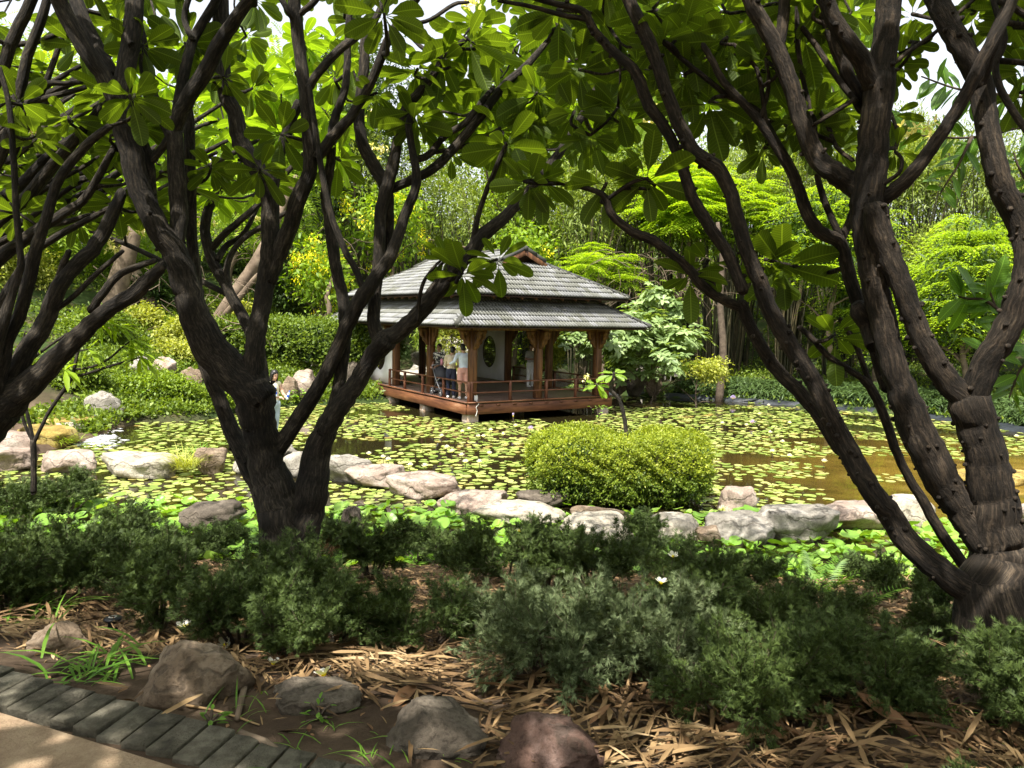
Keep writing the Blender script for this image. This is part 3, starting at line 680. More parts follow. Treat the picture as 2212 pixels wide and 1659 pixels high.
# boarding of the upper roof (solid slabs following each slope, drawn in from the verges)
v = [(x0+.03, y0+.03, UE-.02), (x1-.03, y0+.03, UE-.02), (x1-.03, y1-.03, UE-.02), (x0+.03, y1-.03, UE-.02), (B_-HW, gy0, zh-.02), (B_+HW, gy0, zh-.02), (B_+HW, gy1, zh-.02), (B_-HW, gy1, zh-.02)]
v2 = v+[(a, b, c-.04) for a, b, c in v]
f = []
for i in range(4):
    j = (i+1) % 4; f += [(i, j, 4+j, 4+i), (8+j, 8+i, 12+i, 12+j), (j, i, 8+i, 8+j)]
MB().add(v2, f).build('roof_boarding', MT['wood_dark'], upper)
for s_ in (-1, 1):
    a = [(B_+s_*HW, GF+.02, zh-.02), (B_+s_*HW, y1-(GF-y0)-.02, zh-.02), (B_, y1-(GF-y0)-.02, RZ-.07), (B_, GF+.02, RZ-.07)]
    vv_ = a+[(p[0], p[1], p[2]-.04) for p in a]
    MB().add(vv_, [(0, 1, 2, 3), (7, 6, 5, 4), (0, 3, 7, 4), (1, 0, 4, 5), (2, 1, 5, 6)]).build('roof_boarding', MT['wood_dark'], upper)
# gable walls, barge boards, ridge
for gy, s_ in ((gy0+.02, 1), (gy1-.02, -1)):
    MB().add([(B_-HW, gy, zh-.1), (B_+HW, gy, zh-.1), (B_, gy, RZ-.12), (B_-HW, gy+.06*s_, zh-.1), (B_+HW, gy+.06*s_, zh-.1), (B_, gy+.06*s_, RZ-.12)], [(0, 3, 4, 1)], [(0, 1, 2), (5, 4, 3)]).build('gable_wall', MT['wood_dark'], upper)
    fy = GF+.03 if s_ > 0 else y1-(GF-y0)-.03
    for q_ in (-1, 1): MB().beam((B_+q_*.01, fy, RZ-.13), (B_+q_*(HW+.05), fy, zh-.1+.0), .05, .16, .005).build('barge_board', MT['wood'], upper)
hip_roll((B_, GF-.02, RZ+.0), (B_, y1-(GF-y0)+.02, RZ+.0), upper)
for s_ in (-1, 1):
    for fy in (GF+.06, y1-(GF-y0)-.06): hip_roll((B_+s_*(HW+.02), fy, zh+.05), (B_+s_*.03, fy, RZ+.0), upper)
    xx = x0 if s_ < 0 else x1
    for yy, gy in ((y0, gy0), (y1, gy1)): hip_roll((xx, yy, UE+.03), (B_+s_*HW, gy, zh+.03), upper)
# rafter ends showing under the upper eave
for i in range(9):
    xx = x0+1.1+i*(Lx-2.2)/8; MB().beam((xx, y0+.12, UE-.07), (xx, y0+1.0, UE+.28), .05, .1).build('rafter', MT['wood'], upper)
for i in range(14):
    yy = y0+1.1+i*(Ly-2.2)/13; MB().beam((x0+.12, yy, UE-.07), (x0+1.0, yy, UE+.28), .05, .1).build('rafter', MT['wood'], upper)
for i in range(8):
    xx = -.1+i*(2*B_+.2)/7; MB().beam((xx, -1.0, EAVE-.03), (xx, 0, EAVE+.48), .05, .1).build('rafter', MT['wood'], lower)
for i in range(12):
    yy = -.1+i*(3*A_+.2)/11; MB().beam((-1.0, yy, EAVE-.03), (0, yy, EAVE+.48), .05, .1).build('rafter', MT['wood'], lower)
camp = Vector((0, 0, EYE))
def seen_score(tl):
    Mw = pavM @ tl[1]; p = Mw.translation; n_ = (Mw.to_3x3() @ Vector((0, 0, 1))); d = (camp-p)
    return d.length if n_.dot(d) > 0 or True and n_.dot(d.normalized()) > -.05 else 1e3+d.length
tiles.sort(key=seen_score)
rest = {('lower_roof', 0): [], ('lower_roof', 1): [], ('upper_roof', 0): [], ('upper_roof', 1): []}
for i, (key, Ml, mo) in enumerate(tiles):
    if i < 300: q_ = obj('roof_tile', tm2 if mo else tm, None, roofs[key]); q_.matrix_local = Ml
    else: rest[(key, int(mo))].append(Ml)
for (key, mo), Ms in rest.items():
    if not Ms: continue
    v = np.concatenate([tv@np.array(M.to_3x3()).T+np.array(M.translation) for M in Ms]); f = np.concatenate([tf+len(tv)*i for i in range(len(Ms))])
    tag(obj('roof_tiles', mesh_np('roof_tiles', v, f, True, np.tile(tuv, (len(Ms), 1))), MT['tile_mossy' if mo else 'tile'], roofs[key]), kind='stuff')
print('tiles', len(tiles))
# small fittings: outlet box, cables, fairy lights
MB().box((.05, -.16, .12), (.11, .05, .16), None, .008).build('outlet_box', mat_flat('white_paint', (.75, .74, .7)), pav)
cb = MB(); cb.tube(spline([(.05, -.18, .04), (.0, -.42, -.03), (-.1, -.44, -.12), (-.06, -.43, -.25), (-.12, -.45, -.4)], [.008]*5, 5)[0], .009, 5); cb.build('cable', MT['white_paint'], pav)
cb = MB(); k1 = rise1/run1
pts = [(-.3+i*.42, -OV1+.95+.12*math.sin(i*1.9), 0) for i in range(13)]; pts = [(x, y, EAVE+(y+OV1)*k1+.06) for x, y, _ in pts]
cb.tube(spline(pts, [1]*len(pts), 4)[0], .008, 5)
pts = [(-OV1+.9+.12*math.cos(i*1.7), -.3+i*.45, 0) for i in range(9)]; pts = [(x, y, EAVE+(x+OV1)*k1+.06) for x, y, _ in pts]
cb.tube(spline(pts, [1]*len(pts), 4)[0], .008, 5)
for i in range(26):
    x = 1.0+i*.11; y = -OV1+.75+random.uniform(-.2, .3); cb.tube([(x, y, EAVE+(y+OV1)*k1+.06), (x+random.uniform(-.1, .1), y+random.uniform(-.2, .2), EAVE+(y+OV1)*k1+.07)], .007, 4)
cb.build('roof_cable', mat_flat('cable_pale', (.5, .48, .4)), pav)
hc = MB()
for (x, y) in ((.45, A_*1.25), ): 
    hc.tube(spline([(x, y, EAVE-.1), (x+.03, y, EAVE-.6), (x-.02, y, EAVE-1.1), (x+.02, y, EAVE-1.25)], [.01]*4, 4)[0], .01, 5)
    for i in range(26): hc.ell((x+random.uniform(-.03, .03), y+random.uniform(-.03, .03), EAVE-.15-i*.043), (.013, .013, .018), 6, 4)
    hc.box((x, y, EAVE-1.32), (.05, .04, .11))
hc.build('hanging_light_string', MT['white_paint'], pav)
sw = MB(); sw.tube([(-.14, 3*A_-.02, EAVE-.1), (-.14, 3*A_, 1.1)], .008, 5); sw.box((-.15, 3*A_, 1.02), (.05, .08, .16), None, .008); sw.build('switch_box', MT['white_paint'], pav)
# ------------------------------------------------------------------ foliage tools
def T_leaf(L, Wd, pts, curve=.15, fold=.15, base=0.0):
    """leaf blade along +y, 3 across; pts = list of (t, relative half width)"""
    v = []; uv = []
    for t, w_ in pts:
        y = base+t*L; z = -curve*L*t*t
        for sx in (-1, 0, 1): v.append((sx*w_*Wd/2, y, z+abs(sx)*fold*w_*Wd/2)); uv.append((sx*max(w_, .35), t))
    n = len(pts); f = [(i*3+j, i*3+j+1, i*3+j+4, i*3+j+3) for i in range(n-1) for j in range(2)]
    return np.array(v, float), np.array(f), np.array(uv, float)
PL = T_leaf(1, .30, [(0, .04), (.16, .06), (.3, .4), (.5, .8), (.72, 1), (.88, .84), (.97, .42), (1, .03)], .16, .22)
OV = T_leaf(1, .42, [(0, .06), (.15, .45), (.4, .95), (.65, .95), (.88, .5), (1, .02)], .15, .2)
LN = T_leaf(1, .15, [(0, .1), (.35, 1), (.7, .75), (1, .03)], .3, .2)
def quadleaf(L, wd, z=0.0): return np.array([(0, 0, 0), (wd/2, L*.45, .12*L), (0, L, z), (-wd/2, L*.45, .12*L)], float), np.array([(0, 1, 2, 3)])
QL = quadleaf(1, .5, -.1); QN = quadleaf(1, .22, -.15)
def frond(n=7, ln=.34, wd=.10, droop=.35, ang=1.05):
    v = []; f = []
    for i in range(n):
        t = (i+.6)/n; y = t; z = -droop*t*t; l = ln*(1-.55*abs(t-.35)); 
        for s_ in (-1, 1):
            k = len(v); dx, dy = math.sin(ang)*s_, math.cos(ang)
            v += [(0, y-wd*.35, z), (dx*l*.5, y+dy*l*.5-wd*.45, z+.02), (dx*l, y+dy*l, z-.09*l*2), (dx*l*.5, y+dy*l*.5+wd*.45, z+.02)]; f.append((k, k+1, k+2, k+3))
    return np.array(v, float), np.array(f)
FR = frond(); FRS = frond(5, .42, .16, .3); FRD = frond(8, .26, .07, .75, .9)
def norm(a): return a/(np.linalg.norm(a, axis=-1, keepdims=True)+1e-9)
def scatter(T, P, A, N, Sc):
    tv_, tf_ = T[0], T[1]; A = norm(A); X = norm(np.cross(A, N)); Z = np.cross(X, A)
    Sc = np.asarray(Sc, float).reshape(-1, 1, 1)*np.ones((len(P), 1, 1))
    v = P[:, None, :]+Sc*(tv_[None, :, 0:1]*X[:, None, :]+tv_[None, :, 1:2]*A[:, None, :]+tv_[None, :, 2:3]*Z[:, None, :])
    f = tf_[None]+(np.arange(len(P))*len(tv_))[:, None, None]
    return v.reshape(-1, 3), f.reshape(-1, tf_.shape[1])
def joinvf(L_):
    off = 0; V = []; Fs = []
    for v, f in L_: V.append(v); Fs.append(f+off); off += len(v)
    return np.concatenate(V), np.concatenate(Fs)
def rnd_dirs(n, up=.0, r=rng):
    d = r.normal(size=(n, 3)); d = norm(d); d[:, 2] += up; return norm(d)
def lobes(c, rad, n, r):
    """a crown as several lumps: returns (centres, radii)"""
    c = np.array(c, float); rad = np.array(rad, float); out = []
    for i in range(n):
        d = rnd_dirs(1, .15, r)[0]; k = r.uniform(.35, .72)
        out.append((c+d*rad*k, rad*r.uniform(.32, .55)))
    return out
def leaf_cloud(lbs, n_cl, per, cl_r, T, sc, r, out=.6, droop=0.0, mode='spray', shell=.5):
    """clumps of leaves on the lumps of a crown"""
    w_ = np.array([np.prod(q[1])**(2/3) for q in lbs]); w_ /= w_.sum(); idx = r.choice(len(lbs), n_cl, p=w_)
    C = np.array([q[0] for q in lbs])[idx]; R = np.array([q[1] for q in lbs])[idx]
    d = rnd_dirs(n_cl, .1, r); k = r.uniform(shell, 1.06, (n_cl, 1)); P = C+d*R*k
    P = np.repeat(P, per, 0); D = np.repeat(d, per, 0); n = len(P)
    if mode == 'whorl':
        az = np.tile(np.arange(per)*2*PI/per, n_cl)+np.repeat(r.uniform(0, 6, n_cl), per)+r.normal(0, .18, n)
        tx = norm(np.cross(D, np.array([[.1, .2, 1.]]))); ty = np.cross(D, tx); U = norm(D*.55+np.array([[0, 0, .75]])); tx = norm(np.cross(U, tx)); ty = np.cross(U, tx)
        A = np.cos(az)[:, None]*tx+np.sin(az)[:, None]*ty+U*r.uniform(.05, .5, (n, 1)); A[:, 2] -= droop; N = U+r.normal(0, .12, (n, 3)); P = P+r.normal(0, cl_r*.12, (n, 3))
    elif mode == 'level':
        d0 = np.repeat(d, per, 0); P = np.repeat((C+d*R*k), per, 0); lv = .62; P[:, 2] = np.round(P[:, 2]/lv)*lv+np.repeat(r.normal(0, .05, n_cl), per)
        az = np.tile(np.arange(per)*2*PI/per, n_cl)+np.repeat(r.uniform(0, 6, n_cl), per)+r.normal(0, .15, n)
        A = np.c_[np.cos(az), np.sin(az), r.normal(.05-droop, .08, n)]; N = np.tile([[0, 0, 1.]], (n, 1))+r.normal(0, .1, (n, 3))
    elif mode == 'tier':
        az = np.tile(np.arange(per)*2*PI/per, n_cl)+np.repeat(r.uniform(0, 6, n_cl), per)+r.normal(0, .2, n)
        A = np.c_[np.cos(az), np.sin(az), np.full(n, .15-droop)]+D*.25; N = np.tile([[0, 0, 1.]], (n, 1))+r.normal(0, .15, (n, 3)); P = P+r.normal(0, cl_r*.2, (n, 3))*[1, 1, .3]
    else:
        P = P+r.normal(0, cl_r, (n, 3)); A = D*out+r.normal(0, .6, (n, 3)); A[:, 2] -= droop; N = D*.5+np.array([[0, 0, .9]])+r.normal(0, .4, (n, 3))
    return scatter(T, P, A, N, sc*r.uniform(.7, 1.3, n))
def trunk_mb(base, top, r0, r1, bends=3, seed=0, limbs=5, spread=2.0, crown_c=None, crown_r=None):
    rr = random.Random(seed); mb = MB(); b, t_ = Vector(base), Vector(top); pts = []; rad = []
    for i in range(bends+2):
        k = i/(bends+1); p = b.lerp(t_, k)+Vector((rr.uniform(-1, 1), rr.uniform(-1, 1), 0))*(.12*(t_-b).length*.3 if 0 < i <= bends else 0); pts.append(p); rad.append(r0*(1-k)+r1*k)
    P, R = spline(pts, rad, 4); mb.tube(P, R, 8, True, .08, seed)
    for i in range(limbs):
        k = rr.uniform(.4, 1); j = int(k*(len(P)-1)); a = P[j]; az = rr.uniform(0, 2*PI); L = rr.uniform(.5, 1)*spread
        e = a+Vector((math.cos(az)*L, math.sin(az)*L, L*rr.uniform(.3, 1.0))); m_ = a.lerp(e, .5)+Vector((rr.uniform(-.15, .15)*L, rr.uniform(-.15, .15)*L, .12*L))
        q, w_ = spline([a, m_, e], [R[j]*.6, R[j]*.4, R[j]*.12], 4); mb.tube(q, w_, 6, True, .08, i)
    return mb
def bgtree(name, label, cat, base, crown, rad, T, sc, mat, ncl, per, cl_r, nl=9, mode='spray', dark=0, droop=.1, trunk=(.16, .07), bark_='pale_bark', group=None, seed=1, extra=None, shell=.5, limbs=6, out=.6):
    r = np.random.default_rng(seed); b = Vector(base); root = empty(name, b, 0, label, cat, group)
    c = np.array(crown)-np.array(base)
    lb = lobes(c, rad, nl, r); v, f = leaf_cloud(lb, ncl, per, cl_r, T, sc, r, out, droop, mode, shell)
    obj('crown', mesh_np('crown', v, f), MT[mat], root)['kind'] = 'stuff'
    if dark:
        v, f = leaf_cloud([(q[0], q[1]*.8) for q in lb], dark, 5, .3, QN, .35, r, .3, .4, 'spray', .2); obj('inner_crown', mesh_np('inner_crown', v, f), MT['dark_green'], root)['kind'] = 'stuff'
    if trunk: trunk_mb((0, 0, -.2), tuple(c*np.array([.7, .7, .95])), trunk[0], trunk[1], 3, seed, limbs, max(rad)*.8).build('trunk', MT[bark_], root, True)
    if extra:
        for (nm, T2, sc2, m2, n2, p2, clr, md) in extra:
            v, f = leaf_cloud(lb, n2, p2, clr, T2, sc2, r, .3, .8, md, .85); obj(nm, mesh_np(nm, v, f), MT[m2], root)['kind'] = 'stuff'
    return root
def at(u, v, Y): return W(u, v, Y)
def gz(u, Y, dz=0): x = W(u, 700, Y).x; return Vector((x, Y, h1(x, Y)+dz))
def tree_at(name, label, cat, u0, u1, vtop, vbot, Y, T, sc, mat, ncl, per, cl_r, base_u=None, depth=1.0, **kw):
    a, b = at(u0, vbot, Y), at(u1, vtop, Y); c = (a+b)/2; rad = (abs(b.x-a.x)/2, abs(b.x-a.x)/2*depth, abs(b.z-a.z)/2); c.z = max(c.z, h1(c.x, Y)+rad[2]*.55)
    bs_ = gz(base_u if base_u is not None else (u0+u1)/2, Y)
    return bgtree(name, label, cat, bs_, tuple(c), rad, T, sc, mat, ncl, per, cl_r, **kw)
# ------------------------------------------------------------------ far woodland
r = np.random.default_rng(77)
lb = []
for x in np.arange(-44, 50, 3.2):
    for z0_, Y_ in ((3, 44), (7.5, 46.5), (12, 49)):
        top = 16.5-7.5*sst(15, 21, x)+2.0*math.sin(x*.8)+1.2*math.sin(x*2.1)
        if z0_ < top: lb.append((np.array([x+r.uniform(-1, 1), Y_+r.uniform(-1.5, 1.5), min(z0_+h1(x, Y_)*.25, top)]), np.array([2.4, 2.0, 2.7])*r.uniform(.85, 1.2)))
v, f = leaf_cloud(lb, 30000, 6, .3, QL, .26, r, .5, .1, 'spray', .55)
tag(obj('far_woodland', mesh_np('far_woodland', v, f), MT['vine_green']), 'mass of leafy trees closing the view behind the bamboo grove', 'trees', kind='stuff')
# ------------------------------------------------------------------ trees and shrubs behind the pond
sd_ = 100
TA = tree_at
TA('jacaranda_tree', 'feathery jacaranda with lilac flowers behind the waterfall bank', 'tree', -120, 420, 160, 620, 31, FR, .75, 'fern_bright', 620, 5, .5, base_u=330, mode='spray', droop=.25, trunk=(.3, .12), seed=1, extra=[('blossom', QL, .12, 'lilac_bloom', 60, 26, .14, 'spray')])
TA('jacaranda_tree', 'second feathery tree with lilac clusters, seen between the forked trunks', 'tree', 330, 720, 120, 600, 34, FR, .8, 'fern_bright', 520, 5, .5, base_u=500, droop=.25, trunk=(.25, .1), seed=2, extra=[('blossom', QL, .12, 'lilac_bloom', 26, 26, .14, 'spray')])
TA('flowering_shower_tree', 'golden shower tree hung with yellow flower chains left of the pavilion', 'tree', 590, 790, 480, 720, 32.5, OV, .24, 'cassia_leaf', 420, 5, .3, base_u=712, mode='spray', droop=.4, trunk=(.1, .05), seed=3, limbs=7, extra=[('blossom', QL, .11, 'yellow_bloom', 44, 30, .14, 'spray')])
TA('flowering_shower_tree', 'taller golden shower tree above the left slope of the pavilion roof', 'tree', 700, 960, 390, 590, 36, OV, .26, 'cassia_leaf', 380, 5, .35, base_u=850, mode='spray', droop=.4, trunk=(.12, .05), seed=4, extra=[('blossom', QL, .12, 'yellow_bloom', 30, 30, .15, 'spray')])
TA('flowering_shower_tree', 'golden shower tree with a few yellow blooms just behind the roof ridge', 'tree', 1060, 1230, 450, 600, 35, OV, .24, 'cassia_leaf', 230, 5, .35, base_u=1150, mode='spray', droop=.4, trunk=(.12, .05), seed=5, extra=[('blossom', QL, .12, 'yellow_bloom', 8, 26, .15, 'spray')])
def vine_wall(label, u0, u1, vt, vb, Y, n, seed, mat='vine_green'):
    TA('climber_clad_tree', label, 'tree', u0, u1, vt, vb, Y, QL, .2, mat, n, 6, .22, nl=14, droop=.5, trunk=(.2, .1), seed=seed, shell=.6)
vine_wall('tall tree draped in small-leaved creeper behind the roof peak', 950, 1270, 150, 640, 38, 3600, 6)
vine_wall('creeper-draped tree right of the roof peak, before the bamboo', 1200, 1480, 180, 560, 39.5, 3000, 7)
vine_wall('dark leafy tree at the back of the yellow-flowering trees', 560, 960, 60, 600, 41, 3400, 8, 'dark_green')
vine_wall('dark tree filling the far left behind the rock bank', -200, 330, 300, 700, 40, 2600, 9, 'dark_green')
TA('feathery_tree', 'light green feathery tree with an open crown right of the pavilion roof', 'tree', 1340, 1720, 330, 560, 34.5, FR, .8, 'fern_bright', 420, 6, .4, base_u=1420, mode='tier', droop=.1, trunk=(.16, .06), seed=10, nl=12, shell=.3)
TA('feathery_tree', 'small feathery tree rising between the roof corner and the bamboo', 'tree', 1190, 1400, 520, 640, 33, FR, .62, 'fern_bright', 120, 6, .3, base_u=1300, mode='tier', trunk=(.08, .03), seed=11, nl=8, shell=.2)
for i, (u0, u1, vt, vb, Y, n, lab) in enumerate([
    (1640, 1960, 400, 640, 30.5, 190, 'yellow-green tree with tiers of drooping feathery fronds behind the central right trunk'),
    (1930, 2260, 430, 760, 27.5, 260, 'bright tree with tiered feathery fronds beside the right-hand pond edge'),
    (1750, 2060, 560, 760, 31.5, 150, 'low feathery-fronded tree above the strap-leaved border'),
    (2120, 2500, 380, 700, 29, 200, 'feathery-fronded tree cut off by the right edge of the view')]):
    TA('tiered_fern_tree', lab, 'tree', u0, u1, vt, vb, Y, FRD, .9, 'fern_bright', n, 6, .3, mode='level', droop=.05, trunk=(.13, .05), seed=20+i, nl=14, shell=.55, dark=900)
for i, (u0, u1, vt, vb, Y, n, lab) in enumerate([
    (1560, 1900, 150, 480, 39, 2300, 'tall fine-leaved bamboo crown behind the feathery trees'),
    (1850, 2120, 215, 520, 42, 2200, 'bamboo crown whose tip stands against the white sky'),
    (2060, 2420, 260, 600, 36, 2400, 'dense fine-leaved bamboo behind the rightmost trunk'),
    (1900, 2200, 500, 700, 34, 1500, 'darker bamboo foliage low behind the feathery trees')]):
    TA('tall_bamboo', lab, 'bamboo', u0, u1, vt, vb, Y, QN, .25, 'bamboo_leaf', int(n*1.3), 8, .2, mode='spray', droop=.1, trunk=(.06, .03), bark_='culm', seed=30+i, nl=14, shell=.45, out=.9)
# shrubs
def shrub(label, u0, u1, vt, vb, Y, T, sc, mat, n, per, cl_r, seed, mode='spray', name='garden_shrub', cat='shrub', extra=None, group=None, depth=.8, nl=8, droop=.0, shell=.55):
    return TA(name, label, cat, u0, u1, vt, vb, Y, T, sc, mat, n, per, cl_r, mode=mode, droop=droop, trunk=(.04, .02), bark_='twig', seed=seed, nl=nl, extra=extra, group=group, depth=depth, shell=shell, limbs=8)
shrub('large arching shrub with whorls of pale green leaves right of the pavilion', 1240, 1590, 660, 830, 29.5, OV, .31, 'pale_whorl', 420, 7, .2, 40, 'whorl', 'pale_leaved_shrub', nl=16, droop=.2, shell=.3)
shrub('pale-leaved branch mass hanging left under the eave corner', 1200, 1330, 690, 790, 30.5, OV, .29, 'pale_whorl', 90, 7, .2, 41, 'whorl', 'pale_leaved_shrub', nl=7, droop=.2, shell=.3)
shrub('upper part of the pale-leaved thicket reaching for the roof corner', 1330, 1520, 610, 720, 31, OV, .30, 'pale_whorl', 150, 7, .2, 42, 'whorl', 'pale_leaved_shrub', nl=9, droop=.2, shell=.3)
shrub('yellowish small-leaved bush seen under the pavilion eave between two posts', 1120, 1220, 700, 800, 31, QL, .13, 'olive', 420, 6, .12, 43)
shrub('low yellow-tipped bush on the ramp bank beside the strap-leaved border', 1450, 1570, 770, 820, 28.4, QL, .14, 'olive', 260, 6, .12, 44)
shrub('low dark bush at the foot of the ramp behind the pond rocks', 1290, 1400, 745, 815, 30, QL, .12, 'hedge_green', 420, 6, .12, 45)
shrub('leafy bush behind the seated group, framed by the open bay', 930, 1020, 600, 800, 36.5, QL, .16, 'olive', 520, 6, .2, 46)
shrub('bright bush beside the stone block behind the pavilion', 890, 950, 690, 780, 34.6, LN, .24, 'vine_green', 260, 5, .12, 47)
shrub('tall leafy screen behind the far round window', 1010, 1130, 560, 800, 37, QL, .18, 'vine_green', 900, 6, .25, 48)
shrub('dark rounded bush behind the stone lantern', 470, 720, 610, 730, 35, QL, .15, 'dark_green', 1300, 6, .2, 49)
shrub('small bright shrub under the leaning pale trunk', 470, 560, 655, 740, 31, QL, .15, 'olive', 420, 6, .14, 50)
shrub('dark glossy bush at the top of the left bank', 280, 420, 610, 690, 31.5, QL, .15, 'dark_green', 900, 6, .18, 51)
shrub('yellow-green azalea-like bush beside the big tree root on the left bank', 260, 350, 660, 740, 29, QL, .13, 'olive', 460, 6, .13, 52)
shrub('yellow-green bush left of the clipped hedge', 340, 420, 690, 770, 28, QL, .13, 'olive', 460, 6, .13, 53)
shrub('low bright bush just behind the rock pair on the left bank', 330, 470, 750, 810, 27.2, QL, .12, 'olive', 600, 6, .12, 54)
shrub('broad green bush on the left bank sprinkled with tiny pink flowers', 120, 300, 700, 800, 26.5, QL, .13, 'hedge_green', 1300, 6, .16, 55, extra=[('blossom', QL, .09, 'pink_bloom', 14, 3, .05, 'spray')])
shrub('pink-flowering bush overhanging the rock beside the waterfall', 85, 215, 800, 875, 22.4, QL, .12, 'hedge_green', 900, 6, .13, 56, extra=[('blossom', QL, .1, 'pink_bloom', 8, 4, .05, 'spray')])
shrub('light green bush at the left edge of the far bank', -60, 110, 640, 790, 28, QL, .14, 'olive', 1000, 6, .18, 57)
shrub('mid-green bush behind the leftmost leaning limbs', -80, 120, 560, 680, 31, QL, .16, 'hedge_green', 900, 6, .2, 58)
shrub('conifer-like clipped bush at the left edge beside the stream', -30, 32, 860, 925, 17, QN, .1, 'hedge_green', 500, 7, .08, 59)
shrub('ground-hugging leafy patch in front of the pair of bank boulders', 260, 420, 868, 915, 23.2, QL, .1, 'vine_green', 1500, 6, .12, 60, depth=.4)
shrub('creeping leafy patch right of the boulder pair, running to the pond', 390, 500, 872, 905, 24.0, QL, .1, 'vine_green', 900, 6, .12, 61, depth=.4)
shrub('small dark shrub by the pavilion\'s left corner', 700, 770, 740, 830, 30, QL, .13, 'hedge_green', 360, 6, .12, 62)
shrub('leafy undergrowth at the top of the left slope', 380, 560, 560, 640, 37, QL, .18, 'dark_green', 900, 6, .25, 63)
# low ground cover over the far banks
r = np.random.default_rng(41); n = 80000; X = np.where(r.random(n) < .35, r.uniform(-14, -5, n), r.uniform(-24, 24, n)); Y = np.where(X < -5, r.uniform(19, 36, n), r.uniform(17, 44, n)); Dd = sdist(X, Y); cn = np.hypot((X+4.0)/1.25, Y-34.0)
pm_ = np.array([mnoise.noise(Vector((a_*.5, b_*.5, 2))) for a_, b_ in zip(X, Y)]); kp = (Dd > .03) & (cn > 5.0) & ((pm_ > -.22) | (Dd < 1.2)) & ~((X > 2) & (X < 9) & (Y > 33)) & ((Y > 24) | (X < -5)); X, Y = X[kp], Y[kp]; n = len(X)
P = np.c_[X, Y, hgt(X, Y)+r.uniform(.02, .34, n)*np.maximum(.35, .5+pm_[kp])]; P = np.repeat(P, 3, 0); n = len(P); P = P+r.normal(0, .08, (n, 3))
v, f = scatter(QL, P, rnd_dirs(n, .4, r), rnd_dirs(n, .8, r), .13*r.uniform(.6, 1.4, n))
tag(obj('ground_cover', mesh_np('ground_cover', v, f), MT['hedge_green']), 'low leafy ground cover over the banks beyond the pond', 'ground cover', kind='stuff')
# broad-leaved weeds by the water
def weed(name, label, cat, p, n, L, mat, T=OV, up=.6, seed=0, hgt_=.3, group=None):
    r_ = np.random.default_rng(seed); p = Vector(p); root = empty(name, p, 0, label, cat, group); az = r_.uniform(0, 2*PI, n); rr_ = r_.uniform(.02, hgt_*.8, n)
    P = np.c_[np.cos(az)*rr_, np.sin(az)*rr_, r_.uniform(.2, 1, n)*hgt_]; A = np.c_[np.cos(az), np.sin(az), r_.uniform(-.2, up, n)]; N = np.tile([[0, 0, 1.]], (n, 1))+r_.normal(0, .25, (n, 3))
    me = [mesh_np('leaf', T[0]*L*k, T[1], True, T[2]) for k in (.8, 1, 1.2)]
    for i in range(n):
        X = np.cross(norm(A[i]), N[i]); X /= np.linalg.norm(X); Z = np.cross(X, norm(A[i])); o_ = obj('leaf', me[i % 3], MT[mat] if not me[i % 3].materials else None, root)
        M = Matrix(np.c_[X, norm(A[i]), Z].tolist()).to_4x4(); M.translation = Vector(P[i]); o_.matrix_local = M
    mb = MB()
    for i in range(min(n, 10)): mb.tube([(0, 0, 0), tuple(P[i]*[.5, .5, .7]), tuple(P[i])], .006, 4)
    mb.build('stems', MT['twig'], root); return root
def onl(u, v, d=0): p = onland(u, v); return Vector((p.x, p.y, p.z+d))
weed('broad_leaved_plant', 'pale broad-leaved plant on the green bank between the waterfall and boulders', 'plant', W(325, 880, 23), 26, .22, 'lily_leaf_up', seed=1, hgt_=.55)
weed('broad_leaved_plant', 'round-leaved plant beside the brown rocks left of the pavilion', 'plant', W(650, 862, 26.5), 22, .2, 'lily_leaf_up', seed=2, hgt_=.35)
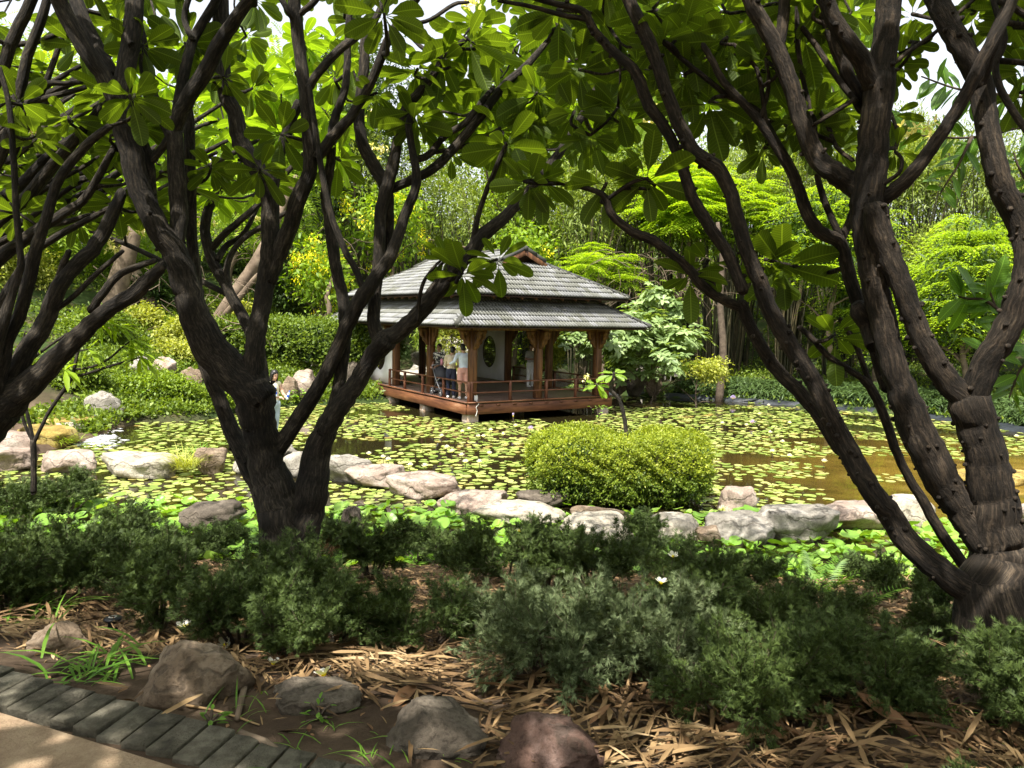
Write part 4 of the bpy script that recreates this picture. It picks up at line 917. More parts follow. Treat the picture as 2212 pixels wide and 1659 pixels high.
# clipped hedge on the court
def box_hedge(name, label, c, size, n, sc, mats, seed, rz=0, rnd=.35, T=QL, base_brown=True, noise_=.10, clump=3, low_mat=None, dip=False):
    r_ = np.random.default_rng(seed); root = empty(name, c, rz, label, 'hedge'); sx_, sy_, sz_ = size
    # superellipsoid surface
    u = rnd_dirs(n, .12, r_); e = 5.0; k = (np.abs(u[:, 0])**e+np.abs(u[:, 1])**e+np.abs(u[:, 2])**e)**(-1/e); P = u*k[:, None]
    k2_ = 1+noise_*(np.sin(P[:, 0]*7+seed)*np.cos(P[:, 1]*6)+.6*np.sin(P[:, 0]*17+P[:, 2]*11)*np.cos(P[:, 1]*13+1))*.7
    P = P*k2_[:, None]*(1-np.abs(r_.normal(0, .05, n)))[:, None]
    gaps = np.sin(P[:, 0]*23+1.3)*np.sin(P[:, 2]*9+P[:, 1]*19+.5)+.4*np.sin(P[:, 0]*41+P[:, 2]*31)
    low = P[:, 2] < -.3; keep = (gaps > -.85) & ~(low & (r_.random(n) < .6)); P = P[keep]; u = u[keep]; m_ = len(P)
    P = P*np.array([sx_/2, sy_/2, sz_/2])+np.array([0, 0, sz_/2])
    if dip: P[:, 2] -= np.where(P[:, 2] > sz_*.6, .16*np.exp(-((P[:, 0]-.15)/.35)**2)*(P[:, 1] > -.2)+.05*np.sin(P[:, 0]*3.1+1)*np.cos(P[:, 1]*2.5), 0)
    P = np.repeat(P, clump, 0); u = np.repeat(u, clump, 0); m_ = len(P); tipd = np.repeat(norm(u[::clump]*.6+np.array([[0, 0, .5]])+r_.normal(0, .45, (m_//clump, 3))), clump, 0)
    along = np.tile(np.arange(clump)/max(1, clump-1), m_//clump)[:, None]; P = P+tipd*sc*1.5*along*np.repeat(r_.uniform(.3, 1.5, (m_//clump, 1)), clump, 0)+r_.normal(0, sc*.15, (m_, 3))
    A = tipd*.7+r_.normal(0, .55, (m_, 3)); N = u*.6+np.array([[0, 0, .5]])+r_.normal(0, .45, (m_, 3)); scs = sc*r_.uniform(.55, 1.25, m_)
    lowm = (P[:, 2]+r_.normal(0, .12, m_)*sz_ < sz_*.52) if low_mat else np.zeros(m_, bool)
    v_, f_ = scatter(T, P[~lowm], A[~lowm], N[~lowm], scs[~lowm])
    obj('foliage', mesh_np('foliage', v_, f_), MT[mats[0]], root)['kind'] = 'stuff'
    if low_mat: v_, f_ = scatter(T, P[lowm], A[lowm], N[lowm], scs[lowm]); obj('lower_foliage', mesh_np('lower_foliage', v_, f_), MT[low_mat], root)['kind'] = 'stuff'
    # inner leaves and stems
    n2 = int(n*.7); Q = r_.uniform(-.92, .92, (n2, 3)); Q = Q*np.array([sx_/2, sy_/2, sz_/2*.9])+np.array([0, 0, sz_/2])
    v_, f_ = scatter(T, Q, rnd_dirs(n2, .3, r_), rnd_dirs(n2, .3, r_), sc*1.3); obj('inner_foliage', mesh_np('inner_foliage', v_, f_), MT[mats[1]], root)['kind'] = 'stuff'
    mb = MB()
    for i in range(110 if sx_ > 2 else 40):
        x, y = r_.uniform(-.45, .45)*sx_, r_.uniform(-.45, .45)*sy_; mb.tube([(x*.8, y*.8, 0), (x*.95, y*.95, sz_*.4), (x*1.05, y*1.05, sz_*.85)], [.014, .01, .004], 4)
    mb.build('stems', MT['twig'], root); return root
p = W(585, 805, 30)
box_hedge('clipped_hedge', 'long clipped green hedge in front of the stone lantern', (p.x, 30, h1(p.x, 30)-.1), (9.6, 2.2, 1.55), 12000, .14, ('hedge_green', 'dark_green'), 5, .03)
# hero bush on the stepping-stone island
bc = G(1352, 1090, .1)
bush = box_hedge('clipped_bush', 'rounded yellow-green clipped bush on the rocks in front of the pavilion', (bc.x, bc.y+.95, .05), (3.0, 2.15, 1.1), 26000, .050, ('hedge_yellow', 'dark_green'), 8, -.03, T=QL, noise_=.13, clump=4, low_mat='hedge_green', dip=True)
# strap-leaved border along the far right shore
P, _ = spline([(p.x, p.y, 0) for p in FARR], [1]*len(FARR), 12); r_ = np.random.default_rng(9); k = 0
seglen = 26
lab_b = ['strap-leaved border plants at the foot of the bamboo, nearest the pavilion', 'strap-leaved border plants behind the open pond, mid right', 'strap-leaved border plants beyond the central right trunk', 'strap-leaved border plants between the two large right trunks', 'strap-leaved border plants at the right edge of the pond']
P = P[12:]; chunks = [P[i:i+20] for i in range(0, len(P)-4, 20)][:5]
for ci, ch in enumerate(chunks):
    base = ch[0]; n = 2600; j = r_.integers(0, len(ch)-1, n); t_ = r_.random(n); dd = r_.uniform(.35, 2.3, n)
    C = np.array([tuple(q) for q in ch]); a = C[j]; b = C[j+1]; d = norm(b-a); nn_ = np.c_[-d[:, 1], d[:, 0], 0*t_]
    Q = a+(b-a)*t_[:, None]+nn_*dd[:, None]; hh = .75*(1-np.abs(dd-1.3)/2.2); Q[:, 2] = hgt(Q[:, 0], Q[:, 1])+r_.uniform(.1, 1, n)*hh
    Q = np.repeat(Q, 5, 0); m_ = len(Q); az = r_.uniform(0, 2*PI, m_); A = np.c_[np.cos(az), np.sin(az), r_.uniform(-.7, .5, m_)]; A[:, 1] -= .3
    v_, f_ = scatter(LN, Q-np.array(tuple(base)), A, np.tile([[0, 0, 1.]], (m_, 1))+r_.normal(0, .2, (m_, 3)), .26*r_.uniform(.7, 1.3, m_))
    rt = empty('border_plants', base, 0, lab_b[ci], 'plants', 'strap-leaved border along the far shore'); o_ = obj('foliage', mesh_np('foliage', v_, f_), MT['strap_dark'], rt); o_['kind'] = 'stuff'
# bamboo grove
rb = random.Random(4); gi = 0
spots = [(x, 34.5+((i*37) % 5)*.9) for i, x in enumerate(np.arange(3.2, 21, 1.15))]+[(x, 39+(i % 3)) for i, x in enumerate(np.arange(-14, 3, 2.1))]
ordn = ['first', 'second', 'third', 'fourth', 'fifth', 'sixth', 'seventh', 'eighth', 'ninth', 'tenth', 'eleventh', 'twelfth', 'thirteenth', 'fourteenth', 'fifteenth', 'sixteenth', 'seventeenth', 'eighteenth']
for i, (x, y) in enumerate(spots):
    right = x >= 3.2; k_ = i if right else i-sum(1 for s_ in spots if s_[0] >= 3.2)
    lab = ('bamboo clump, %s from the pavilion in the dark grove right of it' % ordn[k_]) if right else ('bamboo clump behind the pavilion, %s from the left of those there' % ordn[k_])
    rt = empty('bamboo_clump', (x, y, h1(x, y)-.1), 0, lab, 'bamboo', 'bamboo clumps of the grove'); mb = MB()
    for j in range(30 if right else 20):
        a = rb.uniform(0, 2*PI); q = rb.uniform(0, .75); bx, by = math.cos(a)*q, math.sin(a)*q; ln = rb.uniform(6.5, 10) if right else rb.uniform(5, 9); lean = rb.uniform(.3, 2.2)
        pts = [(bx, by, 0), (bx+math.cos(a)*lean*.12, by+math.sin(a)*lean*.12, ln*.35), (bx+math.cos(a)*lean*.4, by+math.sin(a)*lean*.4, ln*.7), (bx+math.cos(a)*lean, by+math.sin(a)*lean, ln)]
        mb.tube(pts, [.042, .04, .03, .01], 5, False)
    o_ = mb.build('culms', MT['culm'], rt, True); o_['kind'] = 'stuff'
    r_ = np.random.default_rng(500+i); v_, f_ = leaf_cloud([(np.array([0, 0, 8.0 if right else 7]), np.array([1.7, 1.5, 2.6]))], 330, 8, .25, QN, .28, r_, .9, .2, 'spray', .3)
    o_ = obj('foliage', mesh_np('foliage', v_, f_), MT['bamboo_leaf'], rt); o_['kind'] = 'stuff'
# individual trunks behind
def polytrunk(name, label, cat, pts, rad, mat, parts=(), step=4, n=9):
    b = Vector(pts[0]); root = empty(name, b, 0, label, cat); P, R = spline([Vector(q)-b for q in pts], rad, step); mb = MB(); mb.tube(P, R, n, True, .06, 3); mb.build('trunk', MT[mat], root, True)
    for q, w_ in parts: P, R = spline([Vector(a)-b for a in q], w_, step); MB().tube(P, R, 7, True, .06, 4).build('branch', MT[mat], root, True)
    return root
polytrunk('leaning_tree', 'pale leaning tree trunk forking low, seen between the left frangipani stems', 'tree', [gz(462, 30)+Vector((0, 0, -.1)), W(470, 700, 30), W(505, 640, 30), W(540, 590, 30), W(562, 550, 30), W(600, 470, 31), W(640, 380, 32)], [.34, .3, .26, .24, .22, .17, .1], 'pale_bark',
          [([W(478, 690, 29.8), W(520, 640, 29.4), W(548, 605, 29.3), W(575, 575, 29)], [.13, .12, .10, .06])])
polytrunk('bare_tree', 'grey buttressed tree trunk on the left bank behind the yellow-green bushes', 'tree', [gz(228, 29.5), W(232, 700, 29.5), W(246, 650, 29.5), W(262, 590, 29.5), W(285, 520, 29.5), W(300, 430, 30)], [.75, .6, .42, .36, .3, .2], 'pale_bark')
polytrunk('twisted_tree', 'twisted pale trunk of a small tree beside the left corner of the pavilion roof', 'tree', [gz(700, 31), W(707, 730, 31), W(700, 700, 31), W(712, 670, 31), W(706, 640, 31), W(718, 600, 31.5), W(725, 560, 32)], [.17, .14, .12, .11, .10, .08, .05], 'pale_bark',
          [([W(708, 718, 31), W(722, 700, 31), W(732, 680, 31)], [.07, .05, .03])])
polytrunk('slim_tree', 'slim upright grey trunk inside the bamboo, right of the pale-leaved shrub', 'tree', [gz(1560, 30.5), W(1562, 760, 30.5), W(1556, 660, 30.5), W(1560, 560, 30.5), W(1550, 480, 30.5)], [.17, .15, .13, .10, .07], 'twig')
# bare twigs (dead brush) right of the roof and on the left
def brush(label, c, rad, n, seed, name='bare_branches'):
    rr = random.Random(seed); rt = empty(name, c, 0, label, 'branches'); mb = MB()
    for i in range(n):
        p = Vector((rr.uniform(-1, 1)*rad[0], rr.uniform(-1, 1)*rad[1], rr.uniform(-1, 1)*rad[2])); d = Vector((rr.uniform(-1, 1), rr.uniform(-.5, .5), rr.uniform(-.8, .3))).normalized(); L = rr.uniform(.6, 1.8); pts = [p]
        for k in range(5): d = (d+Vector((rr.uniform(-.4, .4), rr.uniform(-.4, .4), rr.uniform(-.45, .2)))).normalized(); pts.append(pts[-1]+d*L/5)
        mb.tube(pts, np.linspace(.016, .005, 6), 4, False)
    mb.build('branches', MT['pale_bark'], rt, True)
brush('tangle of pale bare twigs above the right corner of the pavilion roof', W(1420, 610, 32), (2.6, 1, 1.2), 130, 1)
brush('bare drooping twigs over the left bank', W(370, 640, 27), (2.6, 1, 1.2), 50, 2)
brush('thin bare twigs in the shade left of the roof', W(650, 520, 33), (2.6, 1, 1.2), 60, 3)
# stone lantern
q = W(606, 737, 32.4); q.z = h1(q.x, 32.4)+.35
lt = empty('stone_lantern', (q.x, 32.4, h1(q.x, 32.4)), 0, 'small stone garden lantern above the clipped hedge', 'lantern'); zb = q.z-lt.location.z
MB().lathe([(.0, 0), (.28, 0), (.28, zb*.5), (.2, zb*.6), (.17, zb), (.0, zb)], n=10).build('pedestal', MT['lantern_stone'], lt)
MB().lathe([(.0, zb), (.3, zb), (.3, zb+.06), (.2, zb+.1), (.0, zb+.1)], n=6).build('platform', MT['lantern_stone'], lt)
fb = MB(); 
for a in range(6): fb.box((math.cos(a*PI/3)*.15, math.sin(a*PI/3)*.15, zb+.2), (.05, .05, .22))
fb.build('light_chamber', MT['lantern_stone'], lt)
MB().lathe([(.0, zb+.31), (.36, zb+.29), (.38, zb+.33), (.2, zb+.42), (.09, zb+.47), (.0, zb+.47)], n=6).build('cap', MT['lantern_stone'], lt)
MB().lathe([(.0, zb+.46), (.05, zb+.47), (.08, zb+.53), (.06, zb+.58), (0, zb+.63)], n=8).build('finial', MT['lantern_stone'], lt)
# ------------------------------------------------------------------ rocks
def rock(label, c, size, mat, seed, rz=None, flat=.0, name='rock', cat='rock', sub=4, rough=.16, group=None, tilt=0.0):
    r_ = np.random.default_rng(seed); bm = bmesh.new(); bmesh.ops.create_icosphere(bm, subdivisions=sub, radius=1)
    v = np.array([q.co[:] for q in bm.verts]); f = np.array([[q.index for q in p.verts] for p in bm.faces]); bm.free()
    u = v.copy(); e = 3.2; k = (np.abs(u)**e).sum(1)**(-1/e); v = u*(.35+.65*k)[:, None]
    for i in range(9):            # flat cut faces
        nn_ = norm(r_.normal(size=3)*np.array([1, 1, .8])); d = r_.uniform(.62, .88); s_ = v@nn_-d; v -= np.outer(np.maximum(s_, 0)*.85, nn_)
    if flat: s_ = v[:, 2]-flat; v[:, 2] -= np.maximum(s_, 0)*.82
    off = r_.uniform(0, 50, 3)
    ns = np.array([mnoise.fractal(Vector(q*1.6+off), .75, 2.1, 5) for q in v]); v *= (1+rough*ns)[:, None]
    lay = np.sin(v[:, 2]*14+ns*5+off[0])*.014; v[:, :2] *= (1+lay)[:, None]
    v *= np.array(size)/2; me = mesh_np('rock', v, f, True); o_ = obj(name, me, MT[mat]); o_.location = c; o_.rotation_euler = (r_.uniform(-.05, .05)+tilt, r_.uniform(-.06, .06), r_.uniform(-.25, .25) if rz is None else rz)
    return tag(o_, label, cat, group)
def rock_px(label, u0, u1, vt, vb, mat, seed, z=0.0, Y=None, dep=.8, sink=.35, **kw):
    b = G((u0+u1)/2, vb, z) if Y is None else W((u0+u1)/2, vb, Y); b.z = max(b.z, h1(b.x, b.y)-.05) if Y is not None else b.z; Y_ = b.y; kx = 1+.5*dep*(u1-u0)*S/F; px = F/Y_*1.0
    wd = (u1-u0)*S/F*Y_; d_ = wd*dep
    # visible height: top edge of the far side
    hpx = (vb-vt)*S; ang = (EYE-b.z)/Y_; ht = max(.18, (hpx/F*(Y_+d_*.5))-ang*d_*.62)*(1.22 if kw.get('flat') else 1.05)
    H = ht*(1+sink); return rock(label, (b.x*kx, Y_+d_*.5, b.z+ht-H/2), (wd*1.0, d_, H*1.08), mat, seed, **kw)
RK = rock_px
RK('large pale flat-topped stepping rock at the left end of the row', 212, 400, 975, 1038, 'rock_pale', 1, flat=.62, rz=0)
RK('pinkish rock left of the large pale one, behind the dark shrubs', 92, 222, 972, 1026, 'rock_pink', 2, flat=.7)
RK('rounded pink boulder at the far left edge of the pond', -40, 80, 928, 978, 'rock_pink', 3, z=.1)
RK('low pink slab under the pink boulder, left edge', -60, 72, 965, 1012, 'rock_pink', 4, z=.1, flat=.6)
RK('brown weathered rock behind the grass tuft, left of the forked trunk', 418, 496, 968, 1027, 'rock_brown', 5, flat=.7)
RK('grey rock glimpsed between the two legs of the left trunk', 505, 600, 965, 1025, 'rock_grey', 6, flat=.7)
RK('grey-brown rock just right of the left trunk', 612, 705, 976, 1036, 'rock_grey', 7, flat=.7)
RK('pale grey rock behind the right leg of the left frangipani', 690, 808, 986, 1046, 'rock_grey', 8, flat=.7)
RK('pinkish rock with a cracked top, fourth left of the bush', 744, 882, 1003, 1058, 'rock_pink', 9, flat=.65)
RK('layered flat slab rock overhanging the lily channel', 828, 998, 1023, 1084, 'rock_pink', 10, flat=.6, rz=.05)
RK('broad pale pink rock left of the clipped bush', 920, 1108, 1056, 1112, 'rock_pink', 11, flat=.65)
RK('small dark rock wedged under the left end of the clipped bush', 1110, 1240, 1058, 1098, 'rock_dark', 12, z=.05)
RK('wide pale sunlit rock in front of the bush, its top nearly flat', 1018, 1228, 1080, 1142, 'rock_pale', 13, flat=.6)
RK('pale rounded rock at the foot of the bush behind the dark shrubs', 1208, 1382, 1112, 1184, 'rock_pale', 14, flat=.75)
RK('half-hidden tan rock directly under the front of the bush', 1232, 1368, 1094, 1142, 'rock_brown', 15, z=.05, flat=.7)
RK('pale rock partly screened by a juniper, right of centre', 1378, 1520, 1108, 1170, 'rock_pale', 16, flat=.7)
RK('small tan rock beside the large layered rock', 1500, 1566, 1136, 1182, 'rock_brown', 17)
RK('large layered grey-brown rock right of the bush', 1520, 1692, 1102, 1178, 'rock_grey', 18, flat=.6)
RK('tan angular rock touching the right side of the bush', 1545, 1632, 1052, 1108, 'rock_pink', 19, flat=.7)
RK('grey slanting rock with a split surface, left of the leaning stem', 1628, 1814, 1084, 1176, 'rock_grey', 20, flat=.55)
RK('flat-topped beige rock behind the leaning stem', 1750, 1908, 1080, 1152, 'rock_pink', 21, flat=.6)
RK('beige rock between the leaning stems of the right frangipani', 1916, 2014, 1072, 1140, 'rock_pale', 22, flat=.65)
RK('pinkish rock at the right edge beyond the big trunk', 2182, 2290, 1086, 1150, 'rock_pink', 23, flat=.7)
RK('flat round rock lying under amber water at the right', 2050, 2260, 1010, 1062, 'wet_slab', 24, z=-.12, sink=.1, flat=.5, dep=.5)
RK('dark rock at the near shore between shrub and trunk', 395, 545, 1082, 1140, 'rock_dark', 25, z=.1)
RK('dark upright rock just right of the left trunk base', 736, 792, 1096, 1170, 'rock_dark', 26, Y=8.6)
RK('near-shore tan rock glimpsed through the central shrubs', 1210, 1300, 1190, 1236, 'rock_pale', 27, z=.05)
# far bank
RK('big grey boulder with a streaked face beside the waterfall', 186, 266, 852, 922, 'rock_grey', 30, z=.0, sink=.2, rough=.22)
RK('grey boulder in the ground cover, left of a pinker one', 284, 340, 818, 864, 'rock_grey', 31, Y=24.2)
RK('rounded pinkish boulder behind the grey one on the left bank', 322, 388, 796, 842, 'rock_pink', 32, Y=24.9)
RK('brown boulder half behind the left frangipani trunk', 384, 440, 806, 852, 'rock_brown', 33, Y=24.9)
RK('brown boulder between the trunk and the walking woman', 464, 532, 828, 880, 'rock_brown', 34, Y=24.7)
RK('smooth brown boulder beside the walking woman', 604, 642, 816, 858, 'rock_brown', 35, Y=26.4)
RK('large rounded tan boulder between the woman and the pavilion', 622, 686, 802, 850, 'rock_pink', 36, Y=26.9)
RK('dark pitted rock just left of the pavilion deck', 742, 776, 784, 824, 'rock_dark', 37, Y=29)
RK('rock under the end of the deck, left corner of the pavilion', 700, 790, 826, 852, 'rock_brown', 38, Y=29.5)
RK('tan rock at the stream mouth beyond the sapling', 15, 96, 856, 896, 'rock_brown', 39, z=.2)
RK('grey block of rock beside the bright bush behind the pavilion', 886, 946, 762, 784, 'rock_grey', 40, Y=33)
RK('brown rock on the slope above the left bank', 372, 420, 708, 745, 'rock_dark', 41, Y=30)
RK('dark cliff-like rock behind the far pavilion corner', 940, 1030, 670, 710, 'rock_dark', 42, Y=40)
RK('weathered rock on the slope at the far left', -10, 62, 645, 690, 'rock_grey', 43, Y=30)
RK('dark rounded rock behind the stone lantern', 578, 634, 712, 738, 'rock_brown', 44, Y=29.6)
for i, (u0, u1, vt, vb, mt, lab) in enumerate([(1108, 1142, 790, 824, 'rock_pale', 'pale boulder seen through the pavilion rail'), (1180, 1235, 800, 830, 'rock_pale', 'boulder behind the back railing, between two posts'), (1318, 1356, 798, 838, 'rock_brown', 'small brown boulder right of the pavilion corner post'), (1352, 1396, 798, 842, 'rock_dark', 'dark boulder behind the pond liner'), (1392, 1430, 804, 842, 'rock_brown', 'last boulder before the strap-leaved border')]):
    RK(lab, u0, u1, vt, vb, mt, 50+i, Y=31.3)
RK('mossy flat slab the stream runs over beside the waterfall', 60, 222, 892, 930, 'wet_slab', 60, z=.15, dep=.9, flat=.45, sink=.3)
RK('pale rock at the lip of the waterfall', 92, 178, 908, 944, 'rock_pale', 61, z=.02, flat=.6)
RK('yellow-stained slab below the pale rock at the stream', 30, 160, 912, 968, 'wet_slab', 62, z=.02, dep=.8, flat=.5)
# foreground rocks
def rock_fg(label, u0, u1, vt, vb, mat, seed, dep=.7, **kw):
    b = onland((u0+u1)/2, vb-6); wd = (u1-u0)*S/F*b.y; d_ = wd*dep; ang = (EYE-b.z)/b.y; ht = max(.1, (vb-vt)*S/F*(b.y+d_*.5)-ang*d_*.62); H = ht*1.5
    return rock(label, (b.x, b.y+d_*.5, b.z+ht-H/2), (wd*1.03, d_, H*1.1), mat, seed, rough=.13, sub=5, **kw)
rock_fg('broad tan boulder beside the brick edging, a white flower on its top', 236, 522, 1388, 1548, 'rock_brown', 70, rz=-.15)
rock_fg('smaller brownish rock near the left edge beside the grass tuft', 36, 175, 1345, 1420, 'rock_brown', 71)
rock_fg('dark mottled boulder at the bottom centre', 805, 1046, 1512, 1652, 'rock_dark', 72)
rock_fg('reddish-brown boulder cut by the bottom edge', 1070, 1345, 1562, 1720, 'rock_redbrown', 73)
rock_fg('flat grey stone sunk in the soil left of centre', 560, 768, 1462, 1560, 'rock_dark', 74, flat=.3)
rock_fg('small white-flecked pebble lying near the bricks', 708, 722, 1408, 1416, 'rock_pale', 75, name='pebble', cat='pebble')
# waterfall
wf = MB(); wa, wb = G(182, 932, 0), G(212, 926, 0); r_ = random.Random(2)
for i in range(34):
    t = i/33; q = wa.lerp(wb, t)+Vector((0, r_.uniform(-.04, .04), 0)); k = r_.uniform(.012, .03)
    wf.tube([q+Vector((0, .35, .36)), q+Vector((0, .12, .34)), q+Vector((r_.uniform(-.03, .03), .02, .2)), q+Vector((r_.uniform(-.06, .06), -.04, -.01))], [k, k, k*.8, k*.6], 5)
m, t, o = new_mat('white_water'); bs = nd(t, 'ShaderNodeBsdfPrincipled', Roughness=.15); bs.inputs['Base Color'].default_value = (.8, .82, .82, 1); bs.inputs['Alpha'].default_value = .5; t.links.new(bs.outputs[0], o.inputs[0])
tag(wf.build('waterfall', MT['white_water'], None, True), 'small white waterfall spilling over the slab beside the grey boulder', 'waterfall')
fm = MB(); r_ = random.Random(3)
for i in range(150):
    q = G(r_.gauss(212, 24), r_.gauss(950, 10), .0); fm.ell((q.x, q.y, .004), (r_.uniform(.02, .16), r_.uniform(.02, .07), .012), 6, 3)
tag(fm.build('foam', MT['white_water'], None, True), kind='stuff')
# ------------------------------------------------------------------ water lilies
def pad_T(n=15, up=.0, r_=None):
    v = [(0, 0, 0)]; a0 = .16
    for i in range(n): a = a0+(2*PI-2*a0)*i/(n-1); k = 1+.03*math.sin(5*a); v.append((math.cos(a)*.6*k, math.sin(a)*.6*k, .005+up*.1*math.sin(3*a)))
    for i in range(n): a = a0+(2*PI-2*a0)*i/(n-1); k = 1+.035*math.sin(7*a+1); v.append((math.cos(a)*k, math.sin(a)*k, .012+up*(.22+.12*math.sin(2*a+1)+.1*math.sin(3*a))))
    return np.array(v, float)
pn = 15; pf3 = np.array([(0, 1+i, 2+i) for i in range(pn-1)]); pf4 = np.array([(1+i, 1+pn+i, 2+pn+i, 2+i) for i in range(pn-1)])
def pad_mesh(up, mat):
    me = mesh_np('lily_pad', pad_T(pn, up), [pf4, pf3], True); me.materials.append(MT[mat]); return me
padm = [pad_mesh(u, 'lily_pad') for u in (0, .15, .4)]; padn = [pad_mesh(u, 'lily_leaf_up') for u in (.3, .9, 1.4)]
r_ = np.random.default_rng(21)
def fieldn(x, y):
    return np.array([mnoise.noise(Vector((a*.33, b*.55, 3.1)))+.45*mnoise.noise(Vector((a*1.1, b*1.6, 7))) for a, b in zip(x, y)])
N_ = 34000; X = r_.uniform(-12, 17, N_); Y = r_.uniform(9.3, 33, N_); D = sdist(X, Y)
f_ = fieldn(X, Y)
loc = np.array(pavM.inverted()); lx = loc[0, 0]*X+loc[0, 1]*Y+loc[0, 3]; ly = loc[1, 0]*X+loc[1, 1]*Y+loc[1, 3]
under = (lx > -.5) & (ly > -.5) & (lx < 2*B_+.6) & (ly < 3*A_+.6)
uv = np.array([project((a, b, 0)) for a, b in zip(X, Y)]); U, V = uv[:, 0], uv[:, 1]
dens = .38+0*X
dens = np.where((U > 700) & (U < 1010) & (V > 955) & (V < 985), -.05, dens)          # open water left of the bush
dens = np.where((U > 1560) & (V > 985) & (V < 1100), np.where(U < 1780, -.02, -.30), dens)
dens = np.where((U > 1560) & (V > 1010) & (U > 1950), -.8, dens)
dens = np.where((U > 1300) & (V < 880), -.12, dens)
dens = np.where((U > 1560) & (V < 985) & (V >= 880), .14, dens)
dens = np.where((U < 300) & (V > 920) & (V < 965), -.15, dens)
dens = np.where((U > 730) & (U < 1290) & (V < 905), -.1, dens)
channel = (Y < 12.6)
keep = (D < -.12) & ~under & ((f_+dens > 0) | channel) & (np.hypot(X-bush.location.x, (Y-bush.location.y)*1.2) > 1.5)
X, Y, CH = X[keep], Y[keep], channel[keep]; R = np.where(CH, r_.uniform(.07, .125, len(X)), r_.uniform(.06, .125, len(X)))
cell = {}; sel = []
for i in range(len(X)):
    k = (int(X[i]/.4), int(Y[i]/.4)); ok = True
    for dx in (-1, 0, 1):
        for dy in (-1, 0, 1):
            for j in cell.get((k[0]+dx, k[1]+dy), ()):
                if math.hypot(X[i]-X[j], Y[i]-Y[j]) < (R[i]+R[j])*(.62 if CH[i] else .84): ok = False; break
            if not ok: break
        if not ok: break
    if ok: cell.setdefault(k, []).append(i); sel.append(i)
print('pads', len(sel))
sel.sort(key=lambda i: Y[i]+(0 if project((X[i], Y[i], 0))[1] < 1200 and 0 < project((X[i], Y[i], 0))[0] < 2212 else 100))
bv = {0: [], 1: []}; k3 = [(pad_T(pn, u)) for u in (0, .15, .4, .3, .9, 1.4)]
for c_, i in enumerate(sel):
    up = CH[i] and r_.random() < .4; mi = r_.integers(0, 3); s_ = R[i]*(1.15 if up else 1); rot = Euler((r_.normal(0, .04 if not up else .3), r_.normal(0, .04 if not up else .3), r_.uniform(0, 2*PI)))
    z = .006+.012*(c_ % 4)/4+(r_.uniform(.02, .12) if up else 0)
    if c_ < 300:
        o_ = obj('lily_pad', (padn if CH[i] else padm)[mi], None); o_.location = (X[i], Y[i], z); o_.rotation_euler = rot; o_.scale = (s_,)*3
        tag(o_, 'raised broad green lily leaf crowding the channel before the stepping rocks' if CH[i] else 'round notched lily pad floating flat on the open pond', 'lily pad', 'lily pads in the near channel' if CH[i] else 'lily pads on the open pond')
    else:
        T_ = k3[(3 if CH[i] else 0)+mi]; M = np.array(rot.to_matrix()); bv[int(CH[i])].append(T_*s_@M.T+np.array([X[i], Y[i], z]))
for k, L_ in bv.items():
    if L_:
        n = len(L_); m_ = 1+2*pn; v = np.concatenate(L_); off = (np.arange(n)*m_)[:, None, None]
        tag(obj('lily_pads', mesh_np('lily_pads', v, [(pf4[None]+off).reshape(-1, 4), (pf3[None]+off).reshape(-1, 3)], True), MT['lily_leaf_up' if k else 'lily_pad']), 'the many further lily pads spread across the pond', 'lily pads', kind='stuff')
# flowers on stalks
PT = T_leaf(1, .3, [(0, .3), (.4, 1), (.75, .7), (1, .03)], -.25, .25)
def lily_flower(label, u, v, size, h_, mat, group=None, Y=None, closed=False):
    p = G(u, v, 0); rt = empty('water_lily', p, random.uniform(0, 6), label, 'flower', group)
    MB().tube([(0, 0, -.1), (0.01, 0, h_*.6), (0, 0, h_)], .008, 5).build('stalk', MT['twig'], rt)
    P = []; A = []; n = 12
    for ring, (k, el) in enumerate(((8, .35 if not closed else 1.6), (7, .9 if not closed else 2.2), (5, 1.8))):
        for i in range(k): a = 2*PI*i/k+ring*.4; A.append((math.cos(a), math.sin(a), el)); P.append((0, 0, h_))
    A = np.array(A); v_, f_ = scatter(PT, np.array(P, float), A, np.tile([[0, 0, 1.]], (len(A), 1)), size)
    obj('petals', mesh_np('petals', v_, f_, True), MT[mat], rt); MB().ell((0, 0, h_+size*.15), (size*.18,)*2+(size*.2,), 8, 5).build('centre', MT['yellow_bloom'], rt)
WL = [(1435-0, 1148), ]
for (zx, zy) in [(1375, 1190), (1418, 1172), (1478, 1222), (1513, 1222), (1558, 1180), (1640, 1208), (1275, 1296), (1308, 1324), (1395, 1396), (1485, 1396), (1550, 1338), (1130, 1424), (1037, 1418), (862, 1364), (895, 1380), (770, 1342), (1720, 1150), (1370, 1350), (1240, 1220)]:
    lily_flower('white star-shaped water lily on a thin stalk above the pads', 540+zx/3, 540+zy/3+9, .085, .14, 'white_bloom', 'white water lilies on the pond')
for (zx, zy) in [(1050, 1415), (1000, 1010)]: pass
for (u, v) in [(1640, 905), (1663, 947), (1690, 968), (1612, 930), (1705, 925), (1660, 885), (1705, 1000), (1560, 926), (1780, 1012), (2195, 955), (1668, 990), (1560, 1120)]:
    lily_flower('white star-shaped water lily on a thin stalk above the pads', u, v, .085, .14, 'white_bloom', 'white water lilies on the pond')
lily_flower('closed purple water lily standing tall before the pavilion\'s front corner', 1108, 927, .11, .36, 'lilac_bloom', closed=True)
lily_flower('open pale purple water lily left of the clipped bush', 1146, 936, .12, .1, 'lilac_bloom')
lily_flower('purple-white water lily far out near the strap-leaved border', 1583, 872, .17, .18, 'lilac_bloom')
lily_flower('pale purple water lily right of the clipped bush among the pads', 1625, 922, .13, .1, 'lilac_bloom')
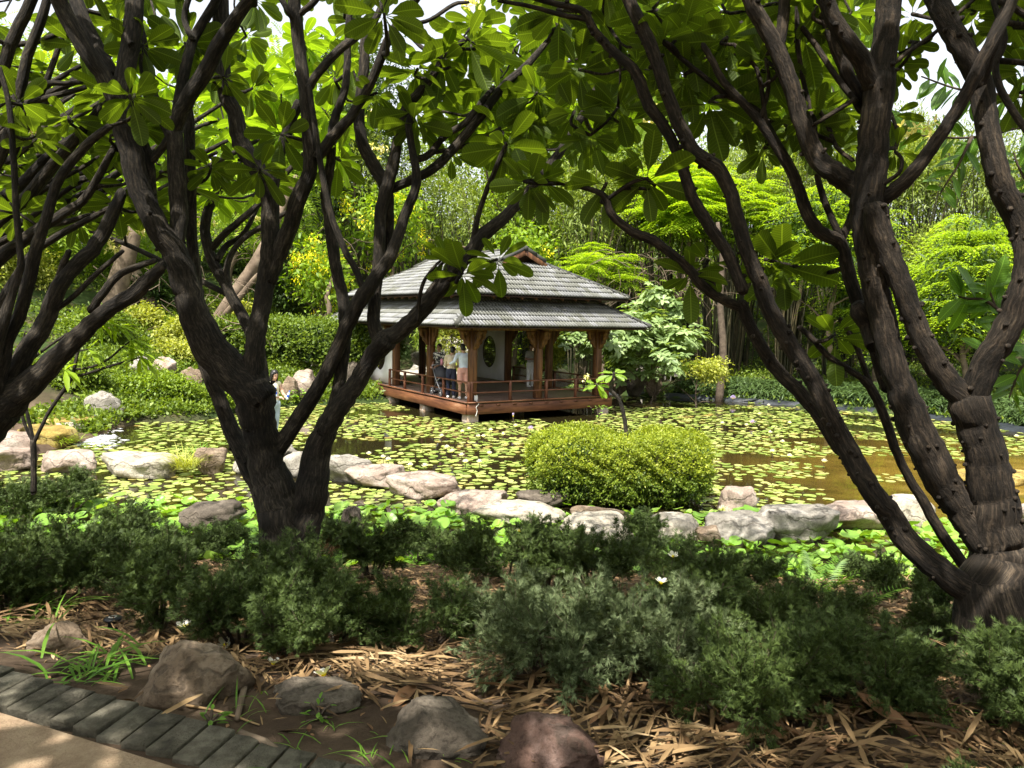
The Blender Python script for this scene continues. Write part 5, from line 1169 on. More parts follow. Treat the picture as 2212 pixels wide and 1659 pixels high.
# ------------------------------------------------------------------ frangipani trees
plm = []
for k, (cv, fo) in enumerate(((.16, .22), (.05, .3), (.3, .15))):
    T_ = T_leaf(1, .40, [(0, .04), (.14, .06), (.28, .42), (.48, .82), (.70, 1), (.86, .90), (.96, .58), (1, .18)], cv, fo); plm.append(T_)
def leafmeshes(mat): 
    out = []
    for T_ in plm: me = mesh_np('leaf', T_[0], T_[1], True, T_[2]); me.materials.append(MT[mat]); out.append(me)
    return out
LM = {'plumeria': leafmeshes('plumeria'), 'plumeria_light': leafmeshes('plumeria_light')}
def bark_coords(me, P, R, n):
    N_ = len(me.vertices); co = np.empty(N_*3, np.float32); me.vertices.foreach_get('co', co); co = co.reshape(-1, 3).copy(); off = random.uniform(0, 50)
    arc = np.concatenate([[0], np.cumsum([(P[i+1]-P[i]).length for i in range(len(P)-1)])])
    out = co.copy(); k = len(P)*n; a = np.arange(n)*2*PI/n
    for i in range(len(P)): out[i*n:(i+1)*n] = np.c_[np.cos(a)*R[i]+off, np.sin(a)*R[i], np.full(n, arc[i])]
    at_ = me.attributes.new('barkco', 'FLOAT_VECTOR', 'POINT'); at_.data.foreach_set('vector', out.astype(np.float32).ravel())
def obj_bark(o_):
    me = o_.data; co = np.empty(len(me.vertices)*3, np.float32); me.vertices.foreach_get('co', co); at_ = me.attributes.new('barkco', 'FLOAT_VECTOR', 'POINT'); at_.data.foreach_set('vector', co); return o_
class Plumeria:
    def __init__(s, label, base, name='frangipani_tree', bark_='bark', lmat='plumeria'):
        s.base = Vector(base); s.root = empty(name, s.base, 0, label, 'tree'); s.nodes = []; s.leaves = []; s.bark = bark_; s.tw = MB(); s.lmat = lmat; s.first = True; s.kn = MB(); s.fl = []
    def stem(s, pts, name='branch', n=12, step=4, knob=0):
        """pts: (u, v, width_px on the 2212 px copy, distance)"""
        P = []; R = []
        for u, v, w_, Y in pts: P.append(W(u, v, Y)-s.base); R.append(w_*S*Y/F/2)
        if s.first: name = 'trunk'; s.first = False
        d0 = (P[0]-P[1]).normalized(); d1 = (P[-1]-P[-2]).normalized(); P = [P[0]+d0*R[0]*.5]+P+[P[-1]+d1*R[-1]*.8]; R = [R[0]*.95]+R+[R[-1]*.45]
        P2, R2 = spline(P, R, step)
        P2 = [p+Vector((random.gauss(0, 1), random.gauss(0, 1), random.gauss(0, 1)))*r_2*.045 for p, r_2 in zip(P2, R2)]
        mb = MB(); mb.tube(P2, R2, n, True, .05, random.randint(0, 999))
        if knob:
            for i in range(len(P2)-1):
                for k in range(knob):
                    if random.random() < .38:
                        p = P2[i].lerp(P2[i+1], random.random()); d = Vector((random.gauss(0, 1), random.gauss(0, 1), random.gauss(0, 1))); ax = (P2[i+1]-P2[i]).normalized(); d = (d-ax*d.dot(ax)).normalized(); q = random.uniform(.006, .014)
                        mb.tube([p+d*R2[i]*.85, p+d*(R2[i]+q*.6), p+d*(R2[i]+q*1.3)], [q*1.3, q*1.0, q*.45], 6)
        me_ = mb.mesh(name, True); bark_coords(me_, P2, R2, n); obj(name, me_, MT[s.bark], s.root)
        s.nodes += [(p+s.base, r_2) for p, r_2 in zip(P2, R2)]
    def cluster(s, c, axis=None, n=None, L=.28, tip=True, light=False, limit=2.2):
        c = Vector(c); r_ = rng
        if tip and s.nodes:
            k = min(range(len(s.nodes)), key=lambda i: (s.nodes[i][0]-c).length*(1+.5*(s.nodes[i][0].z > c.z)) if (s.nodes[i][0]-c).length > .12 else 9)
            a = s.nodes[k][0]; d = (c-a).length
            if d < limit:
                m_ = a.lerp(c, .5)+Vector((r_.normal(0, .06), r_.normal(0, .06), -.10*d)); rr = min(s.nodes[k][1], .012+.012*d)
                P2, R2 = spline([a-s.base, m_-s.base, c-s.base], [rr, rr*.85, .011], 3); s.tw.tube(P2, R2, 6, True, .1, k); s.nodes += [(p+s.base, q) for p, q in zip(P2[2:], R2[2:])]
                ax0 = (c-m_).normalized()
            else: return False
        else: ax0 = Vector((0, 0, 1))
        vd = c-Vector((0, 0, EYE)); vd.z = 0; vd.normalize()
        U = (Vector(axis) if axis is not None else (ax0*.3+Vector((0, 0, .55))+vd*r_.uniform(.35, .95))).normalized(); U = (U+Vector((r_.normal(0, .12), r_.normal(0, .12), 0))).normalized()
        tx = U.orthogonal().normalized(); ty = U.cross(tx); n = n or int(r_.integers(9, 15)); age = r_.uniform(-.22, .1)
        for i in range(n):
            az = i*2.399+r_.normal(0, .15); el = .05+.85*i/n+r_.normal(0, .1)-.15
            A = (tx*math.cos(az)+ty*math.sin(az))*math.cos(el)+U*math.sin(el); A.z -= .10+r_.uniform(0, .3)-age; A.normalize(); N = (U-A*U.dot(A)); N += Vector((r_.normal(0, .25), r_.normal(0, .25), r_.normal(0, .25)))
            X = A.cross(N).normalized(); Z = X.cross(A); sc = L*r_.uniform(.72, 1.12)*(1-.25*(i/n)); M = Matrix((X*sc, A*sc, Z*sc)).transposed().to_4x4(); M.translation = c+A*.02-U*.04*(1-i/n)-s.base
            s.leaves.append((M, int(r_.integers(0, 3)), light))
        return True
    def flower(s, c, n=9):
        s.fl.append(Vector(c)-s.base)
    def finish(s):
        def score(t): 
            p = s.base+t[0].translation; u, v = project(p); inside = -60 < u < 2270 and -60 < v < 1700; return p.length if inside else 1e3+p.length
        s.leaves.sort(key=score); rest = {False: [], True: []}
        for i, (M, k, lt_) in enumerate(s.leaves):
            if i < 300: o_ = obj('leaf', LM['plumeria_light' if lt_ else s.lmat][k], None, s.root); o_.matrix_local = M
            else: rest[lt_].append((M, k))
        for lt_, L_ in rest.items():
            if not L_: continue
            v = np.concatenate([plm[k][0]@np.array(M.to_3x3()).T+np.array(M.translation) for M, k in L_]); f = np.concatenate([plm[k][1]+len(plm[0][0])*i for i, (M, k) in enumerate(L_)]); uv = np.concatenate([plm[k][2] for M, k in L_])
            o_ = obj('foliage', mesh_np('foliage', v, f, True, uv), MT['plumeria_light' if lt_ else s.lmat], s.root); o_['kind'] = 'stuff'
        if s.tw.n: obj_bark(s.tw.build('twigs', MT[s.bark], s.root, True))['kind'] = 'stuff'
        if s.fl:
            P = []; A = []; r_ = np.random.default_rng(5)
            for c in s.fl:
                for k in range(9):
                    q = np.array(tuple(c))+r_.normal(0, .05, 3); ax = norm(r_.normal(size=3)+np.array([0, 0, .6])); t1 = norm(np.cross(ax, [.3, .5, .1])); t2 = np.cross(ax, t1)
                    for j in range(5): a = j*2*PI/5; P.append(q); A.append(np.cos(a)*t1+np.sin(a)*t2+ax*.5)
            v, f = scatter(OV, np.array(P), np.array(A), np.tile([[0, .2, 1.]], (len(P), 1)), .05); o_ = obj('blossoms', mesh_np('blossoms', v, f, True), MT['cream_bloom'], s.root)
# --- left centre tree
a = Plumeria('large frangipani left of centre, its dark stems forking from one base among the junipers', gz(610, 6.3))
a.stem([(625, 1240, 150, 6.3), (615, 1150, 105, 6.2), (596, 1070, 92, 6.2), (575, 1000, 76, 6.2), (560, 920, 74, 6.15), (549, 850, 88, 6.1)], step=6, knob=2, n=16)
a.stem([(549, 850, 84, 6.1), (500, 800, 80, 6.1), (450, 745, 76, 6.05), (418, 670, 64, 6.0), (400, 610, 58, 6.0), (372, 540, 54, 5.95), (340, 490, 50, 5.9), (310, 430, 48, 5.9), (284, 333, 46, 5.85), (256, 225, 44, 5.8)], knob=1, n=14, step=5)
a.stem([(256, 225, 42, 5.8), (225, 165, 36, 5.75), (195, 125, 36, 5.7), (150, 45, 34, 5.65), (122, -15, 32, 5.6), (100, -120, 28, 5.5)])
a.stem([(256, 230, 38, 5.8), (272, 150, 38, 5.85), (286, 67, 38, 5.9), (292, 0, 36, 5.95), (297, -100, 30, 6)])
a.stem([(243, 160, 26, 5.9), (205, 90, 28, 6.0), (172, 20, 30, 6.05), (150, -60, 26, 6.1)])
a.stem([(378, 540, 34, 5.95), (386, 470, 36, 6.0), (384, 400, 36, 6.0), (378, 310, 34, 6.0), (372, 280, 38, 6.0)], step=5)
a.stem([(372, 285, 34, 6.0), (352, 250, 34, 6.0), (328, 210, 30, 6.0), (316, 150, 26, 6.05), (303, 80, 24, 6.1), (296, 40, 22, 6.1), (300, -40, 20, 6.1)])
a.stem([(372, 285, 30, 6.0), (400, 225, 32, 5.95), (440, 160, 32, 5.9), (470, 100, 30, 5.85), (500, 55, 28, 5.8), (545, -10, 24, 5.7)])
a.stem([(378, 270, 22, 6.05), (392, 190, 23, 6.1), (404, 130, 22, 6.1), (420, 80, 20, 6.2), (462, 10, 18, 6.2), (480, -40, 16, 6.2)])
a.stem([(415, 82, 14, 6.15), (398, 40, 12, 6.2), (412, -20, 12, 6.2)])
a.stem([(340, 495, 22, 5.9), (328, 430, 22, 6.0), (322, 350, 22, 6.0), (310, 310, 20, 6.0), (292, 290, 16, 5.95)])
a.stem([(330, 345, 16, 6.0), (350, 320, 16, 6.0), (366, 295, 16, 6.0)])
a.stem([(430, 700, 22, 6.35), (424, 600, 22, 6.4), (414, 500, 24, 6.4), (412, 400, 22, 6.4), (408, 260, 22, 6.4), (400, 200, 20, 6.4)])
a.stem([(549, 850, 60, 6.1), (548, 800, 48, 6.1), (552, 750, 42, 6.1), (562, 680, 40, 6.15), (574, 610, 40, 6.2), (584, 545, 40, 6.2), (584, 450, 38, 6.25), (574, 400, 38, 6.25), (548, 350, 38, 6.25), (522, 310, 38, 6.3), (508, 250, 34, 6.3), (488, 200, 34, 6.3), (477, 110, 34, 6.3), (476, 0, 34, 6.3), (478, -90, 30, 6.3)], step=5)
a.stem([(582, 600, 36, 6.2), (600, 550, 36, 6.2), (622, 500, 34, 6.15), (645, 430, 36, 6.1), (668, 370, 30, 6.1), (668, 300, 28, 6.05), (660, 220, 26, 6.0), (648, 110, 26, 6.0), (637, 20, 26, 5.95), (632, -60, 24, 5.9)], step=5)
a.stem([(648, 30, 12, 5.95), (672, 10, 14, 5.9), (700, -20, 12, 5.9)]); a.stem([(636, 45, 12, 5.95), (620, 20, 12, 5.9), (602, -15, 12, 5.9)])
a.stem([(585, 425, 30, 6.25), (600, 350, 22, 6.3), (622, 280, 22, 6.3), (645, 225, 20, 6.25)])
# rear left leg
a.stem([(600, 1170, 60, 6.35), (565, 1060, 46, 6.4), (530, 990, 42, 6.45), (500, 930, 36, 6.5), (478, 870, 32, 6.5), (452, 810, 30, 6.5), (430, 740, 28, 6.5)], knob=2)
a.stem([(575, 1200, 30, 6.6), (572, 1130, 28, 6.6), (570, 1060, 26, 6.6)], name='branch')
# right leg
a.stem([(640, 1180, 100, 6.2), (660, 1120, 74, 6.2), (676, 1050, 70, 6.2), (684, 980, 62, 6.2), (706, 925, 50, 6.15), (740, 870, 44, 6.1), (775, 820, 40, 6.1), (805, 770, 40, 6.05), (832, 735, 50, 6.0)], step=5, n=14)
a.stem([(832, 735, 42, 6.0), (868, 712, 38, 6.0), (907, 675, 36, 5.95), (955, 614, 36, 5.9), (990, 570, 36, 5.9), (1023, 540, 34, 5.9), (1042, 508, 30, 5.9), (1090, 470, 26, 5.95), (1130, 425, 24, 6.0), (1163, 390, 22, 6.0), (1215, 320, 18, 6.1), (1260, 245, 16, 6.2), (1290, 188, 13, 6.2), (1318, 152, 10, 6.3)], step=5)
a.stem([(1022, 522, 14, 5.9), (1032, 470, 12, 5.85), (1048, 420, 11, 5.8), (1072, 362, 11, 5.75), (1093, 312, 9, 5.7)])
a.stem([(820, 735, 32, 6.05), (808, 700, 28, 6.05), (810, 640, 26, 6.1), (818, 560, 26, 6.1), (824, 450, 26, 6.1), (846, 370, 26, 6.1), (860, 300, 22, 6.1), (878, 235, 22, 6.1), (917, 187, 18, 6.1), (943, 150, 15, 6.1), (955, 125, 13, 6.1)], step=5)
a.stem([(955, 125, 13, 6.1), (980, 105, 12, 6.1), (1007, 84, 10, 6.1)]); a.stem([(953, 126, 11, 6.1), (915, 105, 9, 6.2), (890, 82, 8, 6.2)])
a.stem([(838, 560, 26, 6.2), (838, 470, 26, 6.2), (832, 400, 28, 6.2), (803, 350, 28, 6.2), (780, 300, 26, 6.2), (777, 235, 22, 6.2), (786, 150, 22, 6.2), (790, 85, 20, 6.2), (812, 40, 14, 6.2), (835, -10, 12, 6.2)], step=5)
a.stem([(602, 968, 36, 6.2), (650, 895, 34, 6.15), (692, 830, 32, 6.1), (727, 757, 32, 6.05), (755, 692, 32, 6.0), (786, 636, 34, 5.95), (818, 590, 30, 5.95), (845, 550, 26, 5.95), (873, 470, 22, 6.0), (900, 395, 20, 6.0), (890, 320, 16, 6.0), (883, 262, 14, 6.0), (900, 232, 12, 6.0)], step=5)
a.stem([(838, 412, 20, 6.15), (885, 390, 20, 6.15), (935, 365, 20, 6.15), (990, 308, 20, 6.2), (1040, 250, 19, 6.2), (1088, 185, 18, 6.25), (1134, 145, 15, 6.3), (1180, 92, 12, 6.35), (1203, 62, 10, 6.4)], step=5)
a.stem([(893, 345, 16, 6.05), (925, 335, 15, 6.1), (960, 295, 14, 6.15), (1005, 265, 14, 6.2), (1045, 215, 13, 6.25), (1065, 190, 10, 6.3)])
a.stem([(935, 330, 9, 6.15), (985, 320, 9, 6.2), (1035, 305, 9, 6.25), (1078, 278, 8, 6.3)])
a.stem([(700, 925, 30, 6.1), (722, 870, 28, 6.1), (738, 800, 28, 6.15), (746, 700, 28, 6.15), (740, 640, 26, 6.2), (728, 590, 26, 6.2), (718, 530, 26, 6.2), (710, 460, 24, 6.2), (704, 415, 22, 6.2), (714, 350, 20, 6.2), (718, 280, 19, 6.2), (730, 235, 18, 6.2), (747, 180, 16, 6.2), (753, 60, 14, 6.2), (756, 0, 12, 6.2)], step=5)
a.stem([(788, 632, 16, 5.95), (768, 582, 15, 5.95), (745, 540, 14, 5.95), (720, 480, 14, 5.95), (706, 430, 14, 5.95), (690, 340, 13, 5.95), (678, 255, 12, 5.95), (668, 190, 11, 5.95)])
a.stem([(690, 335, 24, 6.05), (715, 300, 24, 6.05), (745, 268, 22, 6.0), (770, 233, 20, 6.0), (808, 165, 20, 5.95), (833, 100, 20, 5.9), (863, 45, 18, 5.85), (905, -10, 16, 5.8)])
a.stem([(668, 190, 18, 5.98), (690, 155, 18, 5.95), (730, 110, 18, 5.95), (775, 75, 17, 5.95)])
a.stem([(862, 44, 9, 5.9), (890, 50, 9, 5.9), (930, 42, 8, 5.95), (980, 10, 8, 6.0), (1010, 5, 6, 6.0)])
a.stem([(1020, 530, 14, 5.9), (1010, 560, 12, 5.85), (995, 590, 10, 5.8), (985, 610, 8, 5.8)]); a.stem([(905, 690, 9, 5.9), (905, 650, 8, 5.85), (915, 610, 8, 5.8), (935, 580, 7, 5.8), (950, 565, 6, 5.8)])
# --- right tree
b = Plumeria('large knobbly frangipani at the right, its stems fanning from a thick base', gz(2160, 4.0), bark_='bark_knobby')
b.stem([(2190, 1420, 230, 3.9), (2165, 1290, 190, 3.95), (2165, 1210, 130, 4.0), (2150, 1120, 98, 4.0), (2138, 1030, 90, 4.0), (2118, 940, 82, 4.0), (2095, 870, 86, 4.0)], step=6, knob=3, n=18)
b.stem([(2095, 870, 62, 4.0), (2048, 825, 52, 4.0), (2005, 760, 48, 4.0), (1975, 690, 46, 4.0), (1948, 620, 46, 4.0), (1915, 540, 48, 4.0), (1890, 460, 54, 4.0)], step=5, knob=2, n=14)
b.stem([(2095, 870, 62, 4.0), (2128, 790, 58, 3.95), (2170, 720, 56, 3.9), (2205, 640, 56, 3.85), (2222, 560, 54, 3.85), (2205, 490, 52, 3.9), (2170, 420, 50, 3.9), (2150, 360, 48, 3.9), (2132, 270, 46, 3.95), (2116, 180, 46, 4.0), (2085, 115, 46, 4.0), (2050, 55, 46, 4.05), (2020, -10, 44, 4.1), (1995, -100, 40, 4.1)], step=5, knob=2, n=14)
b.stem([(2116, 180, 34, 3.98), (2140, 100, 30, 3.9), (2175, 20, 26, 3.9), (2190, -50, 24, 3.9)])
b.stem([(2150, 1190, 84, 4.0), (2105, 1130, 78, 4.05), (2060, 1075, 72, 4.1), (2015, 1000, 76, 4.1), (1972, 910, 70, 4.1), (1940, 820, 58, 4.1), (1915, 725, 54, 4.1), (1893, 625, 54, 4.1), (1880, 540, 62, 4.1), (1874, 440, 68, 4.1), (1884, 340, 62, 4.1), (1893, 240, 62, 4.1), (1900, 160, 64, 4.1)], step=6, knob=2, n=16)
b.stem([(1900, 165, 56, 4.1), (1912, 80, 52, 4.1), (1920, 0, 50, 4.1), (1925, -100, 46, 4.1)], knob=1)
b.stem([(1890, 190, 46, 4.1), (1866, 140, 40, 4.05), (1830, 85, 36, 4.0), (1795, 30, 34, 4.0), (1775, -30, 32, 4.0)], knob=1)
b.stem([(1862, 225, 30, 4.2), (1830, 160, 30, 4.2), (1804, 90, 28, 4.2), (1782, 20, 28, 4.2), (1765, -50, 26, 4.2)])
b.stem([(1874, 425, 50, 4.1), (1838, 395, 46, 4.15), (1800, 372, 44, 4.15), (1765, 340, 42, 4.2), (1740, 283, 38, 4.2), (1713, 200, 36, 4.2), (1684, 118, 36, 4.2), (1657, 67, 34, 4.2), (1628, 18, 32, 4.2), (1600, -50, 28, 4.2)], step=5, knob=1)
b.stem([(1684, 95, 24, 4.2), (1692, 40, 25, 4.2), (1696, -20, 24, 4.2)])
b.stem([(1895, 440, 34, 4.1), (1953, 393, 30, 4.0), (2003, 333, 28, 3.95), (2053, 260, 27, 3.9), (2093, 190, 26, 3.85), (2137, 100, 24, 3.8), (2180, 20, 22, 3.8), (2200, -40, 20, 3.8)], step=5)
b.stem([(1900, 402, 10, 4.05), (1940, 375, 9, 4.0), (1948, 345, 8, 4.0), (1934, 328, 7, 4.0)])
b.stem([(2150, 1310, 100, 3.9), (2105, 1285, 70, 3.95), (2040, 1237, 58, 4.0), (1970, 1180, 54, 4.05), (1927, 1120, 50, 4.1), (1890, 1070, 48, 4.1), (1858, 1020, 48, 4.15), (1820, 950, 44, 4.2), (1787, 885, 40, 4.2), (1752, 812, 38, 4.25), (1703, 740, 36, 4.3), (1663, 670, 35, 4.3), (1640, 607, 34, 4.3), (1616, 550, 32, 4.3), (1592, 470, 30, 4.3), (1574, 405, 30, 4.3), (1547, 362, 34, 4.3), (1500, 328, 30, 4.3), (1467, 267, 29, 4.3), (1440, 200, 28, 4.3), (1413, 117, 28, 4.3), (1382, 50, 28, 4.3), (1355, -10, 27, 4.3), (1335, -80, 24, 4.3)], step=5, knob=2, n=14)
b.stem([(1810, 965, 30, 4.3), (1760, 885, 30, 4.4), (1722, 842, 30, 4.45), (1680, 800, 29, 4.5), (1645, 750, 28, 4.5), (1620, 705, 27, 4.5), (1602, 660, 30, 4.5)], knob=1)
b.stem([(1602, 665, 22, 4.5), (1548, 640, 22, 4.5), (1513, 612, 22, 4.5), (1480, 572, 20, 4.5), (1440, 540, 20, 4.5), (1410, 519, 22, 4.5), (1365, 500, 19, 4.5), (1322, 465, 17, 4.5), (1310, 432, 16, 4.5), (1292, 415, 12, 4.5), (1247, 402, 10, 4.55), (1173, 390, 9, 4.6)], step=5)
b.stem([(1310, 432, 10, 4.5), (1338, 412, 9, 4.45), (1368, 393, 8, 4.4), (1397, 385, 7, 4.4)])
b.stem([(1602, 620, 26, 4.32), (1572, 550, 26, 4.35), (1530, 485, 26, 4.35), (1492, 418, 24, 4.35), (1472, 352, 24, 4.35), (1442, 285, 23, 4.35), (1402, 228, 24, 4.35), (1380, 172, 24, 4.35), (1362, 143, 22, 4.35), (1313, 100, 18, 4.4), (1280, 60, 18, 4.4), (1260, 25, 16, 4.4), (1200, 8, 12, 4.4), (1150, -5, 10, 4.4)], step=5, knob=1)
b.stem([(1268, 42, 11, 4.4), (1213, 32, 10, 4.4), (1147, 14, 9, 4.4), (1080, 2, 8, 4.4)])
b.stem([(1912, 830, 26, 4.4), (1878, 715, 28, 4.4), (1852, 650, 28, 4.4), (1833, 590, 28, 4.4), (1815, 525, 30, 4.4), (1770, 500, 28, 4.4), (1743, 460, 26, 4.4), (1722, 400, 24, 4.4), (1697, 345, 24, 4.4), (1655, 283, 20, 4.4), (1622, 240, 18, 4.4), (1563, 177, 16, 4.4), (1540, 133, 14, 4.4), (1520, 100, 12, 4.4)], step=5)
b.stem([(1697, 345, 16, 4.4), (1660, 275, 15, 4.45), (1630, 235, 14, 4.45), (1573, 207, 12, 4.45), (1520, 165, 11, 4.45), (1480, 133, 10, 4.45), (1430, 90, 8, 4.45)])
b.stem([(1812, 505, 16, 4.4), (1780, 433, 14, 4.4), (1762, 365, 12, 4.4)]); b.stem([(1820, 515, 18, 4.4), (1840, 465, 18, 4.4), (1850, 430, 16, 4.4)])
b.stem([(1655, 283, 11, 4.4), (1650, 230, 10, 4.4), (1635, 150, 9, 4.4), (1590, 100, 8, 4.4)]); b.stem([(1640, 262, 9, 4.4), (1660, 190, 9, 4.4), (1655, 130, 8, 4.4)])
b.stem([(2085, 1225, 26, 4.6), (2032, 1150, 23, 4.6), (1993, 1080, 22, 4.6), (1965, 1035, 20, 4.6), (1940, 985, 20, 4.6), (1912, 905, 20, 4.6), (1887, 848, 20, 4.6), (1867, 820, 20, 4.6)])
b.stem([(1867, 822, 13, 4.6), (1828, 795, 14, 4.6), (1787, 767, 14, 4.6), (1753, 730, 13, 4.6), (1728, 708, 11, 4.6)]); b.stem([(1880, 830, 13, 4.6), (1853, 757, 12, 4.6), (1833, 715, 12, 4.6), (1815, 690, 9, 4.6)])
b.stem([(1845, 215, 13, 4.15), (1807, 167, 13, 4.2), (1763, 100, 12, 4.25), (1735, 62, 11, 4.25)]); b.stem([(1760, 262, 10, 4.25), (1737, 183, 10, 4.3), (1723, 90, 10, 4.3), (1722, 0, 10, 4.3)])
b.stem([(1840, 345, 9, 4.2), (1807, 317, 9, 4.25), (1787, 267, 10, 4.3), (1770, 240, 9, 4.3)]); b.stem([(1840, 218, 10, 4.1), (1790, 250, 10, 4.15), (1760, 268, 8, 4.15)])
b.stem([(1915, 148, 9, 4.1), (1965, 110, 9, 4.15), (2020, 70, 8, 4.2), (2103, 0, 8, 4.2)])
b.stem([(2225, 290, 16, 3.9), (2195, 250, 15, 3.95), (2168, 205, 15, 4.0), (2150, 145, 14, 4.05), (2170, 85, 13, 4.05), (2148, 10, 12, 4.1), (2140, -40, 10, 4.1)])
b.stem([(2225, 40, 14, 3.9), (2195, 20, 13, 3.9), (2160, 5, 12, 3.9)])
# dead stub
b.stem([(1887, 740, 38, 4.15), (1878, 700, 42, 4.2), (1858, 670, 46, 4.2)], step=3)
# --- left edge tree
c = Plumeria('frangipani at the left edge, its limbs sweeping up to the right over the stream', gz(-260, 5.6))
c.stem([(-260, 1250, 120, 5.6), (-150, 1080, 100, 5.6), (-60, 960, 90, 5.6), (0, 880, 90, 5.6), (40, 850, 64, 5.6)], step=5)
c.stem([(-10, 885, 70, 5.6), (40, 850, 66, 5.6), (85, 810, 50, 5.6), (135, 762, 42, 5.6), (185, 712, 38, 5.6), (228, 672, 34, 5.6), (283, 640, 32, 5.6), (320, 605, 28, 5.6), (350, 575, 22, 5.6)])
c.stem([(10, 850, 46, 5.6), (48, 775, 40, 5.65), (95, 700, 36, 5.7), (128, 620, 34, 5.7), (165, 572, 32, 5.75), (200, 540, 30, 5.8), (235, 480, 28, 5.85), (262, 420, 22, 5.9)])
c.stem([(-15, 860, 44, 5.5), (15, 740, 28, 5.5), (43, 680, 26, 5.5), (62, 607, 26, 5.5), (80, 530, 24, 5.5), (104, 460, 22, 5.5), (128, 385, 20, 5.5), (183, 317, 18, 5.5), (235, 275, 14, 5.5)])
c.stem([(200, 665, 18, 5.6), (225, 630, 17, 5.6), (262, 590, 15, 5.6), (330, 565, 12, 5.6)])
c.stem([(126, 618, 16, 5.7), (133, 580, 14, 5.7), (148, 545, 12, 5.7)]); c.stem([(126, 665, 12, 5.7), (165, 635, 11, 5.7), (210, 590, 11, 5.7), (262, 545, 9, 5.7)])
c.stem([(-20, 780, 34, 5.4), (25, 640, 18, 5.4), (40, 590, 16, 5.4), (45, 560, 14, 5.4), (35, 450, 13, 5.4), (28, 320, 12, 5.4), (18, 220, 11, 5.4), (0, 150, 10, 5.4)])
for (pts) in [
    [(-60, 560, 34, 6.2), (0, 480, 30, 6.2), (60, 425, 28, 6.2), (120, 350, 24, 6.2), (165, 300, 20, 6.2), (218, 232, 16, 6.2)],
    [(-60, 500, 30, 6.4), (0, 432, 24, 6.4), (50, 395, 22, 6.4), (110, 330, 18, 6.4), (170, 290, 14, 6.4)],
    [(-60, 620, 30, 6.0), (0, 560, 26, 6.0), (60, 510, 24, 6.0), (140, 460, 20, 6.0), (190, 420, 18, 6.0), (240, 330, 14, 6.0)],
    [(-40, 420, 24, 6.0), (0, 340, 22, 6.0), (25, 270, 22, 6.0), (45, 190, 22, 6.0), (60, 120, 20, 6.0), (90, 40, 18, 6.0), (110, -30, 16, 6.0)],
    [(-40, 240, 22, 5.8), (0, 160, 24, 5.8), (30, 80, 24, 5.8), (60, 20, 22, 5.8), (90, -50, 20, 5.8)],
    [(-40, 330, 16, 6.5), (40, 260, 15, 6.5), (100, 205, 14, 6.5), (170, 175, 10, 6.5)],
    [(40, 190, 13, 6.1), (80, 180, 12, 6.1), (140, 180, 10, 6.1), (175, 178, 8, 6.1)],
    [(55, 225, 14, 6.1), (110, 210, 13, 6.1), (180, 190, 10, 6.1)],
    [(30, 330, 15, 6.3), (70, 250, 13, 6.3), (110, 150, 12, 6.3), (140, 60, 10, 6.3)],
    [(-20, 690, 22, 5.9), (60, 560, 16, 5.9), (110, 520, 16, 5.9), (180, 480, 13, 5.9), (235, 450, 10, 5.9)],
    [(-30, 540, 16, 6.6), (60, 495, 14, 6.6), (140, 480, 12, 6.6), (190, 465, 9, 6.6)],
    [(0, 510, 12, 6.8), (80, 460, 11, 6.8), (160, 400, 10, 6.8), (230, 370, 8, 6.8)],
    [(-30, 130, 14, 6.2), (20, 100, 13, 6.2), (80, 90, 11, 6.2), (130, 70, 9, 6.2)]]: c.stem(pts)
for k in range(16):
    x0_ = random.uniform(-120, 60); y0_ = random.uniform(250, 560); L_ = random.uniform(160, 300); Yd = random.uniform(6.4, 8.2); w0 = random.uniform(9, 20); sl_ = random.uniform(.45, .85)
    c.stem([(x0_, y0_, w0, Yd), (x0_+L_*.3, y0_-L_*.3*sl_+random.uniform(-12, 12), w0*.9, Yd), (x0_+L_*.65, y0_-L_*.65*sl_+random.uniform(-14, 14), w0*.75, Yd), (x0_+L_, y0_-L_*sl_, w0*.5, Yd)], step=3, n=8)
for k in range(8):
    x0_ = random.uniform(130, 230); y0_ = random.uniform(360, 560); L_ = random.uniform(200, 360); Yd = random.uniform(7.4, 8.6); w0 = random.uniform(10, 18); sl_ = random.uniform(.35, .65)
    c.stem([(x0_, y0_, w0, Yd), (x0_+L_*.3, y0_-L_*.3*sl_+random.uniform(-12, 12), w0*.9, Yd), (x0_+L_*.65, y0_-L_*.65*sl_, w0*.75, Yd), (x0_+L_, y0_-L_*sl_, w0*.5, Yd)], step=3, n=8)
# --- trees further back whose crowns fill the top of the view
d = Plumeria('sunlit frangipani behind the left trunk, its leaves glowing light green', gz(622, 8.6), lmat='plumeria_light')
d.stem([(622, 1180, 50, 8.6), (600, 1050, 40, 8.6), (572, 900, 34, 8.6), (558, 760, 28, 8.6), (500, 640, 24, 8.6), (450, 540, 22, 8.6), (450, 450, 20, 8.6), (520, 340, 16, 8.6), (560, 250, 12, 8.6)])
d.stem([(455, 540, 16, 8.6), (490, 500, 15, 8.6), (560, 440, 13, 8.6), (640, 350, 11, 8.6), (700, 290, 9, 8.6)])
d.stem([(500, 640, 15, 8.6), (490, 580, 14, 8.6), (520, 520, 12, 8.6), (600, 470, 10, 8.6), (640, 445, 8, 8.6)])
d.stem([(500, 640, 13, 8.6), (420, 600, 13, 8.7), (300, 540, 11, 8.8), (200, 500, 8, 8.8)])
d.stem([(470, 560, 13, 8.6), (490, 530, 13, 8.7), (530, 500, 11, 8.7), (575, 400, 9, 8.7)])
e = Plumeria('frangipani whose crown hangs over the pond in the upper middle of the view', gz(1330, 8.3))
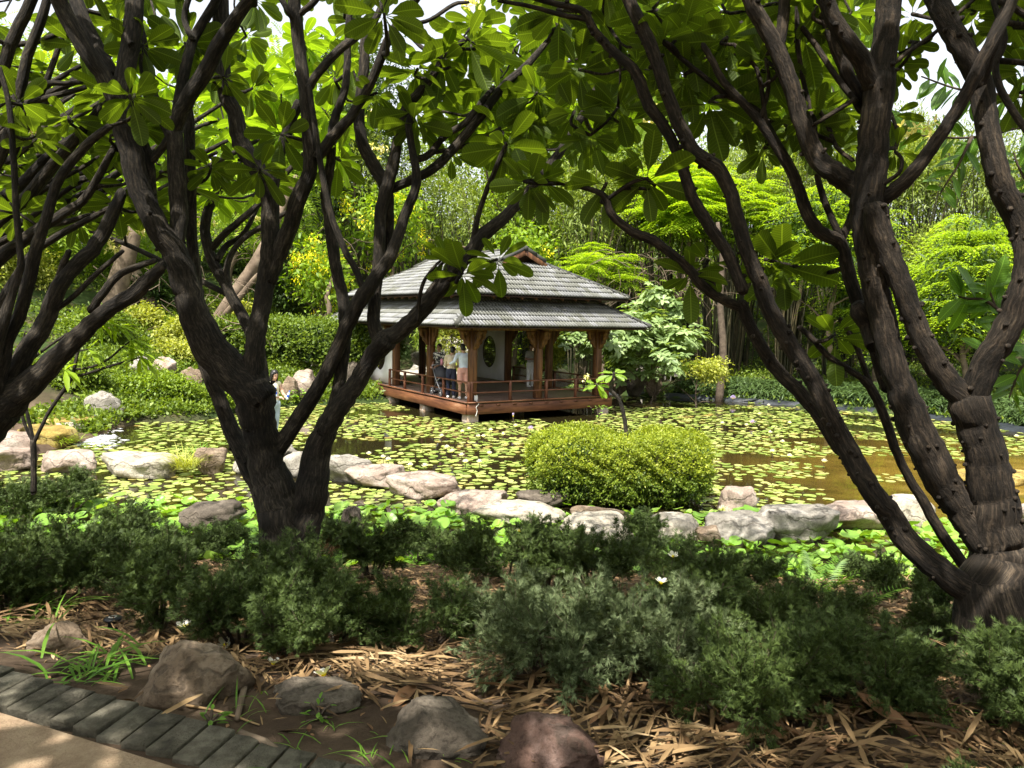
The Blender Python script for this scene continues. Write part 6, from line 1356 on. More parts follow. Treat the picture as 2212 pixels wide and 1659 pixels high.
e.stem([(2330, 1150, 60, 7.4), (2420, 900, 50, 7.4), (2480, 500, 40, 7.4), (2440, 0, 30, 7.3), (2250, -250, 24, 7.2), (2000, -260, 20, 7.2), (1780, -60, 16, 7.2), (1600, 50, 14, 7.2), (1400, 20, 12, 7.2), (1250, -20, 10, 7.2)])
e.root.location = gz(2330, 7.4); dlt = e.base-e.root.location
# shift the parts built so far so that they stay put when the root moves to the real base
for ch in list(e.root.children): ch.location = dlt
e_shift = dlt
CL = []   # (tree, u, v, distance, leaf length, light)
def hero(tr, u, v, Y, rad, light=False, n=None):
    tr.cluster(W(u, v, Y), axis=(W(u, v, Y)-Vector((0, 0, EYE))).normalized()*.75+Vector((0, 0, .55)), L=rad*S*Y/F*1.22, light=light, n=n)
for (u, v, rad, Y) in [(1000, 590, 78, 5.8), (965, 560, 50, 5.85), (1075, 560, 60, 5.8), (1310, 395, 80, 4.5), (1397, 385, 88, 4.4), (1145, 395, 72, 4.6), (1173, 388, 60, 4.65)]:
    hero(a if u < 1100 else b, u, v, Y, rad, n=11)
for (u, v, rad, Y) in [(1690, 570, 95, 4.6), (1650, 560, 60, 4.6), (1803, 722, 72, 4.6), (1490, 590, 70, 4.55), (1530, 560, 60, 4.6), (1660, 600, 60, 4.7)]: hero(b, u, v, Y, rad, n=10)
for (u, v, rad, Y) in [(1010, 84, 84, 6.1), (893, 262, 60, 6.0), (900, 235, 60, 6.0), (955, 125, 60, 6.1), (1093, 312, 75, 5.7), (1065, 190, 72, 6.3), (1078, 278, 70, 6.3), (1160, 200, 76, 6.2), (1203, 62, 66, 6.4), (1318, 152, 74, 6.3), (910, 140, 60, 6.2), (830, 30, 80, 5.2), (815, 200, 52, 6.0), (1000, 250, 60, 6.4), (975, 330, 50, 6.4)]: hero(a, u, v, Y, rad)
for (u, v, rad, Y) in [(1320, 65, 62, 4.9), (1477, 75, 82, 4.5), (1430, 85, 70, 4.45), (1570, 80, 80, 4.5), (1480, 165, 66, 4.6), (1533, 220, 96, 4.6), (1600, 245, 60, 4.7), (1335, 232, 66, 5.0), (1275, 292, 60, 5.0), (1410, 20, 70, 4.6), (1250, 150, 70, 5.0), (1240, 240, 66, 5.0), (1735, 62, 80, 4.3), (1722, 0, 70, 4.3), (1770, 240, 60, 4.3), (1760, 268, 66, 4.3), (1815, 235, 60, 4.6), (1655, 130, 66, 4.4), (1635, 150, 60, 4.5), (1730, 150, 60, 4.6), (1810, 320, 60, 4.5), (1715, 250, 60, 4.6), (1970, 30, 60, 4.5), (1960, 90, 44, 4.4), (1945, 130, 52, 4.4), (1770, 10, 70, 4.2), (1660, 10, 70, 4.5), (1560, 10, 70, 4.7), (1545, 130, 70, 5.0), (1620, 40, 70, 5.0), (2190, 60, 56, 4.2), (2215, 150, 60, 4.2), (2205, 200, 60, 4.2), (2100, 30, 50, 4.3), (1940, 150, 40, 4.4), (1705, 270, 60, 4.8), (1650, 320, 50, 4.8), (1935, 320, 44, 4.2), (1925, 245, 44, 4.3)]: hero(b, u, v, Y, rad)
# fill the rest of the crowns: everything above a ragged lower edge
edge_u = [-100, 0, 150, 300, 450, 560, 640, 720, 800, 880, 960, 1100, 1180, 1300, 1400, 1500, 1600, 1700, 1760, 1850, 1920, 2300]
edge_v = [420, 470, 470, 520, 470, 430, 400, 350, 330, 300, 300, 330, 330, 330, 260, 250, 270, 300, 300, 200, 20, 20]
r_ = np.random.default_rng(31)
def fill(tr, n, u0, u1, v0, Y0, Y1, L, light=False, frac=1.0, keepout=()):
    c_ = 0
    pts = []
    for i in range(n):
        u = r_.uniform(u0, u1); lim = np.interp(u, edge_u, edge_v); v = r_.uniform(v0, lim)
        if (940 < u < 1060 and v < 45 and Y1 < 12) or (1915 < u < 2110 and v < 330): continue
        pts.append((u, v, r_.uniform(Y0, Y1)))
    nodes0 = [q[0] for q in tr.nodes]
    P = [W(*p) for p in pts]; P.sort(key=lambda p: min((p-q).length for q in nodes0))
    for p in P: tr.cluster(p, L=L*r_.uniform(.85, 1.15), light=light and r_.random() < .8, limit=1.9)
fill(c, 70, -150, 330, -80, 5.4, 8.2, .26)
fill(a, 40, 250, 960, -90, 5.9, 7.4, .26)
fill(a, 22, 900, 1300, -60, 6.2, 7.4, .26)
fill(d, 80, 230, 780, 60, 7.9, 10.0, .27, True)
fill(b, 40, 1180, 1850, -90, 4.6, 6.2, .24)
fill(b, 12, 2120, 2260, -60, 4.2, 5.2, .22)
e.base = Vector(e.root.location)
fill(e, 125, 1000, 1900, -80, 6.6, 9.2, .26, True)
# crowns above and behind the viewer: real parts of the same trees, out of view, that shade the path
def overhead(tr, n, x0, x1, y0_, y1_, z0_, z1_, L=.3):
    P = [Vector((r_.uniform(x0, x1), r_.uniform(y0_, y1_), r_.uniform(z0_, z1_))) for i in range(n)]
    tr.stem_world = True
    for p in sorted(P, key=lambda p: min((p-q[0]).length for q in tr.nodes[::6])): tr.cluster(p, axis=(0, 0, 1), L=L, limit=2.6, n=11)
a.stem([(545, -10, 24, 5.7), (560, -300, 22, 5.0), (700, -1400, 20, 3.0), (900, -2600, 16, 1.9)]); b.stem([(1920, -100, 40, 4.1), (1800, -500, 32, 3.6), (1600, -1500, 24, 2.4), (1300, -3000, 18, 1.7)])
c.stem([(100, -50, 24, 5.8), (0, -500, 22, 5.2), (-400, -1500, 20, 3.6), (-900, -2600, 16, 2.4)])
OVH = 1.0
overhead(a, 190, -3.2, 1.0, -3.5, 5.0, 6.0, 7.6, .38); overhead(b, 210, .2, 6.0, -3.5, 4.6, 5.8, 7.4, .38); overhead(c, 170, -7.5, -2.5, -3.5, 5.2, 6.0, 7.6, .38)
for (u, v, Y) in [(80, 280, 6.6), (240, 530, 8.2), (555, 470, 9), (440, 490, 9), (490, 120, 8.5), (812, 250, 8), (820, 320, 8.2), (265, 490, 8.4), (300, 500, 8.5)]: d.flower(W(u, v, Y))
for (u, v, Y) in [(1430, 245, 6.5), (1410, 250, 6.5), (1010, 5, 6.5), (1990, 280, 5.2)]: b.flower(W(u, v, Y))
for tr in (a, b, c, d, e): tr.finish()
# --- small bare-stemmed sapling with narrow leaves (left)
s_ = Plumeria('slender grey sapling with narrow drooping leaves, standing before the stream at the left', gz(73, 8.0)+Vector((0, 0, -.05)), name='frangipani_sapling')
s_.stem([(73, 1060, 13, 8.0), (73, 1010, 12, 8.0), (72, 955, 12, 8.0)])
for pts in ([(72, 955, 8, 8), (52, 912, 7, 8), (41, 858, 7, 8), (43, 808, 7, 8), (60, 785, 6, 8), (100, 752, 6, 8), (140, 725, 6, 8), (175, 708, 5, 8), (205, 702, 4, 8)], [(73, 955, 8, 8), (65, 920, 8, 8), (52, 865, 7, 8), (44, 815, 7, 8), (42, 770, 5, 8), (55, 720, 5, 8)], [(74, 955, 9, 8), (88, 925, 8, 8), (112, 880, 8, 8), (153, 820, 8, 8), (165, 775, 7, 8), (170, 755, 6, 8), (180, 730, 6, 8), (188, 705, 5, 8), (215, 695, 4, 8)],
            [(158, 815, 7, 8), (195, 805, 6, 8), (230, 793, 6, 8), (268, 782, 5, 8), (303, 772, 4, 8)], [(165, 798, 6, 8), (200, 792, 5, 8), (235, 775, 5, 8), (262, 752, 4, 8), (283, 735, 3, 8)], [(60, 800, 5, 8), (100, 780, 5, 8), (150, 762, 4, 8), (190, 755, 3, 8)]): s_.stem(pts, n=7)
plm_keep = plm; 
NAR = T_leaf(1, .2, [(0, .08), (.2, .4), (.5, 1), (.8, .7), (1, .03)], .35, .25); me = mesh_np('leaf', NAR[0], NAR[1], True, NAR[2]); me.materials.append(MT['fern_bright'])
for (u, v, n) in [(303, 772, 13), (283, 735, 12), (205, 700, 10), (215, 693, 11), (262, 752, 10), (190, 754, 8), (140, 800, 9), (55, 718, 7), (300, 760, 8), (250, 705, 8)]:
    for i in range(n):
        A = Vector((random.uniform(-.3, 1), random.uniform(-.5, .5), random.uniform(-.55, .35))).normalized(); N = Vector((0, 0, 1))+A*.1; X = A.cross(N).normalized(); Z = X.cross(A); sc = random.uniform(.2, .32); M = Matrix((X*sc, A*sc, Z*sc)).transposed().to_4x4(); M.translation = W(u, v, 8)-s_.base; o_ = obj('leaf', me, None, s_.root); o_.matrix_local = M
# --- young frangipani growing out of the clipped bush
y_ = Plumeria('young frangipani rising out of the clipped bush, bright leaf whorls at its tips', (bush.location.x+.05, bush.location.y-.1, .1), name='frangipani_sapling', lmat='plumeria_light')
Yb = bush.location.y-.3
y_.stem([(1360, 990, 10, Yb), (1353, 940, 9, Yb), (1348, 900, 9, Yb), (1338, 865, 8, Yb), (1318, 842, 9, Yb)], n=8); y_.stem([(1318, 842, 7, Yb), (1322, 822, 6, Yb), (1326, 806, 6, Yb)], n=7); y_.stem([(1318, 842, 6, Yb), (1300, 838, 6, Yb), (1288, 830, 5, Yb)], n=7)
for (u, v) in ((1326, 806), (1288, 828)):
    y_.cluster(W(u, v, Yb), axis=(0, -.15, 1), n=11, L=.27, tip=False, light=True)
y_.flower(W(1272, 815, Yb)); y_.finish()
# --- oval-leaved branches of a fig at the upper right
fg = empty('fig_tree', gz(2420, 6.0), 0, 'fig tree at the upper right whose glossy oval-leaved twigs hang against the sky', 'tree'); fb = Vector(fg.location)
mb = MB(); P, R = spline([Vector((0, 0, -.1)), W(2420, 900, 6)-fb, W(2400, 500, 6)-fb, W(2350, 250, 6)-fb, W(2300, 0, 6)-fb], [.16, .14, .11, .08, .05], 4); mb.tube(P, R, 10, True, .06); obj_bark(mb.build('trunk', MT['bark'], fg, True))
me = [mesh_np('leaf', OV[0]*k, OV[1], True, OV[2]) for k in (.8, 1, 1.15)]
for q in me: q.materials.append(MT['glossy_oval'])
def figtwig(pts, n, L, seed, spread=.9):
    rr = random.Random(seed); P, R = spline([W(u, v, Y)-fb for u, v, Y in pts], np.linspace(.014, .005, len(pts)), 4); MB().tube(P, R, 6).build('branch', MT['twig'], fg, True)
    for i in range(n):
        k = int((.15+.85*(i+.5)/n)*(len(P)-1)); k = max(k, 1); ax = (P[k]-P[k-1]).normalized(); s_d = 1 if i % 2 else -1
        side = ax.cross(Vector((0, 1, 0))).normalized()*s_d; A = (ax*.55+side*spread+Vector((rr.uniform(-.3, .3), rr.uniform(-.4, .4), rr.uniform(-.3, .2)))).normalized(); N = Vector((rr.uniform(-.4, .4), -.6+rr.uniform(-.5, .5), .7)); X = A.cross(N).normalized(); Z = X.cross(A); sc = L*rr.uniform(.75, 1.15)
        M = Matrix((X*sc, A*sc, Z*sc)).transposed().to_4x4(); M.translation = P[k]; o_ = obj('leaf', rr.choice(me), None, fg); o_.matrix_local = M
figtwig([(2350, 250, 6), (2240, 215, 5.6), (2120, 200, 5.4), (2060, 190, 5.4), (1990, 165, 5.4)], 26, .17, 1)
figtwig([(2330, 300, 6), (2220, 275, 5.6), (2140, 292, 5.4), (2080, 298, 5.4), (2010, 295, 5.4), (1925, 285, 5.4)], 22, .17, 2)
figtwig([(2100, 295, 5.4), (2085, 325, 5.35), (2068, 360, 5.35), (2045, 395, 5.35), (2030, 420, 5.35)], 12, .17, 3)
figtwig([(2350, 500, 6), (2270, 640, 5), (2180, 690, 4.9), (2155, 670, 4.9), (2140, 635, 4.9), (2132, 610, 4.9)], 16, .2, 4)
figtwig([(2180, 690, 4.9), (2130, 650, 4.9), (2090, 645, 4.9), (2070, 640, 4.9)], 9, .2, 5)
figtwig([(2370, 620, 6), (2260, 760, 5), (2210, 790, 4.9), (2190, 830, 4.9), (2180, 860, 4.9)], 14, .18, 6)
figtwig([(2380, 450, 6), (2270, 420, 5), (2225, 400, 4.9), (2200, 360, 4.9), (2190, 330, 4.9)], 14, .18, 7)
figtwig([(2300, 30, 6), (2220, 60, 5), (2190, 130, 4.9), (2180, 170, 4.9)], 12, .18, 8)
figtwig([(2130, 780, 4.8), (2140, 740, 4.8), (2150, 700, 4.9)], 7, .18, 9)
# unseen trees added behind and beside the viewer to block sky light from the foreground
for i, (x, y, h_) in enumerate(((-9, -5, 7), (-3.5, -7, 8), (2.5, -6.5, 7.5), (8.5, -5, 7.5), (-10.5, 2, 6.5), (10.5, 2.5, 6.5))):
    bgtree('shade_tree', ['leafy shade tree behind the path, far left', 'leafy shade tree behind the path, left of centre', 'leafy shade tree behind the path, right of centre', 'leafy shade tree behind the path, far right', 'leafy shade tree left of the view', 'leafy shade tree right of the view'][i], 'tree', (x, y, 1.6), (x, y, 1.6+h_*.52), (3.2, 2.4, h_*.5), QL, .3, 'dark_green', 1700, 6, .3, nl=12, seed=300+i, bark_='bark', shell=.3)
for o_ in bpy.data.objects:
    if o_.parent and o_.parent.name.startswith('shade_tree') and o_.name.startswith('trunk'): obj_bark(o_)
# ------------------------------------------------------------------ junipers of the near bed
def juniper_mesh(seed, n, rx, rz):
    r_ = np.random.default_rng(seed); lb = lobes((0, 0, rz*.60), (rx, rx*.9, rz*.5), 15, r_)
    lb = [(c_, q*np.array([.72, .72, .95])) for c_, q in lb]
    # a spray: fan of fine needles
    v = []; f = []
    for i in range(7):
        a = (i-3)*.30; L = 1.25-.16*abs(i-3); k = len(v); y0_ = .12*abs(i-3); dx, dy = math.sin(a), math.cos(a); w_ = .06; z = .06*((i*5) % 3-1)
        v += [(-w_*dy, y0_+w_*dx, 0), (w_*dy, y0_-w_*dx, 0), (dx*L*.7+w_*.7*dy, y0_+dy*L*.7, z*.7), (dx*L, y0_+dy*L, z)]; f.append((k, k+1, k+2, k+3))
    T_ = (np.array(v, float), np.array(f))
    # branchlets radiate from the stems; their outer part carries the needle sprays
    mb = MB(); ns = 150; per = n//ns; Pl = []; Al = []
    arms = []
    for i in range(9):
        az = i*2.4+r_.normal(0, .3); rr = rx*r_.uniform(.25, .8); arms.append(Vector((math.cos(az)*rr, math.sin(az)*rr, rz*r_.uniform(.38, .78))))
        P2, R2 = spline([(0, 0, -.06), arms[-1]*.45+Vector((0, 0, -.04)), arms[-1]], [.015, .011, .006], 3); mb.tube(P2, R2, 5, False)
    for i in range(ns):
        a0 = arms[i % 9]*r_.uniform(.55, 1.0); d = Vector(r_.normal(0, 1, 3)); d = (d.normalized()*.9+Vector((a0.x, a0.y, 0)).normalized()*.5+Vector((0, 0, .65))).normalized(); L = r_.uniform(.14, .30)*rx/.48; e_ = a0+d*L
        mb.tube([a0, a0.lerp(e_, .5)+Vector((0, 0, -.01)), e_], [.004, .003, .0015], 3, False)
        t = r_.random(per)**.7; q = np.array(a0)+np.outer(t, np.array(e_)-np.array(a0))+r_.normal(0, .022*rx/.48, (per, 3))*(1.15-t[:, None]*.6); Pl.append(q); Al.append(np.tile(np.array(d), (per, 1))+r_.normal(0, .55, (per, 3)))
    P = np.concatenate(Pl); A = np.concatenate(Al); P[:, 2] = np.maximum(P[:, 2], .04); n2 = len(P)
    v_, f_ = scatter(T_, P, A, r_.normal(size=(n2, 3)), .030*r_.uniform(.6, 1.7, n2))
    return mesh_np('foliage', v_, f_), mb.mesh('stems', True)
JV = [juniper_mesh(s_, n, rx, rz) for s_, n, rx, rz in ((1, 8000, .46, .60), (2, 8000, .50, .50), (3, 7000, .38, .66), (4, 9000, .58, .46))]
jf = {}
for k, (m1, m2) in enumerate(JV):
    m2.materials.append(MT['twig']); g_ = m1.copy(); m1.materials.append(MT['juniper']); g_.materials.append(MT['juniper_grey']); jf[k] = (m1, g_, m2)
JL = [ # u, v of the foot, variant, scale, grey, label
    (40, 1120, 3, 1.15, 0, 'dark juniper at the left edge below the pink slab'), (150, 1110, 0, 1.1, 0, 'dark juniper under the sapling at the left'), (270, 1190, 3, 1.0, 0, 'juniper before the large pale stepping rock'), (340, 1210, 1, .8, 0, 'small juniper at the right end of the left group, before the channel'),
    (30, 1240, 1, 1.0, 0, 'juniper at the left edge, second row'), (160, 1250, 3, .95, 0, 'broad juniper in the second row at the left'), (300, 1290, 0, .9, 0, 'juniper above the tan boulder, left'), (20, 1330, 2, .7, 0, 'low juniper on the litter at the far left edge'), (120, 1310, 1, .8, 0, 'juniper behind the smaller brownish rock'),
    (450, 1200, 3, .85, 0, 'flat-topped juniper left of the forked trunk'), (505, 1185, 1, .7, 0, 'juniper touching the left trunk base'), (345, 1370, 2, .75, 0, 'juniper just behind the broad tan boulder'),
    (590, 1330, 3, 1.0, 0, 'large juniper in front of the left trunk'), (520, 1400, 0, .8, 0, 'juniper right of the tan boulder'), (700, 1400, 1, .85, 0, 'juniper on the straw, right of the left trunk'), (640, 1440, 2, .65, 0, 'low juniper in front of the trunk juniper'),
    (735, 1210, 2, .8, 0, 'juniper against the dark upright rock'), (800, 1255, 2, .85, 0, 'single-stemmed juniper with its fan of stems bare below'), (905, 1210, 1, .75, 0, 'juniper before the lily channel, mid left'), (985, 1240, 0, .85, 0, 'juniper below the broad pale rock'), (1095, 1260, 3, .9, 0, 'juniper under the wide sunlit rock'),
    (925, 1400, 3, .8, 0, 'round juniper on the straw at centre'), (1180, 1290, 2, .9, 0, 'juniper screening the rounded pale rock'), (1290, 1280, 0, .9, 0, 'tall dark juniper at the foot of the bush'), (1390, 1180, 2, .8, 0, 'juniper poking up before the clipped bush'), (1440, 1250, 3, .9, 0, 'dark juniper before the half-hidden rock'), (1500, 1330, 1, .9, 0, 'juniper right of centre with a flower caught in it'),
    (1180, 1480, 1, .85, 1, 'grey-green loose juniper in the centre foreground'), (1330, 1460, 3, .85, 1, 'wide silvery juniper above the bottom straw'), (1450, 1490, 0, .75, 1, 'sparse grey juniper beside the upright dry blade'), (1120, 1400, 0, .75, 1, 'greyish juniper right of the round one'),
    (1620, 1280, 0, .95, 0, 'dark juniper left of the green fern'), (1660, 1400, 1, .9, 0, 'juniper in the right middle ground'), (1760, 1370, 3, .9, 0, 'low juniper under the leaning stem'), (1850, 1270, 2, 1.0, 0, 'dense dark juniper behind the leaning stem'), (1960, 1310, 3, .95, 0, 'dark juniper in the crook of the right tree'), (2030, 1390, 1, .75, 0, 'thin juniper with bare lower stems by the right trunk'),
    (1600, 1570, 1, .9, 0, 'bright green juniper near the bottom right of centre'), (1720, 1530, 0, .9, 0, 'juniper left of the white fallen flower'), (1860, 1520, 3, .85, 0, 'spreading juniper in the lower right'), (1960, 1510, 2, .8, 0, 'juniper before the fallen branch'), (1780, 1450, 2, .75, 0, 'juniper in the midst of the right-hand group'),
    (2180, 1560, 2, 1.0, 0, 'tall juniper hiding the foot of the right tree'), (2240, 1600, 0, .9, 0, 'juniper cut by the right edge'), (2230, 1900, 1, .7, 0, 'juniper in the bottom right corner'), (1520, 1420, 2, .75, 0, 'small juniper between the grey and green groups')]
for (u, v, k, sc, gr, lab) in JL:
    p = onland(u, v); sc *= 1.12 if (720 < u < 1520 and v < 1320 and not gr) else (.72 if u > 1540 else (.92 if u > 420 else 1.05))
    rt = empty('juniper', (p.x, p.y, p.z), random.uniform(0, 6), lab, 'shrub', 'junipers of the near bed'); rt.scale = (sc, sc, sc*random.uniform(.9, 1.1)); o_ = obj('foliage', jf[k][gr], None, rt); o_['kind'] = 'stuff'; obj('stems', jf[k][2], None, rt)
# dead brown spray at the trunk foot
p = onland(705, 1215); r_ = np.random.default_rng(8); v_, f_ = leaf_cloud([(np.array([0, 0, .16]), np.array([.2, .12, .14]))], 260, 5, .02, QN, .06, r_, .8, .5)
tag(obj('dead_spray', mesh_np('dead_spray', v_, f_), MT['brown_leaf'], None, p), 'rust-brown dead juniper spray at the foot of the left tree', 'branch')
# ------------------------------------------------------------------ litter of dry bamboo leaves
r_ = np.random.default_rng(12); N_ = 62000
BL = T_leaf(1, .10, [(0, .3), (.3, 1), (.7, .85), (1, .03)], .12, .25)
X = r_.uniform(-5.5, 6.5, N_); Y = 2.3+6.7*r_.random(N_)**1.25; D = sdist(X, Y)
uv = np.array([project((a_, b_, 1.5)) for a_, b_ in zip(X, Y)]); U, V = uv[:, 0], uv[:, 1]
pthd = (np.c_[X-L0.x, Y-L0.y]@np.array([nrm.x, nrm.y])) if True else 0
nz_ = np.array([mnoise.noise(Vector((a_*1.3, b_*1.3, 1))) for a_, b_ in zip(X, Y)])
bare = ((pthd < .75+.2*nz_) & (X < -.1)) | ((pthd < .55+.25*nz_) & (X < .55))
keep = (pthd > .27) & (D > .05) & ((~bare) | (r_.random(N_) < .05)) & (nz_ > -.55); X, Y = X[keep], Y[keep]; n = len(X); Z = hgt(X, Y)+r_.random(n)**1.3*.075+.006
az = r_.uniform(0, 2*PI, n)+0; loc_ = np.array([mnoise.noise(Vector((a_*.8, b_*.8, 5)))*4 for a_, b_ in zip(X, Y)]); az = np.where(r_.random(n) < .6, loc_+r_.normal(0, .5, n), az)
A = np.c_[np.cos(az), np.sin(az), r_.normal(-.02, .14, n)]; v_, f_ = scatter(BL, np.c_[X, Y, Z], A, np.tile([[0, 0, 1.]], (n, 1))+r_.normal(0, .35, (n, 3)), (.05+.19*r_.random(n)**1.6)*np.where(Y > 5, .9, 1))
tag(obj('leaf_litter', mesh_np('leaf_litter', v_, f_, True), MT['straw']), 'dry bamboo leaves strewn thickly over the near bed', 'leaf litter', kind='stuff')
n = 9000; X = r_.uniform(-5.5, 6.5, n); Y = 2.3+6.7*r_.random(n)**1.25; k_ = (np.c_[X-L0.x, Y-L0.y]@np.array([nrm.x, nrm.y]) > .28) & (sdist(X, Y) > .05) & ~((np.c_[X-L0.x, Y-L0.y]@np.array([nrm.x, nrm.y]) < .7) & (X < 0) & (r_.random(n) < .8)); X, Y = X[k_], Y[k_]; n = len(X); az = r_.uniform(0, 2*PI, n)
v_, f_ = scatter(OV, np.c_[X, Y, hgt(X, Y)+r_.uniform(.004, .03, n)], np.c_[np.cos(az), np.sin(az), r_.normal(0, .2, n)], np.tile([[0, 0, 1.]], (n, 1))+r_.normal(0, .4, (n, 3)), r_.uniform(.015, .055, n))
tag(obj('leaf_crumbs', mesh_np('leaf_crumbs', v_, f_, True), MT['brown_leaf']), 'small brown leaf crumbs over the soil', 'leaf litter', kind='stuff')
# larger single dry leaves and sticks
BG = T_leaf(1, .36, [(0, .1), (.25, .7), (.55, 1), (.8, .75), (1, .05)], .1, .5)
bl = [mesh_np('dry_leaf', T_leaf(1, wd, [(0, .1), (.25, .7), (.55, 1), (.8, .75), (1, .05)], cv, fo)[0], BG[1], True) for wd, cv, fo in ((.34, .25, .6), (.28, -.2, .7), (.4, .4, .4))]
for q in bl: q.materials.append(MT['brown_leaf'])
for (u, v, L_, lab) in [(1700, 1615, .34, 'long curled brown leaf at the bottom right of centre'), (1985, 1620, .26, 'dark rolled dead leaf lying near the bottom right'), (900, 1500, .16, 'brown curled leaf left of the dark boulder'), (1200, 1420, .14, 'small brown leaf under the silvery juniper'), (470, 1445, .3, 'brown leaf tucked behind the broad tan boulder'), (600, 1440, .22, 'brown leaf lying across the straw left of centre'), (680, 1530, .12, 'orange-brown crumpled leaf on the soil near the flat stone'), (1270, 1590, .12, 'tan leaf beside the reddish boulder'), (2060, 1600, .2, 'pale curled leaf in the right corner litter'), (1090, 1490, .12, 'upright brown leaf beside the dark boulder')]:
    p = onland(u, v); o_ = obj('dry_leaf', random.choice(bl), None, None, (p.x, p.y, p.z+.035)); o_.scale = (L_,)*3; o_.rotation_euler = (random.uniform(-.3, .3), random.uniform(-.3, .3), random.uniform(0, 6)); tag(o_, lab, 'dry leaf')
def stick(label, pts, r0, mat='twig', name='stick'):
    P = [onland(u, v)+Vector((0, 0, dz)) for u, v, dz in pts]; b_ = P[0]; P2, R2 = spline([p-b_ for p in P], np.linspace(r0, r0*.6, len(P)), 4); o_ = MB().tube(P2, R2, 7, True, .15).build(name, MT[mat], None, True, b_); return tag(o_, label, 'stick')
stick('curved fallen branch on the litter at the right, below the tree', [(2055, 1425, .03), (2090, 1445, .04), (2125, 1465, .03), (2160, 1505, .02)], .02, 'pale_bark')
stick('short weathered stick right of the tan boulder', [(535, 1475, .03), (525, 1510, .02), (512, 1565, .01)], .018, 'pale_bark')
stick('long pale stick across the soil near the brick edging', [(380, 1535, .02), (470, 1550, .01), (560, 1575, .01)], .006, 'straw')
stick('twisted root-like stick below the flat stone', [(520, 1600, .01), (570, 1615, .02), (600, 1632, .01)], .016, 'pale_bark')
stick('dead branch lying across the bottom right litter', [(1650, 1590, .04), (1720, 1605, .04), (1800, 1640, .02)], .014, 'brown_leaf')
stick('forked dry stem standing up out of the straw at bottom centre', [(1345, 1530, .0), (1365, 1500, .12), (1385, 1500, .3)], .009, 'straw')
for (u, v, lab) in [(1570, 1300, 'upright dry bamboo blade caught in the junipers right of centre'), (1985, 1430, 'thin upright dry blade in the lower right junipers'), (640, 1240, 'dry bamboo blade lodged in the juniper before the left trunk'), (870, 1345, 'bent dry blade hanging on the round central juniper')]:
    p = W(u, v, 4.3 if v > 1280 else 5.2); o_ = obj('dry_leaf', mesh_np('dry_leaf', BL[0], BL[1], True), MT['straw'], None, p); o_.scale = (.26, .22, .26); o_.rotation_euler = (-PI/2+random.uniform(-.3, .3), random.uniform(-.4, .4), random.uniform(-.4, .4)); tag(o_, lab, 'dry leaf')
# fallen frangipani flowers
def fallen(label, u, v, sc=.05, dz=.03, Y=None, lying=.5):
    p = (onland(u, v)+Vector((0, 0, dz))) if Y is None else W(u, v, Y); rt = empty('fallen_flower', p, random.uniform(0, 6), label, 'flower'); rt.rotation_euler = (random.uniform(-.8, .3), random.uniform(-.5, .5), random.uniform(0, 6))
    for j in range(5):
        a_ = j*2*PI/5; T_ = T_leaf(sc, .6, [(0, .3), (.4, .8), (.75, 1), (1, .1)], -.2, .2); T2 = T_leaf(1, .6, [(0, .25), (.4, .8), (.75, 1), (.95, .5), (1, .1)], -.2, .2)
        A = np.array([[math.cos(a_), math.sin(a_), .45]]); v_, f_ = scatter(T2, np.zeros((1, 3)), A, np.array([[0, 0, 1.]]), sc); obj('petal', mesh_np('petal', v_, f_, True), MT['white_bloom'], rt)
    MB().ell((0, 0, .004), (sc*.25, sc*.25, sc*.2), 8, 4).build('centre', MT['yellow_bloom'], rt)
fallen('white frangipani flower lying on top of the broad tan boulder', 400, 1382, .055, .07)
fallen('white flower on the straw right of the tan boulder', 487, 1408, .05)
fallen('white flower with a yellow heart on the flat grey stone', 700, 1492, .05, .06)
fallen('white flower with yellow centre caught in the dark junipers right of centre', 1428, 1260, .05, Y=4.9)
fallen('yellow-hearted flower lying at the end of a stick, centre right litter', 1052, 1312, .045)
fallen('brown-edged wilting flower on a juniper above the caught white one', 1454, 1203, .045, Y=5.2)
fallen('creamy fallen flower low in the right-hand junipers', 1828, 1488, .05, Y=3.7)
fallen('shrivelled white flower on the left litter', 370, 1270, .045)
fallen('crumpled pale flower beside a dry leaf, left litter', 215, 1285, .04)
fallen('small white flower on a juniper below the pale rocks', 1122, 1148, .04, Y=6.4)
fallen('curled white flower near the weathered stick', 590, 1450, .04)
# sprinkler head and dark stone disc
p = onland(244, 1358); sp = empty('sprinkler', p, 0, 'small black sprinkler head on the litter behind the tan boulder', 'sprinkler'); MB().lathe([(0, .0), (.035, .0), (.035, .05), (.0, .05)], n=14).build('body', mat_flat('black_plastic', (.012, .013, .014), .4), sp); MB().lathe([(.0, .05), (.05, .05), (.05, .062), (.02, .068), (.0, .062)], n=16).build('cap', MT['black_plastic'], sp); MB().lathe([(.018, .068), (.024, .07), (.018, .073)], n=12).build('ring', MT['white_paint'], sp)
p = onland(1480, 1490); tag(rock('smooth dark grey pebble half under the straw, centre right', (p.x, p.y, p.z+.01), (.13, .09, .05), 'rock_dark', 90, name='pebble', cat='pebble'))
